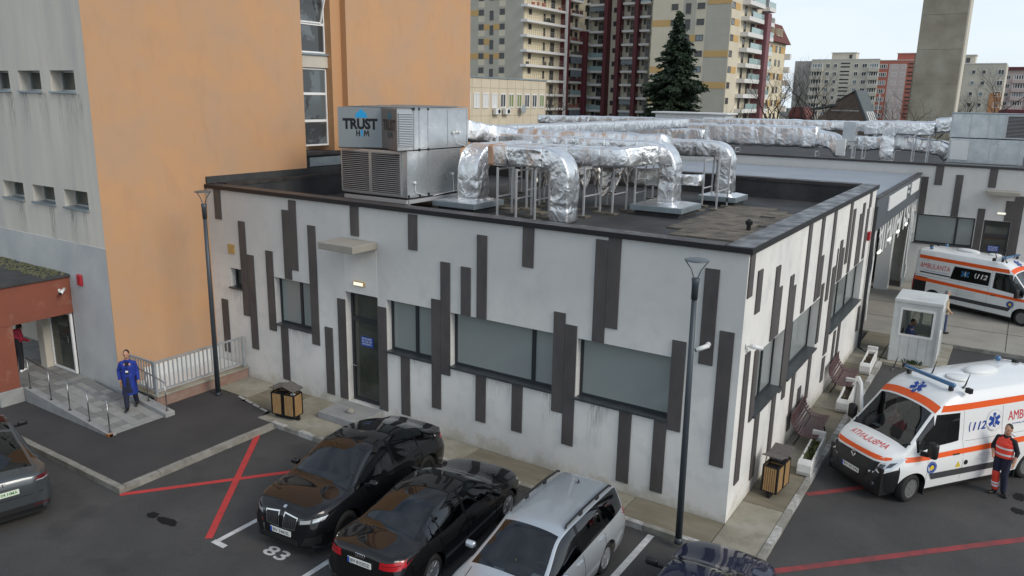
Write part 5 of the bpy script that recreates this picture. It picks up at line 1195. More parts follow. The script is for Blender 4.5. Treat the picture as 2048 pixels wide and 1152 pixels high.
# ---- cream office building with air conditioners
cb = thing('cream_office_building', 'low cream panelled office building with white windows behind the foil ducts', 'building', (-44, 48, 0))
XC = -38.0
boxp('wall', 'cream_panel', cb, -60, 40.0, 0, XC, 56.0, 10.3)
boxp('parapet', 'galv_plinth', cb, -60.1, 39.9, 10.302, XC + .08, 56.1, 10.42)
pw = 1.42
for i in range(12):
    y = 55.9 - pw * i; boxp('panel_joint', 'joint', cb, XC + .001, y - .012, 0, XC + .006, y + .012, 10.3)
for z in (9.45, 6.95): boxp('panel_joint', 'joint', cb, XC + .001, 40, z - .012, XC + .0065, 56, z + .012)
for i in range(11):
    y = 55.15 - pw * i
    g = ['curtain_green', 'apt_win', 'apt_win', 'curtain_green', 'curtain_green', 'apt_win', 'curtain', 'curtain', 'curtain', 'apt_win', 'apt_win'][i]
    fwin(cb, '+x', XC + .002, y, 8.33, .92, 1.35, frame='frame_white', glass=g, nm=2)
for y in (46.7, 48.3):
    ac = thing('air_conditioner', 'white wall air conditioner, %s one, under the cream building windows' % ('left' if y < 47.5 else 'right'), 'air conditioner', (XC, y, 7.3))
    MB().box(XC + .15, y - .42, 7.08, XC + .48, y + .42, 7.62).build('casing', 'white_plastic', ac, bevel=.02)
    MB().lathe([(.2, 0), (.2, .02), (.05, .03)], 16, (XC + .481, y + .1, 7.35), 'x').build('fan_grille', 'black', ac)
    MB().bar((XC, y - .3, 7.06), (XC + .48, y - .3, 7.06), .03).bar((XC, y + .3, 7.06), (XC + .48, y + .3, 7.06), .03).build('bracket', 'galv_post', ac)
sd = thing('satellite_dish', 'rusty grey satellite dish on the cream building', 'satellite dish', (XC, 51.0, 7.4))
MB().lathe([(.01, 0.04), (.2, .05), (.36, .12), (.40, .16), (.385, .17), (.2, .08), (.01, .06)], 20, (XC + .3, 51.0, 7.55), 'x').build('reflector', 'dish_rust', sd, smooth=True)
MB().lathe([(.40, .15), (.44, .19), (.40, .19)], 20, (XC + .3, 51.0, 7.55), 'x').build('rim', 'galv', sd, smooth=True)
MB().bar((XC, 51.0, 7.5), (XC + .35, 51.0, 7.5), .05).build('bracket', 'galv_post', sd)

# ================================================================== TREES
def bare_tree(label, x, y, h, seed, spread=.55, levels=5, r0=.14, lean=0.0, name='bare_tree', z0=G):
    rr = random.Random(seed); trunk = MB(); crown = MB()
    def grow(p, d, L, r, lev):
        n = 3; pts = [p]; q = p.copy(); dd = d.copy()
        for i in range(n):
            dd = (dd + Vector((rr.uniform(-.2, .2), rr.uniform(-.2, .2), rr.uniform(-.04, .14)))).normalized(); q = q + dd * L / n; pts.append(q.copy())
        (trunk if lev == 0 else crown).tube(pts, [r, r * .88, r * .76, r * .62], 5 if lev < 2 else 3, cap=False)
        if lev >= levels: return
        for i in range(rr.choice((2, 3, 3)) if lev else 4):
            t = rr.uniform(.45, 1.0); b = pts[0].lerp(pts[-1], t) if lev else pts[0].lerp(pts[-1], rr.uniform(.55, 1))
            a = rr.uniform(0, 2 * PI); s = spread * rr.uniform(.7, 1.3)
            nd = (dd + Vector((math.cos(a) * s, math.sin(a) * s, rr.uniform(-.1, .4)))).normalized()
            grow(b, nd, L * rr.uniform(.55, .8), r * .5, lev + 1)
    grow(Vector((x, y, z0)), Vector((lean, 0, 1)).normalized(), h * .38, r0, 0)
    t = thing(name, label, 'tree', (x, y, z0))
    trunk.build('trunk', 'bark', t, fix=False); crown.build('crown', 'bark', t, fix=False)
    return t
def at_px(px, py, depth):
    """helper for siting trees along a line of sight at a chosen real distance"""
    m = camo.matrix_world; f = 1561.3
    v = Vector(((px - 1024) / f, -(py - 576) / f, -1)); w = m.to_3x3() @ v
    return m.translation + w * depth
def spruce(label, x, y, h, rad, seed):
    rr = random.Random(seed); t = thing('spruce_tree', label, 'tree', (x, y, G))
    MB().tube([(x, y, G), (x, y, h * .5), (x, y, h - .3)], [.28, .17, .03], 8).build('trunk', 'bark', t)
    mb = MB(); vs = []; fs = []
    def quad(c, a, b):
        o = len(vs); vs.extend([c - a - b, c + a - b * .6, c + a * .9 + b, c - a * .8 + b * .8]); fs.append((o, o + 1, o + 2, o + 3))
    z = h * .10
    while z < h - .15:
        fr = (z - h * .1) / (h * .9); R_l = min(rad, .43 * (h - z)) * (.88 + .14 * math.sin(z * 2.1 + seed)) + .12
        nb = max(7, int(22 * (1 - fr) + 7))
        for b_ in range(nb):
            a = rr.uniform(0, 2 * PI); L = R_l * rr.uniform(.62, 1.16); zz = z + rr.uniform(-.22, .22)
            d = Vector((math.cos(a), math.sin(a), 0)); sd_ = Vector((-d.y, d.x, 0))
            n = max(4, int(L / .115))
            for i in range(n):
                s = (i + .6) / n; droop = -.38 * L * s * s * .55 + .20 * L * max(0, s - .62)
                p = Vector((x, y, zz)) + d * (L * s) + Vector((0, 0, droop))
                wd = .33 * (1 - s * .55) * (.5 + .5 * min(1, L / 1.2))
                for sg in (-1, 1, 0):
                    c = p + sd_ * sg * wd * rr.uniform(.3, 1.0) + Vector((rr.uniform(-.06, .06), rr.uniform(-.06, .06), rr.uniform(-.16, .04)))
                    la = (d * rr.uniform(.3, 1) + sd_ * sg * rr.uniform(.4, 1.1) + Vector((0, 0, rr.uniform(-.7, .15)))).normalized() * rr.uniform(.12, .24)
                    bb_ = la.cross(Vector((rr.uniform(-1, 1), rr.uniform(-1, 1), rr.uniform(-.3, 1)))).normalized() * rr.uniform(.04, .085)
                    quad(c, la, bb_)
        z += .20 + .10 * (1 - fr)
    MB().add(vs, fs).build('crown', 'needles', t, fix=False)
spruce('tall dark green spruce behind the foil ducts', -25.2, 58.8, 16.9, 3.05, 5)
for i, (px, d, h, lab) in enumerate(((1455, 70, 9.8, 'small pollarded bare tree in front of the beige block'), (1576, 78, 11.8, 'bare branching tree left of the panel block'), (1632, 74, 10.2, 'reddish bare tree left of the slate-roofed house'), (1797, 62, 9.6, 'bare bushy tree at the foot of the concrete tower'), (1948, 75, 11.0, 'bare round-crowned tree above the rear air handler'), (1665, 84, 10.0, 'thin bare tree in front of the brick gable'), (1100, 110, 9.8, 'thin bare sapling in front of the balconies'), (1925, 85, 9.6, 'bare tree right of the concrete tower'))):
    p = at_px(px, 230, d)
    bare_tree(lab, p.x, p.y, h * 1.3, 11 + i, spread=.8, levels=6 if i else 4, r0=.2)
# ================================================================== VEHICLES
def pchip(pts):
    xs = np.array([p[0] for p in pts], float); ys = np.array([p[1] for p in pts], float)
    h = np.diff(xs); d = np.diff(ys) / h; m = np.zeros(len(xs))
    for i in range(1, len(xs) - 1):
        if d[i - 1] * d[i] > 0:
            w1, w2 = 2 * h[i] + h[i - 1], h[i] + 2 * h[i - 1]; m[i] = (w1 + w2) / (w1 / d[i - 1] + w2 / d[i])
    m[0], m[-1] = d[0], d[-1]
    def f(x):
        x = min(max(x, xs[0]), xs[-1]); i = min(max(int(np.searchsorted(xs, x)) - 1, 0), len(h) - 1)
        t = (x - xs[i]) / h[i]
        return float((2 * t ** 3 - 3 * t ** 2 + 1) * ys[i] + (t ** 3 - 2 * t ** 2 + t) * h[i] * m[i] + (-2 * t ** 3 + 3 * t ** 2) * ys[i + 1] + (t ** 3 - t ** 2) * h[i] * m[i + 1])
    return f
def paint(name, col, flake=.0, rough=.28):
    m = mat(name, col, rough if flake or col[0] > .3 else .55, metal=flake, coat=1.0, spec=.5 if flake or col[0] > .3 else .08); return name
paint('paint_black', (0.0045, 0.0048, 0.006)); paint('paint_black2', (0.0045, 0.0045, 0.005)); paint('paint_silver', (0.50, 0.54, 0.58), .55, .33); paint('paint_navy', (0.010, 0.013, 0.035)); paint('paint_graphite', (0.065, 0.075, 0.082), .45, .3); paint('paint_white_van', (0.80, 0.81, 0.80), 0, .35)
mat('tyre', (0.014, 0.014, 0.014), .8); mat('rim_silver', (.55, .55, .56), .28, metal=.9); mat('rim_dark', (.03, .03, .032), .3, metal=.5); mat('rim_steel', (.22, .22, .22), .5, metal=.5)
mat('trim_black', (0.012, 0.012, 0.013), .45); mat('chrome', (.75, .75, .76), .12, metal=1.0); mat('plate_white', (.72, .73, .70), .4); mat('plate_green', (.66, .74, .60), .4); mat('plate_text', (.01, .01, .012), .5); mat('plate_text_green', (.03, .16, .04), .5); mat('plate_blue', (.02, .07, .40), .4)
mat('lamp_red', (.42, .006, .012), .12, coat=1); mat('lamp_dark_red', (.10, .006, .01), .12, coat=1); mat('lamp_clear', (.62, .65, .68), .1, coat=1, metal=.4); mat('lamp_inner', (.10, .11, .12), .15, metal=.5)
mat('interior', (.045, .045, .048), .75); mat('interior_grey', (.12, .12, .122), .8); mat('paper', (.75, .78, .78), .7); mat('seam', (.004, .004, .004), .9, spec=0); mat('pillar_gloss', (.006, .006, .007), .2, spec=.25); mat('seam_soft', (.42, .43, .43), .6)
mat('amb_orange', (.80, .105, .012), .4); mat('amb_red', (.62, .03, .04), .45); mat('amb_blue', (.012, .055, .30), .4); mat('amb_blue_glass', (.03, .13, .28), .15, coat=1); mat('amb_grey', (.42, .44, .45), .5); mat('amb_moulding', (.05, .052, .055), .55); mat('yellow', (.70, .50, .02), .5)

class Car:
    def __init__(s, label, name, loc, head, spec, paintm, cat='car'):
        s.sp = spec; s.t = thing(name, label, cat, (loc[0], loc[1], loc[2] if len(loc) > 2 else G), head); s.paint = paintm
        s.loft()
    def section(s, x):
        sp = s.sp; L2 = sp['L'] / 2
        zc = s.zc(x); cr = s.cr(x); zr = zc - cr; wb = s.wb(x); wr = s.wr(x); zb = min(s.zb(x), zr - .015)
        zs = s.zs(x)
        for ax in sp['axles']:
            dx = abs(x - ax)
            if dx < sp['Ra']: zs = max(zs, sp['Rw'] + math.sqrt(max(0, sp['Ra'] ** 2 - dx ** 2)))
        zs = min(zs, zb - .06)
        zm = min(sp['zm'], zb - .05); wbelt = wb - sp['tuck'] * (1 if zr - zb > .1 else .8); wr = min(wr, wbelt - .01)
        def side(z):
            if z < zm: return wb - .075 * ((zm - z) / max(.05, zm - .15)) ** 2
            return wb - (wb - wbelt) * ((z - zm) / max(.03, zb - zm)) ** 1.6
        ps = []
        for f in (0, .18, .38, .58, .78, .93, 1.0):
            z = zs + (zb - zs) * f; ps.append((side(z), z))
        gw = max(0, zr - zb)
        zwt = sp.get('zwt'); fr = (.33, .67)
        if zwt and zr > zwt + .03: f2 = (zwt - zb) / (zr - zb); fr = (f2 / 2, f2)
        for f in fr: ps.append((wbelt + (wr - wbelt) * (f ** 1.25), zb + gw * f))
        ps.append((wr, zr)); pin = min(.07, wr * .1)
        ps.append((wr - pin, zr + cr * .22))
        for f, g in ((.72, .58), (.48, .82), (.24, .955), (0, 1)): ps.append(((wr - pin) * f, zr + cr * (.22 + .78 * g)))
        return ps
    def loft(s):
        sp = s.sp; L2 = sp['L'] / 2
        s.zc, s.cr, s.wb, s.wr, s.zb, s.zs = (pchip(sp[k]) for k in ('zc', 'cr', 'wb', 'wr', 'zb', 'zs'))
        xs = set(np.round(np.arange(-L2, L2 + .001, .075), 4).tolist() + [L2, -L2])
        for e in (.008, .02, .04, .07, .11): xs.add(round(L2 - e, 4)); xs.add(round(-L2 + e, 4))
        for ax in sp['axles']:
            for k in range(-8, 9): xs.add(round(ax + sp['Ra'] * math.sin(k / 8 * PI / 2), 4))
            xs.add(round(ax + sp['Ra'] + .004, 4)); xs.add(round(ax - sp['Ra'] - .004, 4))
        for k in ('ws', 'rw', 'side'):
            if sp.get(k):
                for v in sp[k]: xs.add(round(v, 4))
        for p in sp.get('pillars', []): xs.add(round(p[0], 4)); xs.add(round(p[1], 4))
        for d in sp.get('doors', []): xs.add(round(d[0], 4)); xs.add(round(d[1], 4))
        xs = sorted(xs)
        x2 = [xs[0]]
        for x in xs[1:]:
            if x - x2[-1] > .0035: x2.append(x)
        xs = x2; M = len(s.section(0)); verts = []; rings = []
        for x in xs:
            sec = s.section(x); ring = []
            for (y, z) in sec: verts.append((x, y, z)); ring.append(len(verts) - 1)
            for (y, z) in reversed(sec[:-1]): verts.append((x, -y, z)); ring.append(len(verts) - 1)
            rings.append(ring)
        N = len(rings[0]); faces = []; reg = []
        def region(xm, j, zf):
            jj = j if j < M - 1 else N - 2 - j         # mirrored strip index
            sd = 'l' if j < M - 1 else 'r'
            zr = s.zc(xm) - s.cr(xm); gap = zr - s.zb(xm)
            if xm > sp['axles'][0] + sp['Ra'] * .95 and zf < sp.get('bz', 0) + (.07 if jj >= 8 else -.02): return 'front_bumper'
            if jj >= 10 and sp.get('ws') and sp['ws'][0] <= xm <= sp['ws'][1]: return 'windscreen'
            if jj >= 10 and sp.get('rw') and sp['rw'][0] <= xm <= sp['rw'][1]: return 'rear_window'
            if jj >= 10 and sp.get('glassroof') and sp['glassroof'][0] <= xm <= sp['glassroof'][1]: return 'roof_glass'
            if jj in ((6, 7) if sp.get('zwt') and zr > sp['zwt'] + .03 else (6, 7, 8)) and sp.get('side') and sp['side'][0] <= xm <= sp['side'][1] and gap > .03:
                for p0, p1 in sp.get('pillars', []):
                    if p0 <= xm <= p1: return 'pillar_%s%.2f' % (sd, p0)
                k = sum(1 for p0, p1 in sp.get('pillars', []) if xm < p0)
                if sp.get('win_only') and not any(a <= xm <= b for a, b in sp['win_only'].get(sd, [])): return 'body'
                return 'side_window_%s%d' % (sd, k)
            if jj < 6:
                for i, (d0, d1) in enumerate(sp.get('doors', [])):
                    if d0 <= xm <= d1: return 'door_%s%d' % (sd, i)
                if xm > sp['axles'][0] + sp['Ra'] * .9 and jj < sp.get('bj', 3): return 'front_bumper'
                if xm < sp['axles'][1] - sp['Ra'] * .9 and jj < sp.get('bj', 3): return 'rear_bumper'
            if jj >= 10 and sp.get('ws') and xm > sp['ws'][1]: return 'bonnet'
            return 'body'
        for i in range(len(rings) - 1):
            for j in range(N - 1):
                faces.append((rings[i][j], rings[i + 1][j], rings[i + 1][j + 1], rings[i][j + 1])); reg.append(region((xs[i] + xs[i + 1]) / 2, j, sum(verts[k][2] for k in faces[-1]) / 4))
        faces.append(tuple(rings[0])); reg.append('rear_bumper'); faces.append(tuple(reversed(rings[-1]))); reg.append('front_bumper')
        # vertex normals of the whole shell
        nv = np.zeros((len(verts), 3)); V = np.array(verts)
        for f in faces:
            p = V[list(f)]; n = np.cross(p[2] - p[0], p[min(3, len(f) - 1)] - p[1]) if len(f) == 4 else np.cross(p[len(f) // 3] - p[0], p[2 * len(f) // 3] - p[0])
            l = np.linalg.norm(n); n = n / l if l > 1e-9 else n
            for k in f: nv[k] += n
        ln = np.linalg.norm(nv, axis=1); ln[ln == 0] = 1; nv /= ln[:, None]
        mid = V.mean(axis=0)
        if np.sum(nv * (V - mid)) < 0: nv = -nv; faces = [tuple(reversed(f)) for f in faces]
        s.bvh = BVHTree.FromPolygons([Vector(v) for v in verts], faces)
        groups = {}
        for f, r in zip(faces, reg): groups.setdefault(r, []).append(f)
        glass = sp.get('glass', 'glass_car'); rearglass = sp.get('rearglass', glass)
        s.parts = {}
        for r, fs in groups.items():
            ids = sorted(set(k for f in fs for k in f)); mp_ = {k: i for i, k in enumerate(ids)}
            me = bpy.data.meshes.new(r); me.from_pydata([verts[k] for k in ids], [], [[mp_[k] for k in f] for f in fs])
            base = r.split('_l')[0] if '_l' in r else r
            nm = 'door' if r.startswith('door') else ('side_window' if r.startswith('side_window') else ('window_pillar' if r.startswith('pillar') else r))
            m = s.paint
            if r == 'windscreen': m = glass
            elif r in ('rear_window', 'roof_glass'): m = rearglass
            elif r.startswith('side_window'): m = sp.get('sideglass', rearglass)
            elif r.startswith('pillar'): m = 'pillar_gloss'
            elif r in ('front_bumper', 'rear_bumper'): m = sp.get('bumper', s.paint)
            me.materials.append(MATS[m]); me.polygons.foreach_set('use_smooth', [True] * len(me.polygons))
            me.normals_split_custom_set_from_vertices([tuple(nv[k]) for k in ids])
            o = bpy.data.objects.new(nm, me); link(o, s.t); s.parts[r] = o
        s.body = s.parts['body']
        # underbody and wheels
        w = sp['W'] / 2
        mb = MB().box(-L2 + .12, -w + .24, .17, L2 - .12, w - .24, sp['zm'] + .02).box(sp['axles'][1] + sp['Ra'] + .05, -w + .1, .19, sp['axles'][0] - sp['Ra'] - .05, w - .1, .45)
        mb.build('underbody', 'trim_black', s.t, world=False)
        for k, ax in enumerate(sp['axles']):
            for sd in (1, -1): s.wheel(ax, sd, steer=sp.get('steer', 0) if k == 0 else 0)
        s.interior()
    def wheel(s, ax, sd, steer=0):
        sp = s.sp; r, tw = sp['Rw'], sp.get('tw', .21); yo = sp['W'] / 2 - .045
        o = MB().lathe([(r * .64, -tw), (r * .93, -tw), (r, -tw * .82), (r, -tw * .16), (r * .94, -.012), (r * .80, 0), (r * .66, -.008), (r * .64, -.03), (r * .64, -tw)], 32, (0, 0, 0), 'y').build('wheel', 'tyre', s.t, smooth=True, world=False)
        o.location = (ax, yo * sd, r); o.rotation_euler = (0, 0, (0 if sd > 0 else PI) + steer)
        m = sp.get('rim', 'rim_silver'); mb = MB(); rr = r * .655
        mb.lathe([(rr, -.02), (rr, -.004), (rr * .93, -.006), (rr * .9, -.05), (rr * .9, -.09)], 28, (0, 0, 0), 'y')
        n = sp.get('spokes', 10)
        for k in range(n):
            a = 2 * PI * k / n; d = Vector((math.cos(a), 0, math.sin(a))); e = Vector((-d.z, 0, d.x)); wd = sp.get('sw', .022)
            p, q = d * rr * .16, d * rr * .93
            mb.add([p + e * wd * 1.2 + Vector((0, -.015, 0)), p - e * wd * 1.2 + Vector((0, -.015, 0)), q - e * wd * .8 + Vector((0, -.012, 0)), q + e * wd * .8 + Vector((0, -.012, 0)),
                    p + e * wd * 1.2 + Vector((0, -.05, 0)), p - e * wd * 1.2 + Vector((0, -.05, 0)), q - e * wd * .8 + Vector((0, -.05, 0)), q + e * wd * .8 + Vector((0, -.05, 0))], [(0, 1, 2, 3), (7, 6, 5, 4), (0, 4, 5, 1), (1, 5, 6, 2), (2, 6, 7, 3), (3, 7, 4, 0)])
        mb.lathe([(.001, -.004), (rr * .22, -.006), (rr * .22, -.04)], 14, (0, 0, 0), 'y')
        mb.build('rim', m, o, world=False)
        MB().lathe([(rr * .92, -.085), (.001, -.08)], 24, (0, 0, 0), 'y').build('brake_disc', 'trim_black', o, world=False)
    def interior(s):
        sp = s.sp
        if not sp.get('seats'): return
        mb = MB(); cowl = sp['ws'][1]; zb = s.zb(0); w = sp['W'] / 2 - .2
        mb.box(cowl - .55, -w, zb - .45, cowl - .08, w, zb - .08)
        for xx in sp['seats']:
            for y in (-.38, .38):
                mb.box(xx - .1, y - .25, .3, xx + .45, y + .25, .62); mb.add([(xx - .12, y - .25, .55), (xx + .04, y - .25, .55), (xx + .04, y + .25, .55), (xx - .12, y + .25, .55), (xx - .30, y - .2, zb + .16), (xx - .18, y - .2, zb + .16), (xx - .18, y + .2, zb + .16), (xx - .30, y + .2, zb + .16)], [(0, 3, 2, 1), (4, 5, 6, 7), (0, 1, 5, 4), (1, 2, 6, 5), (2, 3, 7, 6), (3, 0, 4, 7)])
                mb.box(xx - .28, y - .12, zb + .17, xx - .19, y + .12, zb + .29)
        o = mb.build('interior', 'interior', s.t, world=False, bevel=.03)
        st = MB(); c = Vector((cowl - .72, .38, zb - .12))
        st.tube([c + Vector((.10 * math.sin(a), .18 * math.cos(a), .16 * math.sin(a))) for a in [2 * PI * k / 16 for k in range(17)]], .016, 6, cap=False); st.build('steering_wheel', 'interior_grey', s.t, world=False)
        boxl = MB().box(cowl - .25, -.35, zb - .075, cowl - .13, -.15, zb - .07); boxl.build('dash_paper', 'paper', s.t, world=False)
    # ---- draping on the shell
    def hit(s, p, d):
        h = s.bvh.ray_cast(Vector(p), Vector(d)); return h[0], h[1]
    def drape(s, name, m, corners, d, off=.006, n=(10, 6), parent=None, flip=False):
        """patch: four corners (3-D, outside the shell), projected along d"""
        a, b, c, e = (Vector(p) for p in corners); d = Vector(d).normalized(); vs = []; fs = []
        for j in range(n[1] + 1):
            for i in range(n[0] + 1):
                u, v = i / n[0], j / n[1]; p = a.lerp(b, u).lerp(e.lerp(c, u), v); h, nn = s.hit(p, d)
                
                if not h:
                    h, nn, _i, _d = s.bvh.find_nearest(p); vs.append(h + nn * off)
                else: vs.append(h - d * off)
        for j in range(n[1]):
            for i in range(n[0]):
                q = [j * (n[0] + 1) + i, j * (n[0] + 1) + i + 1, (j + 1) * (n[0] + 1) + i + 1, (j + 1) * (n[0] + 1) + i]; fs.append(q)
        o = MB().add(vs, fs).build(name, m, parent or s.t, smooth=True, world=False, fix=False); return o
    def front(s, name, m, pts, off=.006, n=(10, 6), parent=None):
        X = s.sp['L'] / 2 + .5; return s.drape(name, m, [(X, y, z) for y, z in pts], (-1, 0, 0), off, n, parent)
    def rear(s, name, m, pts, off=.006, n=(10, 6), parent=None):
        X = -s.sp['L'] / 2 - .5; return s.drape(name, m, [(X, y, z) for y, z in pts], (1, 0, 0), off, n, parent)
    def side(s, name, m, sd, pts, off=.006, n=(10, 4), parent=None):
        Y = sd * (s.sp['W'] / 2 + .5); return s.drape(name, m, [(x, Y, z) for x, z in pts], (0, -sd, 0), off, n, parent)
    def top(s, name, m, pts, off=.006, n=(10, 6), parent=None):
        return s.drape(name, m, [(x, y, 4.0) for x, y in pts], (0, 0, -1), off, n, parent)
    def text_side(s, txt, m, sd, x0, z0, w, h, bold=0, shear=0, off=.007, name='lettering', parent=None):
        U = (-1, 0, 0) if sd > 0 else (1, 0, 0)                      # reads left to right seen from outside
        U = (1 if sd < 0 else -1, 0, 0); Y = sd * (s.sp['W'] / 2 + .4)
        def dr(p):
            hh, nn = s.hit(p, (0, -sd, 0)); return (hh + Vector((0, sd * off, 0))) if hh else s.bvh.find_nearest(p)[0]
        return text_on(name, txt, 1, m, parent or s.body, (x0, Y, z0), U, (0, 0, 1), bold=bold, shear=shear, width=w, fit_h=h, world=False, drape=dr)
    def plate(s, txt, front=True, z=.5, m='plate_white', tm='plate_text', zrow=None, tilt=0, y=0.0, out=.012):
        sg = 1 if front else -1; X = sg * (s.sp['L'] / 2 + .6)
        h, n = s.hit((X, y, z), (-sg, 0, 0)); x = h.x + sg * out
        o = MB().box(x - .006, -.26, z - .055, x + .006, .26, z + .055).build('number_plate', m, s.t, world=False)
        U = (0, sg, 0); O = (x + sg * .0075, y - sg * .19, z - .032)
        MB().box(x - .0065, -sg * .26 - (.0 if sg > 0 else .045), z - .054, x + sg * .0068, -sg * .26 + (.045 if sg > 0 else .0), z + .054).build('plate_band', 'plate_blue', o, world=False)
        if txt: text_on('plate_text', txt, 1, tm, o, O, U, (0, 0, 1), bold=.012, width=.42, fit_h=.066, world=False)
        return o
    def mirror(s, x, z, m, sd, sc=1.0):
        y = s.sp['W'] / 2 - .06
        yc_ = sd * (y + .15 * sc)
        o = MB().add([(x - .05 * sc, yc_ - .11 * sc, z - .06 * sc), (x + .055 * sc, yc_ - .09 * sc, z - .05 * sc), (x + .055 * sc, yc_ + .09 * sc, z - .05 * sc), (x - .05 * sc, yc_ + .11 * sc, z - .06 * sc), (x - .05 * sc, yc_ - .11 * sc, z + .075 * sc), (x + .045 * sc, yc_ - .085 * sc, z + .06 * sc), (x + .045 * sc, yc_ + .085 * sc, z + .06 * sc), (x - .05 * sc, yc_ + .11 * sc, z + .075 * sc)], [(0, 3, 2, 1), (4, 5, 6, 7), (0, 1, 5, 4), (1, 2, 6, 5), (2, 3, 7, 6), (3, 0, 4, 7)]).build('wing_mirror', m, s.t, smooth=True, world=False, bevel=.035 * sc)
        MB().bar((x + .02, sd * (y - .05), z - .05), (x, sd * (y + .1), z - .04), .05).build('mirror_arm', 'trim_black', o, world=False)
        return o
    def seam(s, sd, x, z0, z1, m='seam', w=.011):
        s.side('door_seam', m, sd, [(x - w / 2, z0), (x + w / 2, z0), (x + w / 2, z1), (x - w / 2, z1)], .003, (1, 10))
    def handle(s, sd, x, z, m):
        h, n = s.hit((x, sd * 2.5, z), (0, -sd, 0)); d = s.parts.get('door_%s0' % ('l' if sd > 0 else 'r'), s.t)
        MB().box(x - .1, h.y + sd * .004 - .018, z - .014, x + .1, h.y + sd * .022 + .01, z + .014).build('handle', m, s.t, world=False, bevel=.012)

# ---------------------------------------------------------------- black coupe SUV (facing the camera)
SUV = dict(L=4.75, W=1.92, zm=.62, tuck=.10, axles=(1.49, -1.374), Ra=.415, Rw=.36, tw=.26, rim='rim_dark', spokes=10, sw=.02, bj=3,
    zc=[(-2.375, .50), (-2.36, .80), (-2.31, 1.02), (-2.22, 1.13), (-2.05, 1.17), (-1.9, 1.20), (-1.4, 1.40), (-.8, 1.565), (-.2, 1.625), (.15, 1.615), (.45, 1.565), (.85, 1.36), (1.22, 1.135), (1.32, 1.105), (1.7, 1.08), (2.05, 1.02), (2.22, .955), (2.31, .87), (2.36, .68), (2.375, .45)],
    cr=[(-2.375, .02), (-2.2, .05), (-1.8, .06), (-.5, .075), (.4, .08), (1.2, .07), (1.9, .05), (2.25, .03), (2.375, .02)],
    wb=[(-2.375, .62), (-2.3, .78), (-2.1, .89), (-1.7, .955), (0, .955), (1.5, .955), (1.95, .91), (2.2, .80), (2.32, .68), (2.375, .52)],
    wr=[(-2.375, .5), (-2.2, .70), (-1.9, .68), (-.9, .60), (0, .62), (.45, .62), (1.0, .74), (1.25, .80), (1.9, .78), (2.2, .68), (2.375, .42)],
    zb=[(-2.375, .42), (-2.3, .80), (-1.9, 1.08), (-1.2, 1.07), (0, 1.03), (1.25, 1.0), (1.9, .93), (2.25, .78), (2.375, .40)],
    zs=[(-2.375, .32), (-1.9, .28), (-1, .24), (1, .24), (2, .24), (2.375, .28)], ws=(.45, 1.25), rw=(-1.88, -.85), side=(-1.75, 1.15), pillars=[(-.22, -.12), (-1.12, -1.06)], doors=[(-.17, .98), (-1.15, -.17)], seats=[.05, -.85], glass='glass_car', rearglass='glass_car_dark')
c1 = Car('black coupe SUV with kidney grille parked beside the red cross', 'parked_car', (-7.14, -3.57), R(-84.7), SUV, 'paint_black')
for sg in (1, -1):
    pts = [(sg * .045, .58), (sg * .36, .60), (sg * .41, .86), (sg * .06, .90)]
    g = c1.front('grille', 'chrome', pts, .010, (8, 6)); c1.front('grille_mesh', 'trim_black', [(sg * .07, .605), (sg * .34, .62), (sg * .385, .84), (sg * .085, .875)], .018, (8, 6), g)
    for k in range(6):
        y = sg * (.11 + .045 * k); c1.front('grille_bar', 'chrome', [(y, .64), (y + .008, .64), (y + .008, .81), (y, .81)], .024, (1, 3), g)
    hl = c1.front('headlight', 'lamp_inner', [(sg * .44, .74), (sg * .86, .80), (sg * .88, .90), (sg * .44, .85)], .007, (10, 4))
    c1.front('headlight_glass', 'lamp_clear', [(sg * .48, .76), (sg * .66, .78), (sg * .67, .85), (sg * .48, .83)], .013, (5, 3), hl); c1.front('headlight_glass', 'lamp_clear', [(sg * .69, .79), (sg * .84, .82), (sg * .85, .88), (sg * .69, .86)], .013, (5, 3), hl)
    c1.front('air_intake', 'trim_black', [(sg * .50, .32), (sg * .82, .36), (sg * .84, .55), (sg * .60, .50)], .006)
    c1.rear('taillight', 'lamp_red', [(sg * .45, .93), (sg * .90, .92), (sg * .92, 1.04), (sg * .45, 1.03)], .007)
    c1.side('taillight', 'lamp_red', sg, [(-2.16, .93), (-1.98, .96), (-1.98, 1.03), (-2.16, 1.04)], .008)
    c1.mirror(.80, 1.06, 'paint_black', sg, 1.05)
    for x in (-.17, .98, -1.15): c1.seam(sg, x, .34, .98)
    c1.handle(sg, -.02, .90, 'paint_black'); c1.handle(sg, -1.0, .92, 'paint_black')
c1.front('lower_grille', 'trim_black', [(-.45, .30), (.45, .30), (.42, .42), (-.42, .42)], .006)
c1.top('badge', 'chrome', [(2.19, -.035), (2.19, .035), (2.245, .035), (2.245, -.035)], .008, (3, 3)); c1.plate('BV 74KSL', True, .50)
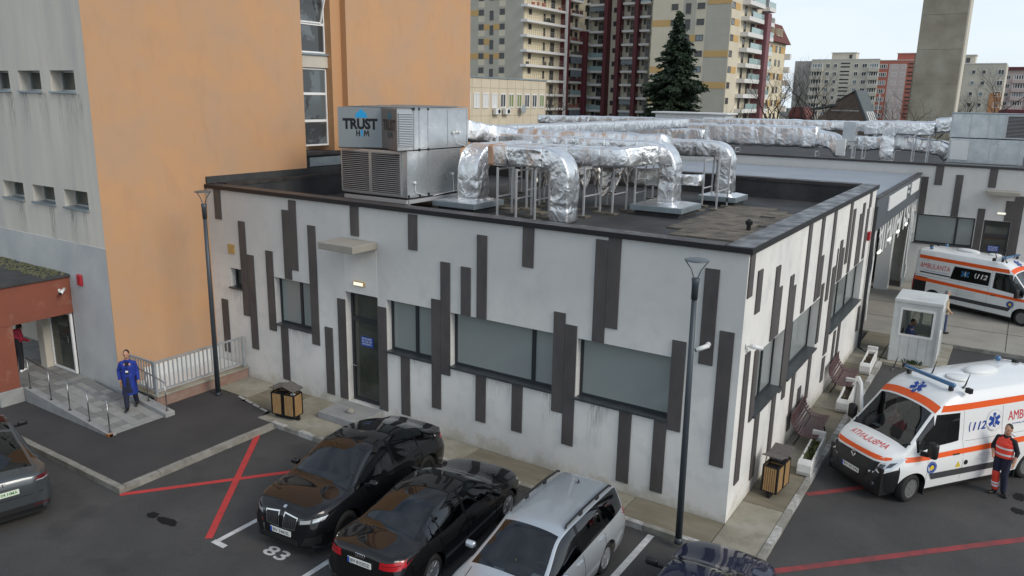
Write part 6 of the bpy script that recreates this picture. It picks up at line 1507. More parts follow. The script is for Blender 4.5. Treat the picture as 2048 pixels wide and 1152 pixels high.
# ---------------------------------------------------------------- black saloon (rear to the camera)
SAL = dict(L=4.70, W=1.83, zm=.58, tuck=.10, axles=(1.47, -1.34), Ra=.375, Rw=.325, tw=.23, spokes=10, sw=.02, bj=3,
    zc=[(-2.35, .45), (-2.34, .78), (-2.31, .96), (-2.24, 1.025), (-2.0, 1.045), (-1.62, 1.06), (-1.2, 1.23), (-.75, 1.37), (-.3, 1.425), (.05, 1.43), (.35, 1.395), (.75, 1.21), (1.12, 1.005), (1.22, .975), (1.7, .92), (2.05, .84), (2.2, .77), (2.30, .64), (2.35, .45)],
    cr=[(-2.35, .02), (-2.2, .04), (-1.7, .05), (-.5, .07), (.4, .075), (1.2, .06), (1.9, .05), (2.2, .03), (2.35, .02)],
    wb=[(-2.35, .66), (-2.28, .79), (-2.1, .86), (-1.7, .91), (0, .915), (1.5, .91), (1.9, .86), (2.15, .75), (2.28, .62), (2.35, .5)],
    wr=[(-2.35, .5), (-2.2, .68), (-1.7, .68), (-.8, .57), (0, .58), (.35, .58), (.9, .70), (1.15, .75), (1.8, .73), (2.1, .62), (2.35, .4)],
    zb=[(-2.35, .40), (-2.28, .78), (-1.9, .97), (-1.2, .95), (0, .92), (1.15, .90), (1.8, .83), (2.2, .66), (2.35, .38)],
    zs=[(-2.35, .28), (-1.9, .24), (-1, .2), (1, .2), (2, .2), (2.35, .24)], ws=(.35, 1.14), rw=(-1.60, -.78), side=(-1.35, 1.0), pillars=[(-.22, -.13), (-1.02, -.98)], doors=[(-.18, .9), (-1.05, -.18)], seats=[.0, -.62], glass='glass_car', rearglass='glass_car_dark')
c2 = Car('black saloon seen from behind with bright red tail lights', 'parked_car', (-4.75, -3.83), R(94.0), SAL, 'paint_black2')
for sg in (1, -1):
    c2.rear('taillight', 'lamp_red', [(sg * .42, .80), (sg * .82, .80), (sg * .84, .95), (sg * .44, .93)], .008); c2.side('taillight', 'lamp_red', sg, [(-2.20, .82), (-2.06, .84), (-2.05, .92), (-2.20, .93)], .008)
    c2.rear('taillight_strip', 'lamp_dark_red', [(sg * .46, .875), (sg * .80, .875), (sg * .80, .885), (sg * .46, .885)], .012)
    c2.mirror(.72, 1.0, 'paint_black2', sg); c2.front('headlight', 'lamp_clear', [(sg * .45, .62), (sg * .80, .64), (sg * .82, .74), (sg * .45, .72)], .007)
    for x in (-.18, .9, -1.05): c2.seam(sg, x, .3, .88)
    c2.handle(sg, -.05, .82, 'paint_black2'); c2.handle(sg, -.95, .83, 'paint_black2')
c2.plate('BV 81DDZ', False, .80, out=.02)
mb = MB(); hh, nn = c2.hit((-4, 0, .93), (1, 0, 0))
for k in range(4):
    a0 = Vector((hh.x - .012, (k - 1.5) * .052, .925)); mb.tube([a0 + Vector((0, .034 * math.cos(a), .034 * math.sin(a))) for a in [2 * PI * i / 14 for i in range(15)]], .005, 5, cap=False)
mb.build('badge', 'chrome', c2.t, world=False)
c2.rear('rear_diffuser', 'trim_black', [(-.6, .24), (.6, .24), (.55, .38), (-.55, .38)], .008)
# ---------------------------------------------------------------- silver estate (facing the camera)
EST = dict(L=4.53, W=1.78, zm=.60, tuck=.08, axles=(1.40, -1.18), Ra=.37, Rw=.315, tw=.21, spokes=9, sw=.03, bj=3,
    zc=[(-2.265, .5), (-2.255, .78), (-2.23, 1.0), (-2.16, 1.18), (-2.06, 1.36), (-1.95, 1.43), (-1.6, 1.465), (-.8, 1.495), (-.1, 1.495), (.25, 1.455), (.7, 1.24), (1.12, 1.03), (1.24, 1.0), (1.65, .95), (1.95, .87), (2.12, .78), (2.22, .62), (2.265, .45)],
    cr=[(-2.265, .02), (-2.1, .05), (-1.6, .055), (0, .06), (.4, .07), (1.2, .06), (1.8, .05), (2.1, .03), (2.265, .02)],
    wb=[(-2.265, .66), (-2.2, .78), (-2.0, .85), (-1.6, .885), (0, .89), (1.4, .885), (1.8, .84), (2.05, .74), (2.2, .6), (2.265, .48)],
    wr=[(-2.265, .52), (-2.1, .60), (-1.8, .60), (-.8, .615), (0, .61), (.3, .60), (.85, .70), (1.15, .745), (1.7, .72), (2.0, .62), (2.265, .4)],
    zb=[(-2.265, .42), (-2.2, .82), (-2.0, .99), (-1.2, .97), (0, .945), (1.15, .91), (1.7, .85), (2.1, .68), (2.265, .4)],
    zs=[(-2.265, .3), (-1.8, .25), (-1, .21), (1, .21), (2, .2), (2.265, .25)], ws=(.25, 1.15), rw=(-2.2, -2.04), side=(-1.98, 1.02), pillars=[(-.23, -.13), (-1.13, -1.05)], doors=[(-.18, .92), (-1.08, -.18)], seats=[.05, -.8], glass='glass_car', rearglass='glass_car_dark')
c3 = Car('silver estate car with black roof rails facing the camera', 'parked_car', (-2.18, -4.08), R(-88.1), EST, 'paint_silver')
for sg in (1, -1):
    rl = [(x, sg * (.565 if x < 0 else .56), s_) for x, s_ in ((.05, 1.462), (.0, 1.505), (-.6, 1.53), (-1.3, 1.515), (-1.78, 1.485), (-1.86, 1.44))]
    c3_r = MB().tube(rl, .022, 8).build('roof_rail', 'trim_black', c3.t, smooth=True, world=False)
    for x in (-.55, -1.25): MB().box(x - .05, sg * .565 - .018, 1.44, x + .05, sg * .565 + .018, 1.52).build('rail_foot', 'trim_black', c3_r, world=False)
    c3.mirror(.74, 1.0, 'paint_silver', sg); c3.front('headlight', 'lamp_clear', [(sg * .42, .62), (sg * .78, .66), (sg * .80, .80), (sg * .44, .74)], .007)
    c3.side('taillight', 'lamp_red', sg, [(-2.12, .80), (-2.0, .86), (-2.0, .97), (-2.12, .98)], .008); c3.rear('taillight', 'lamp_red', [(sg * .5, .84), (sg * .84, .84), (sg * .84, 1.0), (sg * .5, .98)], .007)
    for x in (-.18, .92, -1.08): c3.seam(sg, x, .3, .9)
    c3.handle(sg, -.03, .84, 'paint_silver'); c3.handle(sg, -.95, .86, 'paint_silver')
    c3.top('bonnet_seam', 'seam', [(1.25, sg * .60), (1.25, sg * .612), (2.0, sg * .50), (2.0, sg * .488)], .003, (1, 8))
c3.front('grille', 'trim_black', [(-.40, .55), (.40, .55), (.40, .66), (-.40, .66)], .007); c3.plate('', True, .45)
MB().add([(-1.52, 0, 1.47), (-1.62, .02, 1.47), (-1.62, -.02, 1.47), (-1.60, 0, 1.55)], [(0, 1, 3), (0, 3, 2), (1, 2, 3), (0, 2, 1)]).build('roof_antenna', 'trim_black', c3.t, world=False)
MB().ellipsoid((.78, 0, 1.05), (.012, .03, .035), 8, 6).build('hanging_charm', 'yellow', c3.t, world=False, smooth=True)
MB().box(.90, .42, 1.005, 1.0, .60, 1.012).build('dash_paper', 'paper', c3.t, world=False)
# ---------------------------------------------------------------- navy car (nose to the building)
c4 = Car('dark navy car at the bottom edge under the lamp post', 'parked_car', (.80, -4.10), R(91.0), dict(SAL), 'paint_navy')
for sg in (1, -1):
    c4.mirror(.66, .98, 'trim_black', sg, 1.1); c4.front('headlight', 'lamp_clear', [(sg * .45, .62), (sg * .80, .64), (sg * .82, .74), (sg * .45, .72)], .007)
    c4.seam(sg, -.18, .3, .88); c4.seam(sg, .9, .3, .88)
    c4.top('wiper', 'trim_black', [(1.06, sg * .05), (1.09, sg * .05), (1.10, sg * .6), (1.07, sg * .6)], .012, (1, 6))
# ---------------------------------------------------------------- grey electric hatchback (rear, left edge)
EVS = dict(L=4.75, W=1.92, zm=.62, tuck=.11, axles=(1.46, -1.43), Ra=.40, Rw=.35, tw=.25, rim='rim_dark', spokes=10, bj=2,
    zc=[(-2.375, .50), (-2.365, .78), (-2.33, .98), (-2.26, 1.075), (-2.12, 1.115), (-1.95, 1.15), (-1.4, 1.38), (-.8, 1.54), (-.2, 1.62), (.15, 1.615), (.5, 1.54), (.95, 1.30), (1.35, 1.06), (1.5, 1.02), (1.9, .93), (2.15, .83), (2.3, .70), (2.375, .45)],
    cr=SUV['cr'], wb=[(-2.375, .70), (-2.32, .82), (-2.1, .91), (-1.7, .955), (0, .955), (1.5, .955), (1.95, .90), (2.2, .78), (2.32, .66), (2.375, .52)], wr=SUV['wr'],
    zb=[(-2.375, .42), (-2.3, .86), (-1.9, 1.04), (-1.2, 1.03), (0, 1.0), (1.3, .96), (1.9, .86), (2.25, .7), (2.375, .40)], zs=SUV['zs'], ws=(.5, 1.38), rw=(-1.98, -.75), glassroof=(-.68, .42), side=(-1.7, 1.2), pillars=[(-.22, -.12), (-1.12, -1.06)], doors=[(-.17, .98), (-1.15, -.17)], seats=[.05, -.85], glass='glass_car_dark', rearglass='glass_car_dark')
c5 = Car('dark grey electric hatchback with green-lettered plate at the left edge', 'parked_car', (-14.42, -8.0), R(167), EVS, 'paint_graphite')
for sg in (1, -1):
    c5.rear('taillight', 'lamp_dark_red', [(sg * .56, .92), (sg * .86, .88), (sg * .90, .97), (sg * .60, 1.0)], .008); c5.side('taillight', 'lamp_dark_red', sg, [(-2.18, .93), (-1.98, .98), (-1.98, 1.01), (-2.18, .98)], .008)
    c5.rear('taillight_strip', 'lamp_clear', [(sg * .58, .915), (sg * .86, .89), (sg * .86, .905), (sg * .58, .93)], .012)
    c5.rear('reflector', 'lamp_dark_red', [(sg * .5, .40), (sg * .78, .42), (sg * .78, .44), (sg * .5, .42)], .012)
    c5.mirror(.8, 1.04, 'trim_black', sg); c5.seam(sg, -.17, .3, .95); c5.seam(sg, -1.15, .3, .95); c5.handle(sg, -.95, .86, 'paint_graphite')
c5.plate('BV 04 HMA', False, .80, 'plate_green', 'plate_text_green'); c5.rear('rear_diffuser', 'trim_black', [(-.75, .26), (.75, .26), (.8, .46), (-.8, .46)], .008); c5.rear('tailgate_seam', 'seam', [(-.8, .66), (.8, .66), (.8, .668), (-.8, .668)], .003)
hh, nn = c5.hit((-4, 0, .98), (1, 0, 0)); text_on('badge', 'T', 1, 'chrome', c5.t, (hh.x - .012, .05, .945), (0, -1, 0), (0, 0, 1), width=.1, fit_h=.08, world=False)
# ---------------------------------------------------------------- ambulances
VAN = dict(L=5.55, W=2.07, zm=.80, tuck=.10, axles=(1.93, -1.75), Ra=.40, Rw=.335, tw=.22, rim='rim_steel', spokes=8, sw=.035, bj=4, bz=.72, zwt=1.97, bumper='trim_black', steer=R(14),
    zc=[(-2.775, 1.9), (-2.77, 2.30), (-2.74, 2.42), (-2.66, 2.47), (-2.4, 2.49), (-.5, 2.50), (.45, 2.49), (.78, 2.44), (1.05, 2.32), (1.24, 2.17), (1.32, 2.10), (1.70, 1.70), (2.06, 1.33), (2.14, 1.27), (2.40, 1.19), (2.56, 1.12), (2.66, 1.02), (2.72, .86), (2.76, .68), (2.775, .52)],
    cr=[(-2.775, .05), (-2.5, .10), (.5, .10), (1.1, .11), (1.3, .11), (2.1, .09), (2.4, .08), (2.65, .05), (2.775, .02)],
    wb=[(-2.775, .96), (-2.7, 1.01), (-2.4, 1.035), (0, 1.035), (1.9, 1.03), (2.2, .99), (2.45, .90), (2.62, .78), (2.72, .64), (2.775, .5)],
    wr=[(-2.775, .80), (-2.5, .82), (.6, .82), (1.0, .80), (1.3, .80), (1.75, .84), (2.1, .88), (2.35, .80), (2.55, .68), (2.775, .42)],
    zb=[(-2.775, 1.4), (-2.6, 1.45), (0, 1.45), (.7, 1.30), (1.35, 1.25), (2.0, 1.12), (2.3, 1.02), (2.6, .84), (2.72, .6), (2.775, .44)],
    zs=[(-2.775, .42), (-2, .34), (-1, .30), (1, .28), (2.3, .26), (2.775, .30)], ws=(1.34, 2.06), side=(.62, 1.84), win_only={'l': [(.62, 1.84)], 'r': [(.62, 1.84)]}, pillars=[], doors=[(.52, 1.56)], seats=[.75], glass='glass_car', sideglass='glass_car')
def star(car, draper, cx, cz, r, m, name='star_of_life'):
    """six-armed medical star with white staff, draped by draper(u,v)->3-D"""
    for k in range(3):
        a = PI / 2 + k * PI / 3; d = Vector((math.cos(a), math.sin(a))); e = Vector((-d.y, d.x)) * r * .24
        pts = [Vector((cx, cz)) + d * r - e, Vector((cx, cz)) + d * r + e, Vector((cx, cz)) - d * r + e, Vector((cx, cz)) - d * r - e]
        MB().quad(*[draper(p.x, p.y, .008 + k * .0012) for p in pts]).build(name, m, car.body, world=False, fix=False)
    pts = [(cx - r * .035, cz - r * .7), (cx + r * .035, cz - r * .7), (cx + r * .035, cz + r * .7), (cx - r * .035, cz + r * .7)]
    MB().quad(*[draper(u, v, .013) for u, v in pts]).build('staff', 'paint_white_van', car.body, world=False, fix=False)
    sn = [(cx + r * .16 * math.sin(t * 2.2 * PI + .4), cz - r * .5 + r * t) for t in [i / 12 for i in range(13)]]
    MB().tube([draper(u, v, .013) for u, v in sn], r * .028, 4).build('serpent', 'paint_white_van', car.body, world=False, fix=False)
def disc(car, draper, cx, cz, r, m, off=.008, name='emblem', n=24):
    return MB().quad(*[draper(cx + r * math.cos(2 * PI * k / n), cz + r * math.sin(2 * PI * k / n), off) for k in range(n)]).build(name, m, car.body, world=False, fix=False)
def ambulance(label, loc, head, plate, steer, open_door=False):
    spec = dict(VAN); spec['steer'] = steer
    c = Car(label, 'ambulance', loc, head, spec, 'paint_white_van', 'ambulance')
    c.front('bonnet_band', 'amb_orange', [(-.80, .985), (.80, .985), (.80, 1.07), (-.80, 1.07)], .006, (24, 3))
    # band over the windscreen
    c.top('roof_band', 'amb_orange', [(1.16, -.80), (1.16, .80), (1.31, .80), (1.31, -.80)], .008, (20, 3))
    g = c.front('grille', 'trim_black', [(-.61, .70), (.61, .70), (.67, .945), (-.67, .945)], .012, (40, 14))
    for k in range(4): z = .74 + .05 * k; c.front('grille_bar', 'amb_moulding', [(-.58, z), (.58, z), (.58, z + .012), (-.58, z + .012)], .022, (30, 1), g)
    hh, nn = c.hit((4, 0, .90), (-1, 0, 0)); bx_ = hh.x + .035
    MB().add([(bx_ - .02, 0, 1.0), (bx_, -.075, .90), (bx_, 0, .80), (bx_, .075, .90), (bx_ - .012, 0, .955), (bx_, -.042, .90), (bx_, 0, .845), (bx_, .042, .90)], [(0, 1, 5, 4), (1, 2, 6, 5), (2, 3, 7, 6), (3, 0, 4, 7)]).build('badge', 'chrome', c.t, world=False)
    for sg in (1, -1):
        hl = c.front('headlight', 'lamp_clear', [(sg * .62, .74), (sg * .88, .80), (sg * .955, 1.10), (sg * .70, .97)], .010, (16, 12)); c.front('headlight_lens', 'lamp_inner', [(sg * .66, .79), (sg * .75, .82), (sg * .77, .91), (sg * .68, .90)], .016, (6, 6), hl); c.front('headlight_lens', 'lamp_inner', [(sg * .79, .84), (sg * .86, .87), (sg * .89, .98), (sg * .81, .95)], .016, (6, 6), hl)
        MB().lathe([(.001, .0), (.05, .003), (.055, -.02)], 12, (c.hit((4, sg * .62, .42), (-1, 0, 0))[0].x + .012, sg * .62, .42), 'x').build('fog_light', 'lamp_inner', c.t, world=False)
        # orange side bands
        c.side('side_band', 'amb_orange', sg, [(-2.70, 1.05), (2.16, .985), (2.16, 1.09), (-2.70, 1.20)], .006, (40, 2)); c.side('side_band', 'amb_orange', sg, [(-2.66, 2.02), (1.16, 2.02), (1.10, 2.17), (-2.66, 2.17)], .006, (40, 2))
        c.side('side_moulding', 'amb_moulding', sg, [(-1.28, .50), (1.40, .50), (1.50, .66), (-1.28, .66)], .014, (20, 2))
        for x in (.50, 1.56, -.72): c.seam(sg, x, .36, 2.0 if x < 1 else 1.2, 'seam_soft', .014)
        c.side('body_groove', 'seam_soft', sg, [(-2.6, 1.28), (.45, 1.28), (.45, 1.295), (-2.6, 1.295)], .004, (20, 1))
        c.handle(sg, .72, 1.02, 'trim_black')
        m_ = MB().box(1.62, sg * 1.21 - .115, 1.14, 1.77, sg * 1.21 + .115, 1.52).build('wing_mirror', 'trim_black', c.t, smooth=True, world=False, bevel=.06)
        MB().bar((1.78, sg * .98, 1.18), (1.70, sg * 1.16, 1.2), .09).build('mirror_arm', 'trim_black', m_, world=False)
        c.side('taillight', 'lamp_red', sg, [(-2.75, .62), (-2.69, .62), (-2.69, 1.3), (-2.75, 1.3)], .01); c.rear('taillight', 'lamp_red', [(sg * .93, .6), (sg * .99, .6), (sg * .99, 1.3), (sg * .93, 1.3)], .01)
        for fx_ in (-1.37, 1.51): MB().box(fx_, sg * .85 - .12, .1, fx_ + .02, sg * .85 + .12, .4).build('mud_flap', 'black_rubber', c.t, world=False)
        def sdr(u, v, off, sg=sg):
            h, n = c.hit((u, sg * 2.2, v), (0, -sg, 0)); return (h + Vector((0, sg * off, 0))) if h else Vector((u, sg * 1.05, v))
        t0 = disc(c, sdr, 1.44, .80, .145, 'amb_blue', .008); disc(c, sdr, 1.44, .80, .125, 'amb_grey', .0088); disc(c, sdr, 1.44, .80, .115, 'amb_blue', .0096); disc(c, sdr, 1.44, .80, .06, 'yellow', .0104)
        dirn = -1 if sg > 0 else 1
        if sg > 0:
            c.text_side('112', 'amb_blue', sg, .22, 1.50, .42, .20, bold=.02, shear=.25); c.text_side('(', 'amb_blue', sg, .34, 1.48, .07, .23, bold=.03, shear=.1)
            disc(c, sdr, -.45, 1.66, .26, 'amb_grey', .006); disc(c, sdr, -.45, 1.66, .25, 'paint_white_van', .0066); star(c, sdr, -.45, 1.66, .19, 'amb_blue')
            c.text_side('AMBULANTA', 'amb_red', sg, -.90, 1.60, 1.45, .23); c.text_side('ECHIPAJ MEDICAL DE URGENTA', 'amb_blue', sg, -1.05, 1.48, 1.2, .05)
            for k in range(4): c.text_side(['GUVERNUL ROMANIEI', 'SERVICIUL DE AMBULANTA JUDETEAN', 'APEL UNIC DE URGENTA', 'BRASOV'][k], 'amb_grey', sg, .0 - .1 * (k % 2), .90 - .06 * k, .75 - .2 * (k % 2), .035)
            tri = MB().quad(*[sdr(u, v, .008) for u, v in ((.72, .70), (.56, .70), (.64, .84))]).build('warning_sign', 'yellow', c.body, world=False, fix=False); disc(c, sdr, .40, .78, .06, 'trim_black')
        else:
            w_ = c.side('side_window', 'glass_car_dark', sg, [(-1.15, 1.36), (.46, 1.36), (.46, 1.92), (-1.05, 1.92)], .008, (14, 6)); star(c, sdr, -.55, 1.66, .19, 'amb_blue_glass')
            c.text_side('112', 'paint_white_van', sg, -.06, 1.58, .42, .20, bold=.02, shear=.25, off=.012); c.text_side('(', 'paint_white_van', sg, -.16, 1.56, .07, .23, bold=.03, off=.012)
            c.text_side('AMBULANTA', 'amb_red', sg, -2.55, 1.62, 1.34, .22); c.text_side('ECHIPAJ MEDICAL DE URGENTA', 'amb_blue', sg, -2.35, 1.49, 1.1, .05); c.side('side_moulding', 'trim_black', sg, [(-2.5, 1.40), (-1.16, 1.40), (-1.16, 1.45), (-2.5, 1.45)], .01, (10, 1))
            c.text_side('6160', 'amb_grey', sg, -2.45, 1.95, .25, .06)
            for k in range(4): c.text_side(['GUVERNUL ROMANIEI', 'SERVICIUL DE AMBULANTA JUDETEAN', 'APEL UNIC DE URGENTA', 'BRASOV'][k], 'amb_grey', sg, -.9 + .1 * (k % 2), .92 - .06 * k, .95 - .2 * (k % 2), .035)
    # mirrored lettering on the bonnet
    def bdr(p):
        h, n = c.hit((p.x, p.y, 4), (0, 0, -1)); return (h + n * .008) if h else p
    vs, fs = text2d('AMBULANTA', 1, .0); w0 = max(v[0] for v in vs); h0 = max(v[1] for v in vs); pts = []
    for u, v in vs:
        yy_ = .55 - u / w0 * 1.10                                  # mirrored: reads right way round in a driver's mirror
        xx_ = 2.44 - (v / h0) * .19 - .10 * (yy_ / .55) ** 2 * .6
        pts.append(bdr(Vector((xx_, yy_, 0))))
    MB().add(pts, fs).build('lettering', 'amb_red', c.body, world=False, fix=False)
    def rdr(u, v, off):
        h, n = c.hit((1.02 - v * 1.0, u, 4), (0, 0, -1)); return (h + n * (off + .014)) if h else Vector((1, u, 2.4))
    star(c, rdr, 0, 0, .17, 'amb_blue')
    # roof equipment
    bar = MB().tube([(.72, -.70, 2.575), (.72, .70, 2.575)], .05, 10).build('light_bar', 'amb_blue_glass', c.t, smooth=True, world=False)
    MB().box(.675, -.69, 2.585, .765, .69, 2.625).build('light_bar_top', 'amb_blue_glass', bar, world=False, bevel=.02)
    for y in (-.6, .6): MB().box(.66, y - .04, 2.42, .74, y + .04, 2.56).build('light_bar_foot', 'trim_black', bar, world=False)
    MB().ellipsoid((-1.0, -.05, 2.52), (.50, .26, .10), 16, 8).build('roof_vent', 'white_plastic', c.t, smooth=True, world=False); MB().lathe([(.24, 0), (.25, .03), (.2, .05), (.001, .055)], 20, (.02, .15, 2.495)).build('roof_hatch', 'white_plastic', c.t, smooth=True, world=False)
    for x, y in ((-2.3, .62), (-2.3, -.62)): MB().lathe([(.07, 0), (.07, .07), (.05, .10), (.001, .11)], 14, (x, y, 2.46)).build('blue_beacon', 'amb_blue_glass', c.t, smooth=True, world=False)
    for x, y in ((-2.5, .3), (-2.5, -.3), (.5, .9), (.5, -.9)): MB().box(x - .05, y - .07, 2.44, x + .05, y + .07, 2.56).build('work_lamp', 'trim_black', c.t, world=False, bevel=.01)
    for x, y in ((.35, -.3), (.35, .62), (1.0, -.86)): MB().tube([(x, y, 2.44), (x - .06, y, 2.50), (x - .16, y, 2.78)], [.035, .02, .006], 6).build('aerial', 'trim_black', c.t, world=False)
    MB().box(1.92, -.55, 1.17, 2.02, -.25, 1.176).build('dash_paper', 'paper', c.t, world=False); MB().box(1.75, .3, 1.13, 1.95, .62, 1.16).build('dash_paper', 'paper', c.t, world=False)
    c.plate(plate, True, .56)
    if open_door:
        d = MB()
        P = lambda u, z: Vector((1.60 - u * math.cos(R(58)), -1.02 - u * math.sin(R(58)), z)); nn = Vector((-math.sin(R(58)), math.cos(R(58)), 0)) * .05
        out = [P(0, .40), P(1.02, .40), P(1.02, 1.95), P(.78, 2.02), P(.42, 1.98), P(.0, 1.30)]
        inn = [P(.16, 1.20), P(.90, 1.20), P(.90, 1.82), P(.76, 1.88), P(.48, 1.85)]
        d.extrude([out[0], out[1], P(1.02, 1.16), P(0, 1.16)], nn); d.extrude([P(.92, 1.161), P(1.02, 1.161), out[2], out[3], P(.76, 1.90), P(.92, 1.82)], nn); d.extrude([P(0, 1.161), P(.12, 1.161), P(.48, 1.88), P(.76, 1.901), out[3] - Vector((0, 0, .002)), out[4], out[5]], nn)
        o = d.build('open_door', 'paint_white_van', c.t, world=False); MB().extrude([p + nn * .4 for p in inn], nn * .1).build('window', 'glass_car_dark', o, world=False)
    return c
a1 = ambulance('white and orange ambulance parked beside the white building, front to camera', (3.48, 5.68), R(-126.8), 'BV-36 SAJ', R(10), True)
a2 = ambulance('white and orange ambulance in the rear court seen from its right side', (3.63, 23.6, -.005), R(-24), '', R(-4))
# ================================================================== STREET FURNITURE
def lamp_post(label, x, y, h, r0, r1, z=0.0, lean=(0, 0)):
    t = thing('lamp_post', label, 'street lamp', (x, y, z))
    lx, ly = lean
    MB().tube([(x, y, z), (x + lx * .5, y + ly * .5, z + h * .5), (x + lx, y + ly, z + h - .75)], [r0, (r0 + r1) / 2, r1], 14).build('post', 'pole', t, smooth=True)
    X, Y_ = x + lx, y + ly
    MB().lathe([(r1 + .012, -.75), (r1 + .016, -.45), (r1 + .03, -.35), (r1 + .012, -.34)], 14, (X, Y_, z + h)).build('collar', 'pole', t, smooth=True)
    for a in (0, PI):
        d = Vector((math.cos(a + .35), math.sin(a + .35), 0))
        MB().tube([Vector((X, Y_, z + h - .36)) + d * .03, Vector((X, Y_, z + h - .18)) + d * .09, Vector((X, Y_, z + h - .01)) + d * .215], [.018, .011, .010], 6).build('arm', 'pole_light', t)
    MB().lathe([(.001, .03), (.13, .028), (.215, .012), (.235, -.003), (.215, -.015), (.001, -.018)], 24, (X, Y_, z + h)).build('lamp_head', 'pole_light', t, smooth=True)
    MB().lathe([(.07, -.01), (.09, 0), (.07, .12)], 12, (x, y, z)).build('base_sleeve', 'pole', t, smooth=True)
lamp_post('tall slate-grey lamp post in front of the white corner', -.545, -1.27, 5.83, .070, .050, z=0.0, lean=(-.05, 0))
lamp_post('slate-grey lamp post beside the grey bar fence', -14.72, -1.56, 6.0, .075, .052)

def double_bin(label, x, y, rz, lids):
    """two wooden-slatted square bins on one frame, each with a slatted lid on struts"""
    t = thing('litter_bin', label, 'litter bin', (x, y, 0), rz)
    for k in (0, 1):
        ox = (k - .5) * .40; s = .172; h0, h1 = .13, .76
        mb = MB()
        for sx in (-1, 1):
            for sy in (-1, 1): mb.box(ox + sx * s - .014, sy * s - .014, h0, ox + sx * s + .014, sy * s + .014, h1)
        for z in (h0, h1 - .02):
            for sg in (-1, 1): mb.box(ox - s, sg * s - .013, z, ox + s, sg * s + .013, z + .03).box(ox + sg * s - .0128, -s, z, ox + sg * s + .0128, s, z + .029)
        f = mb.build('bin_frame', 'black', t, world=False)
        MB().box(ox - s + .02, -s + .02, h0, ox + s - .02, s - .02, h1 - .06).build('liner', 'black', t, world=False)
        for i in range(6):
            u = -s + .03 + (2 * s - .06) * (i + .5) / 6; w = (2 * s - .06) / 6 - .012
            for sg in (-1, 1):
                piece('slat', 'bin_wood', t, (ox + u, sg * (s + .004), (h0 + h1) / 2), (w, .018, h1 - h0 - .06), world=False); piece('slat', 'bin_wood', t, (ox + sg * (s + .0045), u, (h0 + h1) / 2), (.018, w, h1 - h0 - .06), world=False)
        tl_, zz_ = lids[k]
        for i in range(7):
            u = -.22 + .44 * (i + .5) / 7; cz = .92 + zz_ + u * math.sin(tl_)
            piece('lid_slat', 'bin_lid', t, (ox + u * math.cos(tl_), 0, cz), (.056, .44, .018), world=False, rot=(0, -tl_, 0))
        for sx_, sy_ in ((-.16, -.15), (.16, .15), (-.16, .15), (.16, -.15)): MB().bar((ox + sx_, sy_, .74), (ox + sx_ * .5, sy_, .90 + zz_), .015).build('lid_strut', 'black', t, world=False)
    MB().box(-.40, -.04, .0, .40, .04, .115).build('foot', 'black', t, world=False)
    return t
double_bin('wooden slatted twin litter bin beside the entrance step', -11.78, -1.52, R(10), ((.18, .0), (-.30, .02)))
double_bin('wooden slatted twin litter bin at the building corner by the planter', .48, 2.02, R(84), ((-.25, .04), (.28, .03)))
tag(MB().ellipsoid((-11.55, -1.50, .70), (.10, .09, .06), 10, 6).build('rubbish_bag', 'bag_plastic', None, smooth=True), 'pale crumpled plastic bag in the twin bin by the entrance', 'bag')

def bench(label, x, y, rz):
    """curved slatted seat and back on iron side frames; local y along the bench, +x to the front"""
    t = thing('park_bench', label, 'bench', (x, y, 0), rz)
    prof = []
    for i in range(15):
        s = i / 14
        if s < .5: a = s / .5; prof.append((.47 - .44 * a, .43 - .055 * math.sin(a * PI * .9) + .02 * (1 - a) ** 3 * -2))
        else: a = (s - .5) / .5; prof.append((.03 - .20 * a + .07 * math.sin(a * PI) * -1, .42 + .46 * a))
    pts = [Vector((p[0], 0, p[1])) for p in prof]
    for i, p in enumerate(pts):
        d = (pts[min(i + 1, 14)] - pts[max(i - 1, 0)]); a = math.atan2(d.z, d.x)
        piece('slat', 'bench_wood', t, (p.x, 0, p.z), (.046, 1.8, .026), world=False, rot=(0, -a, 0))
    for sg in (-1, 1):
        yy = sg * .66
        MB().tube([v + Vector((0, yy, -.025)) for v in pts], .02, 6).build('side_frame', 'bench_iron', t, world=False)
        MB().tube([(.36, yy, .38), (.40, yy, .2), (.46, yy, 0)], .02, 6).build('leg', 'bench_iron', t, world=False); MB().tube([(.06, yy, .38), (.0, yy, .2), (-.10, yy, 0)], .02, 6).build('leg', 'bench_iron', t, world=False)
    return t
bench('dark red slatted park bench nearer the camera along the white wall', .28, 5.55, R(2))
bench('dark red slatted park bench farther back along the white wall', .26, 10.1, R(2))

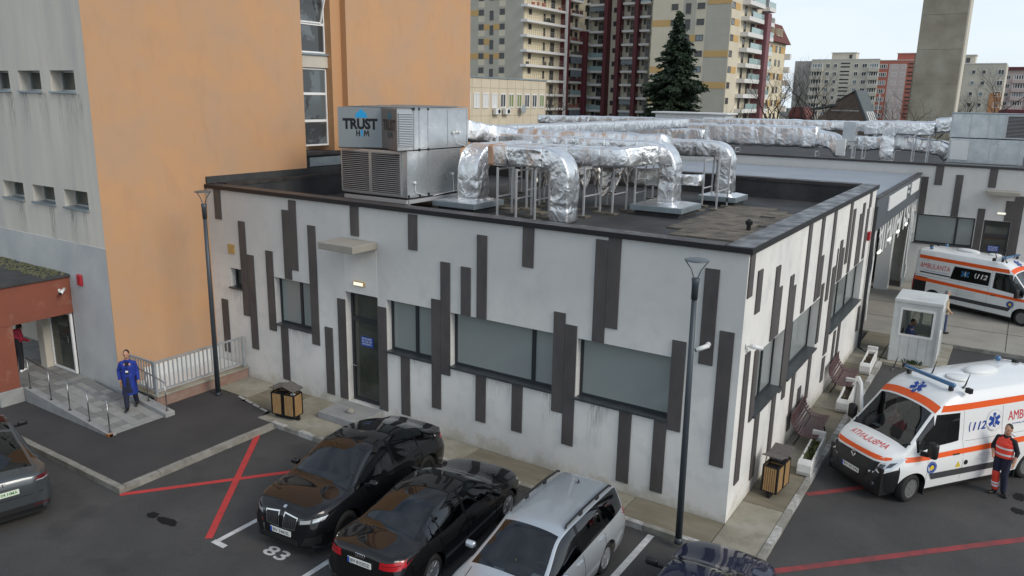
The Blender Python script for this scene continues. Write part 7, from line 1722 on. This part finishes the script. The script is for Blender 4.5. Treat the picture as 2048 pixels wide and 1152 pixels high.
def planter(label, x, y, rz, plants, seed):
    """white concrete trough with scrolled raised ends"""
    t = thing('planter_trough', label, 'planter', (x, y, 0), rz)
    mb = MB()
    L, w, h = 1.62, .155, .36
    mb.box(-w, -L / 2, .0, w, L / 2, .09).box(-w, -L / 2, .09, -w + .05, L / 2, h).box(w - .05, -L / 2, .09, w, L / 2, h).box(-w + .05, -L / 2, .09, w - .05, -L / 2 + .07, h).box(-w + .05, L / 2 - .07, .09, w - .05, L / 2, h)
    mb.build('trough', 'planter', t, world=False, bevel=.02)
    e = MB(); e.extrude([Vector((-w - .01, yy, zz)) for yy, zz in ((-L / 2 + .02, 0), (-L / 2 - .16, .02), (-L / 2 - .2, .12), (-L / 2 - .17, .30), (-L / 2 - .07, .38), (-L / 2 + .02, .36))], (2 * w + .02, 0, 0)); e.build('scroll_end', 'planter', t, world=False, bevel=.015)
    e = MB(); e.extrude([Vector((-w - .01, yy, zz)) for yy, zz in ((L / 2 - .02, 0), (L / 2 + .06, .0), (L / 2 + .10, .40), (L / 2 + .08, .50), (L / 2 - .02, .50))], (2 * w + .02, 0, 0)); e.build('raised_end', 'planter', t, world=False, bevel=.015)
    MB().box(-w + .051, -L / 2 + .071, .091, w - .051, L / 2 - .071, .25).build('soil', 'soil', t, world=False)
    rr = random.Random(seed); vs = []; fs = []
    for _ in range(plants):
        c = Vector((rr.uniform(-.1, .1), rr.uniform(-.6, .6), .25)); h_ = rr.uniform(.05, .15); a = rr.uniform(0, 2 * PI); d = Vector((math.cos(a), math.sin(a), 0)); s_ = Vector((-d.y, d.x, 0)) * rr.uniform(.015, .035)
        o = len(vs); vs += [c - s_ * .4, c + s_ * .4, c + d * h_ * .4 + Vector((0, 0, h_ * .7)) + s_, c + d * h_ * .9 + Vector((0, 0, h_)), c + d * h_ * .4 + Vector((0, 0, h_ * .7)) - s_]; fs.append((o, o + 1, o + 2, o + 3, o + 4))
    if vs: tag(MB().add(vs, fs).build('plants', 'leaf', t, world=False, fix=False), None, kind='stuff')
planter('white concrete planter with green leaves nearest the camera', .82, 4.15, R(2), 120, 1)
planter('white concrete planter between the two benches', .76, 8.85, R(3), 8, 2)
planter('white concrete planter farthest back by the booth', .74, 12.75, R(2), 5, 3)

# ---- security booth
KX0, KX1, KY0, KY1, KH = 1.20, 2.60, 14.0, 15.6, 2.1
kb = thing('security_booth', 'pale grey security booth with a white framed window', 'booth', (1.87, 15.1, 0))
mb = MB(); H_ = [(1.37, 2.45, .94, 1.93)]
wall_grid(mb, (0, KY0, 0), (1, 0, 0), (0, 0, 1), (0, 1, 0), KX0, KX1, 0, KH, H_, .06)
wall_grid(mb, (KX1, 0, 0), (0, 1, 0), (0, 0, 1), (-1, 0, 0), KY0, KY1, 0, KH, [(14.4, 15.3, .95, 1.9)], .06)
wall_grid(mb, (KX0, 0, 0), (0, 1, 0), (0, 0, 1), (1, 0, 0), KY0, KY1, 0, KH, [(14.3, 15.4, .95, 1.9)], .06)
wall_grid(mb, (0, KY1, 0), (1, 0, 0), (0, 0, 1), (0, -1, 0), KX0, KX1, 0, KH, [(1.5, 2.3, 1.0, 1.9)], .06)
mb.build('wall', 'kiosk', kb)
for x, y in ((KX0, KY0), (KX1, KY0), (KX0, KY1), (KX1, KY1)): piece('corner_post', 'kiosk', kb, (x, y, KH / 2), (.07, .07, KH))
for i in range(4): piece('wall_joint', 'galv_plinth', kb, (KX0 + .28 * (i + 1), KY0 - .001, .5), (.008, .004, .95))
MB().box(KX0 - .05, KY0 - .05, KH, KX1 + .05, KY1 + .05, KH + .14).build('roof', 'kiosk', kb, bevel=.03)
facade_window(kb, (0, KY0, 0), (1, 0, 0), (0, 0, 1), (0, 1, 0), *H_[0], -.015, [], 'glass_clear', sill=False, fm='white_pvc', fw=.07)
facade_window(kb, (KX1, 0, 0), (0, 1, 0), (0, 0, 1), (-1, 0, 0), 14.4, 15.3, .95, 1.9, -.015, [], 'glass_clear', sill=False, fm='white_pvc')
facade_window(kb, (0, KY1, 0), (1, 0, 0), (0, 0, 1), (0, -1, 0), 1.5, 2.3, 1.0, 1.9, -.015, [1.9], 'glass_clear', sill=False, fm='white_pvc')
facade_window(kb, (KX0, 0, 0), (0, 1, 0), (0, 0, 1), (1, 0, 0), 14.3, 15.4, .95, 1.9, -.015, [], 'glass_clear', sill=False, fm='white_pvc')
boxp('floor', 'kiosk_in', kb, KX0 + .02, KY0 + .02, .02, KX1 - .02, KY1 - .02, .06); boxp('desk', 'kiosk_in', kb, 1.9, 14.3, .72, 2.5, 15.3, .76)
tag(MB().add([v for k in range(70) for v in (lambda a, r, h, w: [Vector((1.95 + r * .3 * math.cos(a), 13.9 + r * .12 * math.sin(a), -.0)), Vector((1.95 + r * .33 * math.cos(a) + w, 13.9 + r * .14 * math.sin(a), h * .6)), Vector((1.95 + r * .36 * math.cos(a), 13.9 + r * .16 * math.sin(a), h))])(random.uniform(0, 6.3), random.random(), random.uniform(.05, .18), random.uniform(.02, .05))], [(3 * k, 3 * k + 1, 3 * k + 2) for k in range(70)]).build('weed_tuft', 'leaf_dark', None, fix=False), 'green weed tuft growing at the foot of the security booth', 'weed')
tag(MB().tube([(.15, 14.7, .02), (.5, 14.3, .012), (.95, 14.1, .012), (1.2, 14.0, .015)], .012, 6).build('cable', 'black'), 'thin black cable lying between the downpipe and the booth', 'cable')

# ================================================================== PEOPLE
mat('skin', (.50, .27, .18), .55, col2=(.44, .23, .15), scale=20); mat('hair_dark', (.025, .018, .014), .7); mat('hair_grey', (.22, .21, .20), .7); mat('coat_blue', (.011, .036, .29), .75, col2=(.008, .026, .21), scale=6); mat('cloth_navy', (.012, .014, .035), .8, col2=(.016, .02, .045), scale=8); mat('vest_red', (.88, .07, .035), .6, col2=(.75, .05, .03), scale=9); mat('reflective', (.72, .74, .75), .35); mat('cloth_black', (.012, .012, .016), .8); mat('cloth_beige', (.52, .40, .26), .8, col2=(.44, .33, .21), scale=9); mat('jeans', (.04, .06, .14), .8); mat('shoe', (.014, .013, .013), .5); mat('jacket_red', (.42, .02, .05), .6); mat('uniform_blue', (.02, .04, .22), .7); mat('badge_white', (.8, .8, .8), .5)
def remeshed(mb, name, m, parent, vox=.014, smooth=6, world=False):
    o = mb.build(name, m, None, world=False, fix=True)
    r = o.modifiers.new('r', 'REMESH'); r.mode = 'VOXEL'; r.voxel_size = vox; r.use_smooth_shade = True
    s_ = o.modifiers.new('s', 'SMOOTH'); s_.iterations = smooth; s_.factor = .5
    dg = bpy.context.evaluated_depsgraph_get(); me = bpy.data.meshes.new_from_object(o.evaluated_get(dg)); old = o.data
    o.modifiers.clear(); o.data = me; bpy.data.meshes.remove(old); me.name = name
    if not me.materials: me.materials.append(MATS[m])
    me.polygons.foreach_set('use_smooth', [True] * len(me.polygons))
    o.parent = parent
    return o
def limb(mb, pts, rs, n=10):
    pts = [Vector(p) for p in pts]
    for (p, q, a, b) in zip(pts[:-1], pts[1:], rs[:-1], rs[1:]):
        mb.tube([p, p.lerp(q, .5), q], [a, (a + b) / 2, b], n)
    for p, r in zip(pts, rs): mb.ellipsoid(p, (r, r, r), 10, 8)
def torso(mb, pts, rs, sx=1.16, sy=.80):
    q = MB(); P3 = [Vector(p) for p in pts]; q.tube(P3, list(rs), 18); q.ellipsoid(P3[0], (rs[0],) * 3, 14, 10)
    for p_, r_ in zip(P3[1:-1], rs[1:-1]): q.ellipsoid(p_, (r_, r_, r_ * .4), 14, 8)
    zs_ = [Vector(p) for p in pts]
    def cen(z):
        for a, b in zip(zs_[:-1], zs_[1:]):
            lo, hi = sorted((a.z, b.z))
            if lo <= z <= hi and hi > lo: t_ = (z - a.z) / (b.z - a.z); return a.lerp(b, t_)
        return zs_[0] if abs(z - zs_[0].z) < abs(z - zs_[-1].z) else zs_[-1]
    vs = []
    for v in q.v:
        c = cen(v[2]); vs.append((c.x + (v[0] - c.x) * sx, c.y + (v[1] - c.y) * sy, v[2]))
    mb.add(vs, q.f)
def person(label, loc, rz, P, colors, h=1.76, coat=None, vest=False, cap='hair_dark', open_front=False, extra=None):
    """P: joint dict in local metres (x right, y forward(-y is front), z up)"""
    t = thing('person', label, 'person', loc, rz); V3 = Vector
    head = V3(P['head']); neck = V3(P['neck']); ch = V3(P['chest']); pel = V3(P['pelvis'])
    b = MB()
    # body: head, neck, torso, arms, legs in one continuous skin
    b.ellipsoid(head, (.076, .095, .118), 16, 12); b.ellipsoid(head + V3((0, -.03, -.065)), (.055, .062, .055), 12, 8); b.ellipsoid(head + V3((0, -.098, -.012)), (.014, .022, .022), 8, 6)
    for sg in (-1, 1): b.ellipsoid(head + V3((sg * .078, .01, -.01)), (.014, .022, .032), 8, 6)
    b.ellipsoid(head + V3((0, -.088, -.062)), (.026, .016, .012), 8, 5); b.ellipsoid(head + V3((0, -.085, .02)), (.05, .016, .012), 8, 5)
    limb(b, [head + V3((0, .01, -.06)), neck, ch + V3((0, 0, .12))], [.055, .056, .07])
    torso(b, [ch, (ch + pel) / 2, pel], [.14, .13, .14])
    for sg, S_, E_, W_ in ((-1, 'shl', 'ell', 'wrl'), (1, 'shr', 'elr', 'wrr')):
        s_, e_, w_ = V3(P[S_]), V3(P[E_]), V3(P[W_]); limb(b, [ch + (s_ - ch) * .6, s_, e_, w_], [.07, .058, .042, .03])
        d = (w_ - e_).normalized(); sd = V3((sg, 0, 0)); sd = (sd - d * sd.dot(d)).normalized(); fw = d.cross(sd) * (-sg)
        palm = w_ + d * .05; limb(b, [w_, palm], [.027, .03], 8); b.ellipsoid(palm, (.032, .032, .04), 8, 6)
        for k, (off, L) in enumerate(((-.027, .055), (-.009, .066), (.009, .062), (.026, .048))):
            p0 = palm + d * .025 + fw * off; p1 = p0 + d * L * .55; p2 = p1 + (d * .6 - sd * .5).normalized() * L * .55; limb(b, [p0, p1, p2], [.0095, .009, .0075], 6)
        p0 = palm - fw * .025; limb(b, [p0, p0 + (d * .6 - fw).normalized() * .04, p0 + (d * 1.2 - fw * .7).normalized() * .065], [.011, .010, .008], 6)
    for H0, K0, A0 in (('hipl', 'knl', 'anl'), ('hipr', 'knr', 'anr')): limb(b, [P[H0], P[K0], P[A0]], [.088, .058, .042])
    remeshed(b, 'body', 'skin', t, .011, 3)
    # hair
    hr = MB(); hr.ellipsoid(head + V3((0, .014, .024)), (.080, .094, .103), 16, 10); o = remeshed(hr, 'hair', cap, t, .012, 1)
    bm = bmesh.new(); bm.from_mesh(o.data)
    bmesh.ops.delete(bm, geom=[v for v in bm.verts if v.co.z - head.z < (.015 if v.co.y - head.y < -.045 else (-.055 if v.co.y - head.y > .03 else -.0))], context='VERTS'); bm.to_mesh(o.data); bm.free()
    for sg in (-1, 1): MB().ellipsoid(head + V3((sg * .03, -.089, .004)), (.012, .006, .006), 8, 5).build('eye', 'black', t, world=False)
    # trousers
    tr = MB(); torso(tr, [pel + V3((0, 0, .05)), pel], [.150, .155])
    for H0, K0, A0 in (('hipl', 'knl', 'anl'), ('hipr', 'knr', 'anr')): limb(tr, [P[H0], P[K0], V3(P[A0]) + V3((0, 0, .03))], [.105, .076, .066])
    remeshed(tr, 'trousers', colors['trousers'], t, .014, 4)
    # shoes
    for A0, T0 in (('anl', 'tol'), ('anr', 'tor')):
        s_ = MB(); a_, o_ = V3(P[A0]), V3(P[T0]); limb(s_, [a_ + V3((0, 0, -.01)), a_ + V3((0, .03, -.05)) , o_], [.048, .045, .038]); s_.ellipsoid((a_ + o_) / 2 + V3((0, 0, -.02)), (.045, .1, .035), 10, 6)
        remeshed(s_, 'shoe', colors.get('shoes', 'shoe'), t, .012, 3)
    # jacket
    jk = MB(); torso(jk, [ch + V3((0, 0, .12)), ch, (ch + pel) / 2, pel + V3((0, 0, .02))], [.085, .158, .158, .156])
    for S_, E_, W_ in (('shl', 'ell', 'wrl'), ('shr', 'elr', 'wrr')):
        s_, e_, w_ = V3(P[S_]), V3(P[E_]), V3(P[W_]); cut = colors.get('sleeve', .95); limb(jk, [ch + (s_ - ch) * .55, s_, e_, e_.lerp(w_, cut)], [.078, .064, .054, .045]); limb(jk, [neck + V3((0, 0, -.05)), s_ + V3((0, 0, .005))], [.06, .052])
    if coat:
        z1 = pel.z - coat
        torso(jk, [pel + V3((0, 0, .05)), V3((pel.x, pel.y, pel.z - coat * .5)), V3((pel.x, pel.y + .02, z1))], [.158, .168, .19], 1.12, .98)
    remeshed(jk, 'jacket', colors['jacket'], t, .014, 4)
    limb_c = MB(); limb_c.lathe([(.078, 0), (.085, .02), (.082, .05), (.07, .06)], 14, (neck.x, neck.y, neck.z - .055)); limb_c.build('collar', colors['jacket'], t, smooth=True, world=False)
    if vest:
        v = MB(); torso(v, [ch + V3((0, 0, .10)), ch, (ch + pel) / 2, pel + V3((0, 0, .06)), pel + V3((0, 0, -.02))], [.105, .172, .170, .170, .168])
        for s_ in ('shl', 'shr'): v.ellipsoid(ch + (V3(P[s_]) - ch) * .60 + V3((0, 0, .005)), (.085, .095, .075), 12, 8)
        vo = remeshed(v, 'vest', 'vest_red', t, .014, 4)
        bv = BVHTree.FromPolygons([vv.co.copy() for vv in vo.data.vertices], [tuple(p.vertices) for p in vo.data.polygons])
        for zz in ((ch + pel).z / 2 + .06, (ch + pel).z / 2 - .09):
            ring = []; N = 36; c0 = V3((ch.x, ch.y, zz))
            for dz in (-.022, .022):
                for k in range(N):
                    a = 2 * PI * k / N; d = V3((math.cos(a), math.sin(a), 0)); hh = bv.ray_cast(c0 + d * .6 + V3((0, 0, dz)), -d)[0]; ring.append((hh + d * .004) if hh else c0 + d * .19 + V3((0, 0, dz)))
            MB().add(ring, [(k, (k + 1) % N, N + (k + 1) % N, N + k) for k in range(N)]).build('reflective_band', 'reflective', vo, world=False, smooth=True)
    if coat and open_front:
        jo = [c_ for c_ in t.children if c_.name.startswith('jacket')][0]
        bv = BVHTree.FromPolygons([vv.co.copy() for vv in jo.data.vertices], [tuple(p.vertices) for p in jo.data.polygons]); k_ = h / 1.76; rows = []
        for zz, a_, b_ in ((1.44, -.035, .04), (1.3, -.05, .055), (1.1, -.045, .05), (.95, -.035, .045), (.8, -.05, .06), (.65, -.08, .08), (.52, -.10, .11)):
            for u in (0, .33, .67, 1):
                p_ = V3(((a_ + (b_ - a_) * u) * k_, -.6, zz * k_)); hh = bv.ray_cast(p_, V3((0, 1, 0)))[0]; rows.append((hh + V3((0, -.006, 0))) if hh else V3((p_.x, -.14, p_.z)))
        MB().add(rows, [(4 * j + i, 4 * j + i + 1, 4 * j + i + 5, 4 * j + i + 4) for j in range(6) for i in range(3)]).build('shirt_front', colors['trousers'], t, world=False, smooth=True)
    if extra: extra(t, P)
    return t
def pose(h=1.76, **kw):
    k = h / 1.76
    P = dict(head=(0, -.02, 1.635), neck=(0, 0, 1.47), chest=(0, 0, 1.28), pelvis=(0, 0, .96), shl=(-.168, 0, 1.365), shr=(.168, 0, 1.365), ell=(-.225, .02, 1.12), elr=(.225, .02, 1.12), wrl=(-.25, -.06, .88), wrr=(.25, -.06, .88), hipl=(-.09, 0, .92), hipr=(.09, 0, .92), knl=(-.10, -.02, .50), knr=(.10, -.02, .50), anl=(-.10, .02, .09), anr=(.10, .02, .09), tol=(-.12, -.14, .045), tor=(.12, -.14, .045))
    P.update(kw); return {a: tuple(c * k for c in b) for a, b in P.items()}
# man in the blue coat walking down the ramp, facing the camera (front is -y of the figure)
def face(dx, dy): return math.atan2(dy, dx) + PI / 2
def badge(t, P):
    MB().box(.0 - .035, -.158, 1.12, .035, -.150, 1.17).build('name_badge', 'badge_white', t, world=False); MB().tube([(-.04, -.10, 1.42), (0, -.155, 1.17), (.04, -.10, 1.42)], .006, 4).build('lanyard', 'cloth_black', t, world=False)
person('man in a long open blue coat walking down the grey ramp', (-15.58, -3.72, .09), face(.72, -.69), pose(1.73, knl=(-.09, -.10, .52), anl=(-.08, -.16, .10), tol=(-.09, -.31, .05), knr=(.10, .02, .50), anr=(.09, .22, .15), tor=(.10, .08, .06), wrr=(.26, -.10, .90), ell=(-.26, .06, 1.14), wrl=(-.24, .0, .90)), dict(jacket='coat_blue', trousers='cloth_navy', sleeve=.95), coat=.48, open_front=True, extra=badge)
def para(t, P):
    for z in (.20, .27):
        for nm in ('knr', 'knl'):
            k = Vector(P[nm]); a = Vector(P['anr' if nm == 'knr' else 'anl']); c = a.lerp(k, (z - .09) / .4); MB().lathe([(.084, -.02), (.084, .02)], 16, c).build('reflective_band', 'reflective', t, smooth=True, world=False) if nm == 'knl' else None
    tr = MB(); limb(tr, [Vector(P['knl']) + Vector((0, 0, .06)), Vector(P['knl']), Vector(P['anl']) + Vector((0, 0, .05))], [.082, .082, .074]); remeshed(tr, 'trouser_panel', 'vest_red', t, .014, 4)
    MB().tube([(-.10, .05, 1.50), (0, .12, 1.52), (.12, .10, 1.49)], .03, 8).build('hood', 'badge_white', t, world=False, smooth=True)
person('paramedic in orange-red reflective vest standing beside the ambulance', (4.78, 5.16, G), face(-.42, -.9), pose(1.78, ell=(-.255, .0, 1.12), wrl=(-.13, -.21, 1.0), elr=(.26, .03, 1.13), wrr=(.27, -.08, .90), knl=(-.09, -.02, .5), anl=(-.07, .02, .09), tol=(-.10, -.14, .045), anr=(.10, .05, .09), tor=(.22, -.06, .045), head=(.02, -.03, 1.635)), dict(jacket='cloth_black', trousers='cloth_navy', sleeve=.35), vest=True, cap='hair_dark', extra=para)
person('grey-haired man in beige jacket and jeans behind the security booth', (2.42, 18.85, 0), face(.95, .3), pose(1.72, wrl=(-.22, -.14, .95), wrr=(.24, -.02, .9), knl=(-.09, -.05, .5), anl=(-.08, -.06, .09), tol=(-.09, -.21, .045)), dict(jacket='cloth_beige', trousers='jeans'), cap='hair_grey', coat=.12)
person('seated guard in dark blue uniform inside the security booth', (1.68, 14.7, -.28), face(.9, -.35), pose(1.72, knl=(-.12, -.42, .90), knr=(.12, -.42, .90), anl=(-.12, -.44, .48), anr=(.12, -.44, .48), tol=(-.12, -.58, .44), tor=(.12, -.58, .44), wrl=(-.1, -.34, 1.08), wrr=(.12, -.34, 1.08), head=(0, -.09, 1.62)), dict(jacket='uniform_blue', trousers='uniform_blue'))
ch_ = thing('office_chair', 'dark office chair under the guard in the booth', 'chair', (1.68, 14.7, 0))
boxp('seat', 'cloth_black', ch_, 1.46, 14.48, .46, 1.92, 14.94, .52); MB().tube([(1.68, 14.7, .06), (1.68, 14.7, .46)], .03, 8).build('column', 'black', ch_); boxp('backrest', 'cloth_black', ch_, 1.42, 14.5, .6, 1.46, 14.92, 1.0); boxp('base', 'black', ch_, 1.48, 14.5, .06, 1.88, 14.9, .09)
person('person in a red jacket half hidden behind the portico column', (-20.5, -4.3, .31), face(-.5, .85), pose(1.66, head=(0, -.25, 1.42), neck=(0, -.16, 1.34), chest=(0, -.10, 1.2), wrl=(-.2, -.32, .95), wrr=(.2, -.32, .95)), dict(jacket='jacket_red', trousers='cloth_black', shoes='badge_white'))
# driver's colleague seen through the windscreen of the front ambulance
person('paramedic in red sitting in the front ambulance', (3.48 + (1.05 * math.cos(R(-126.8)) + .42 * math.sin(R(-126.8))), 5.68 + (1.05 * math.sin(R(-126.8)) - .42 * math.cos(R(-126.8))), -.05), R(-126.8) + PI / 2, pose(1.72, pelvis=(0, 0, .82), chest=(0, .03, 1.12), neck=(0, .0, 1.3), head=(0, -.03, 1.46), shl=(-.19, 0, 1.25), shr=(.19, 0, 1.25), ell=(-.25, -.12, 1.02), elr=(.25, -.12, 1.02), wrl=(-.15, -.32, 1.08), wrr=(.15, -.32, 1.08), hipl=(-.09, -.02, .80), hipr=(.09, -.02, .80), knl=(-.12, -.36, .78), knr=(.12, -.36, .78), anl=(-.12, -.40, .42), anr=(.12, -.40, .42), tol=(-.12, -.54, .38), tor=(.12, -.54, .38)), dict(jacket='jacket_red', trousers='cloth_navy'))
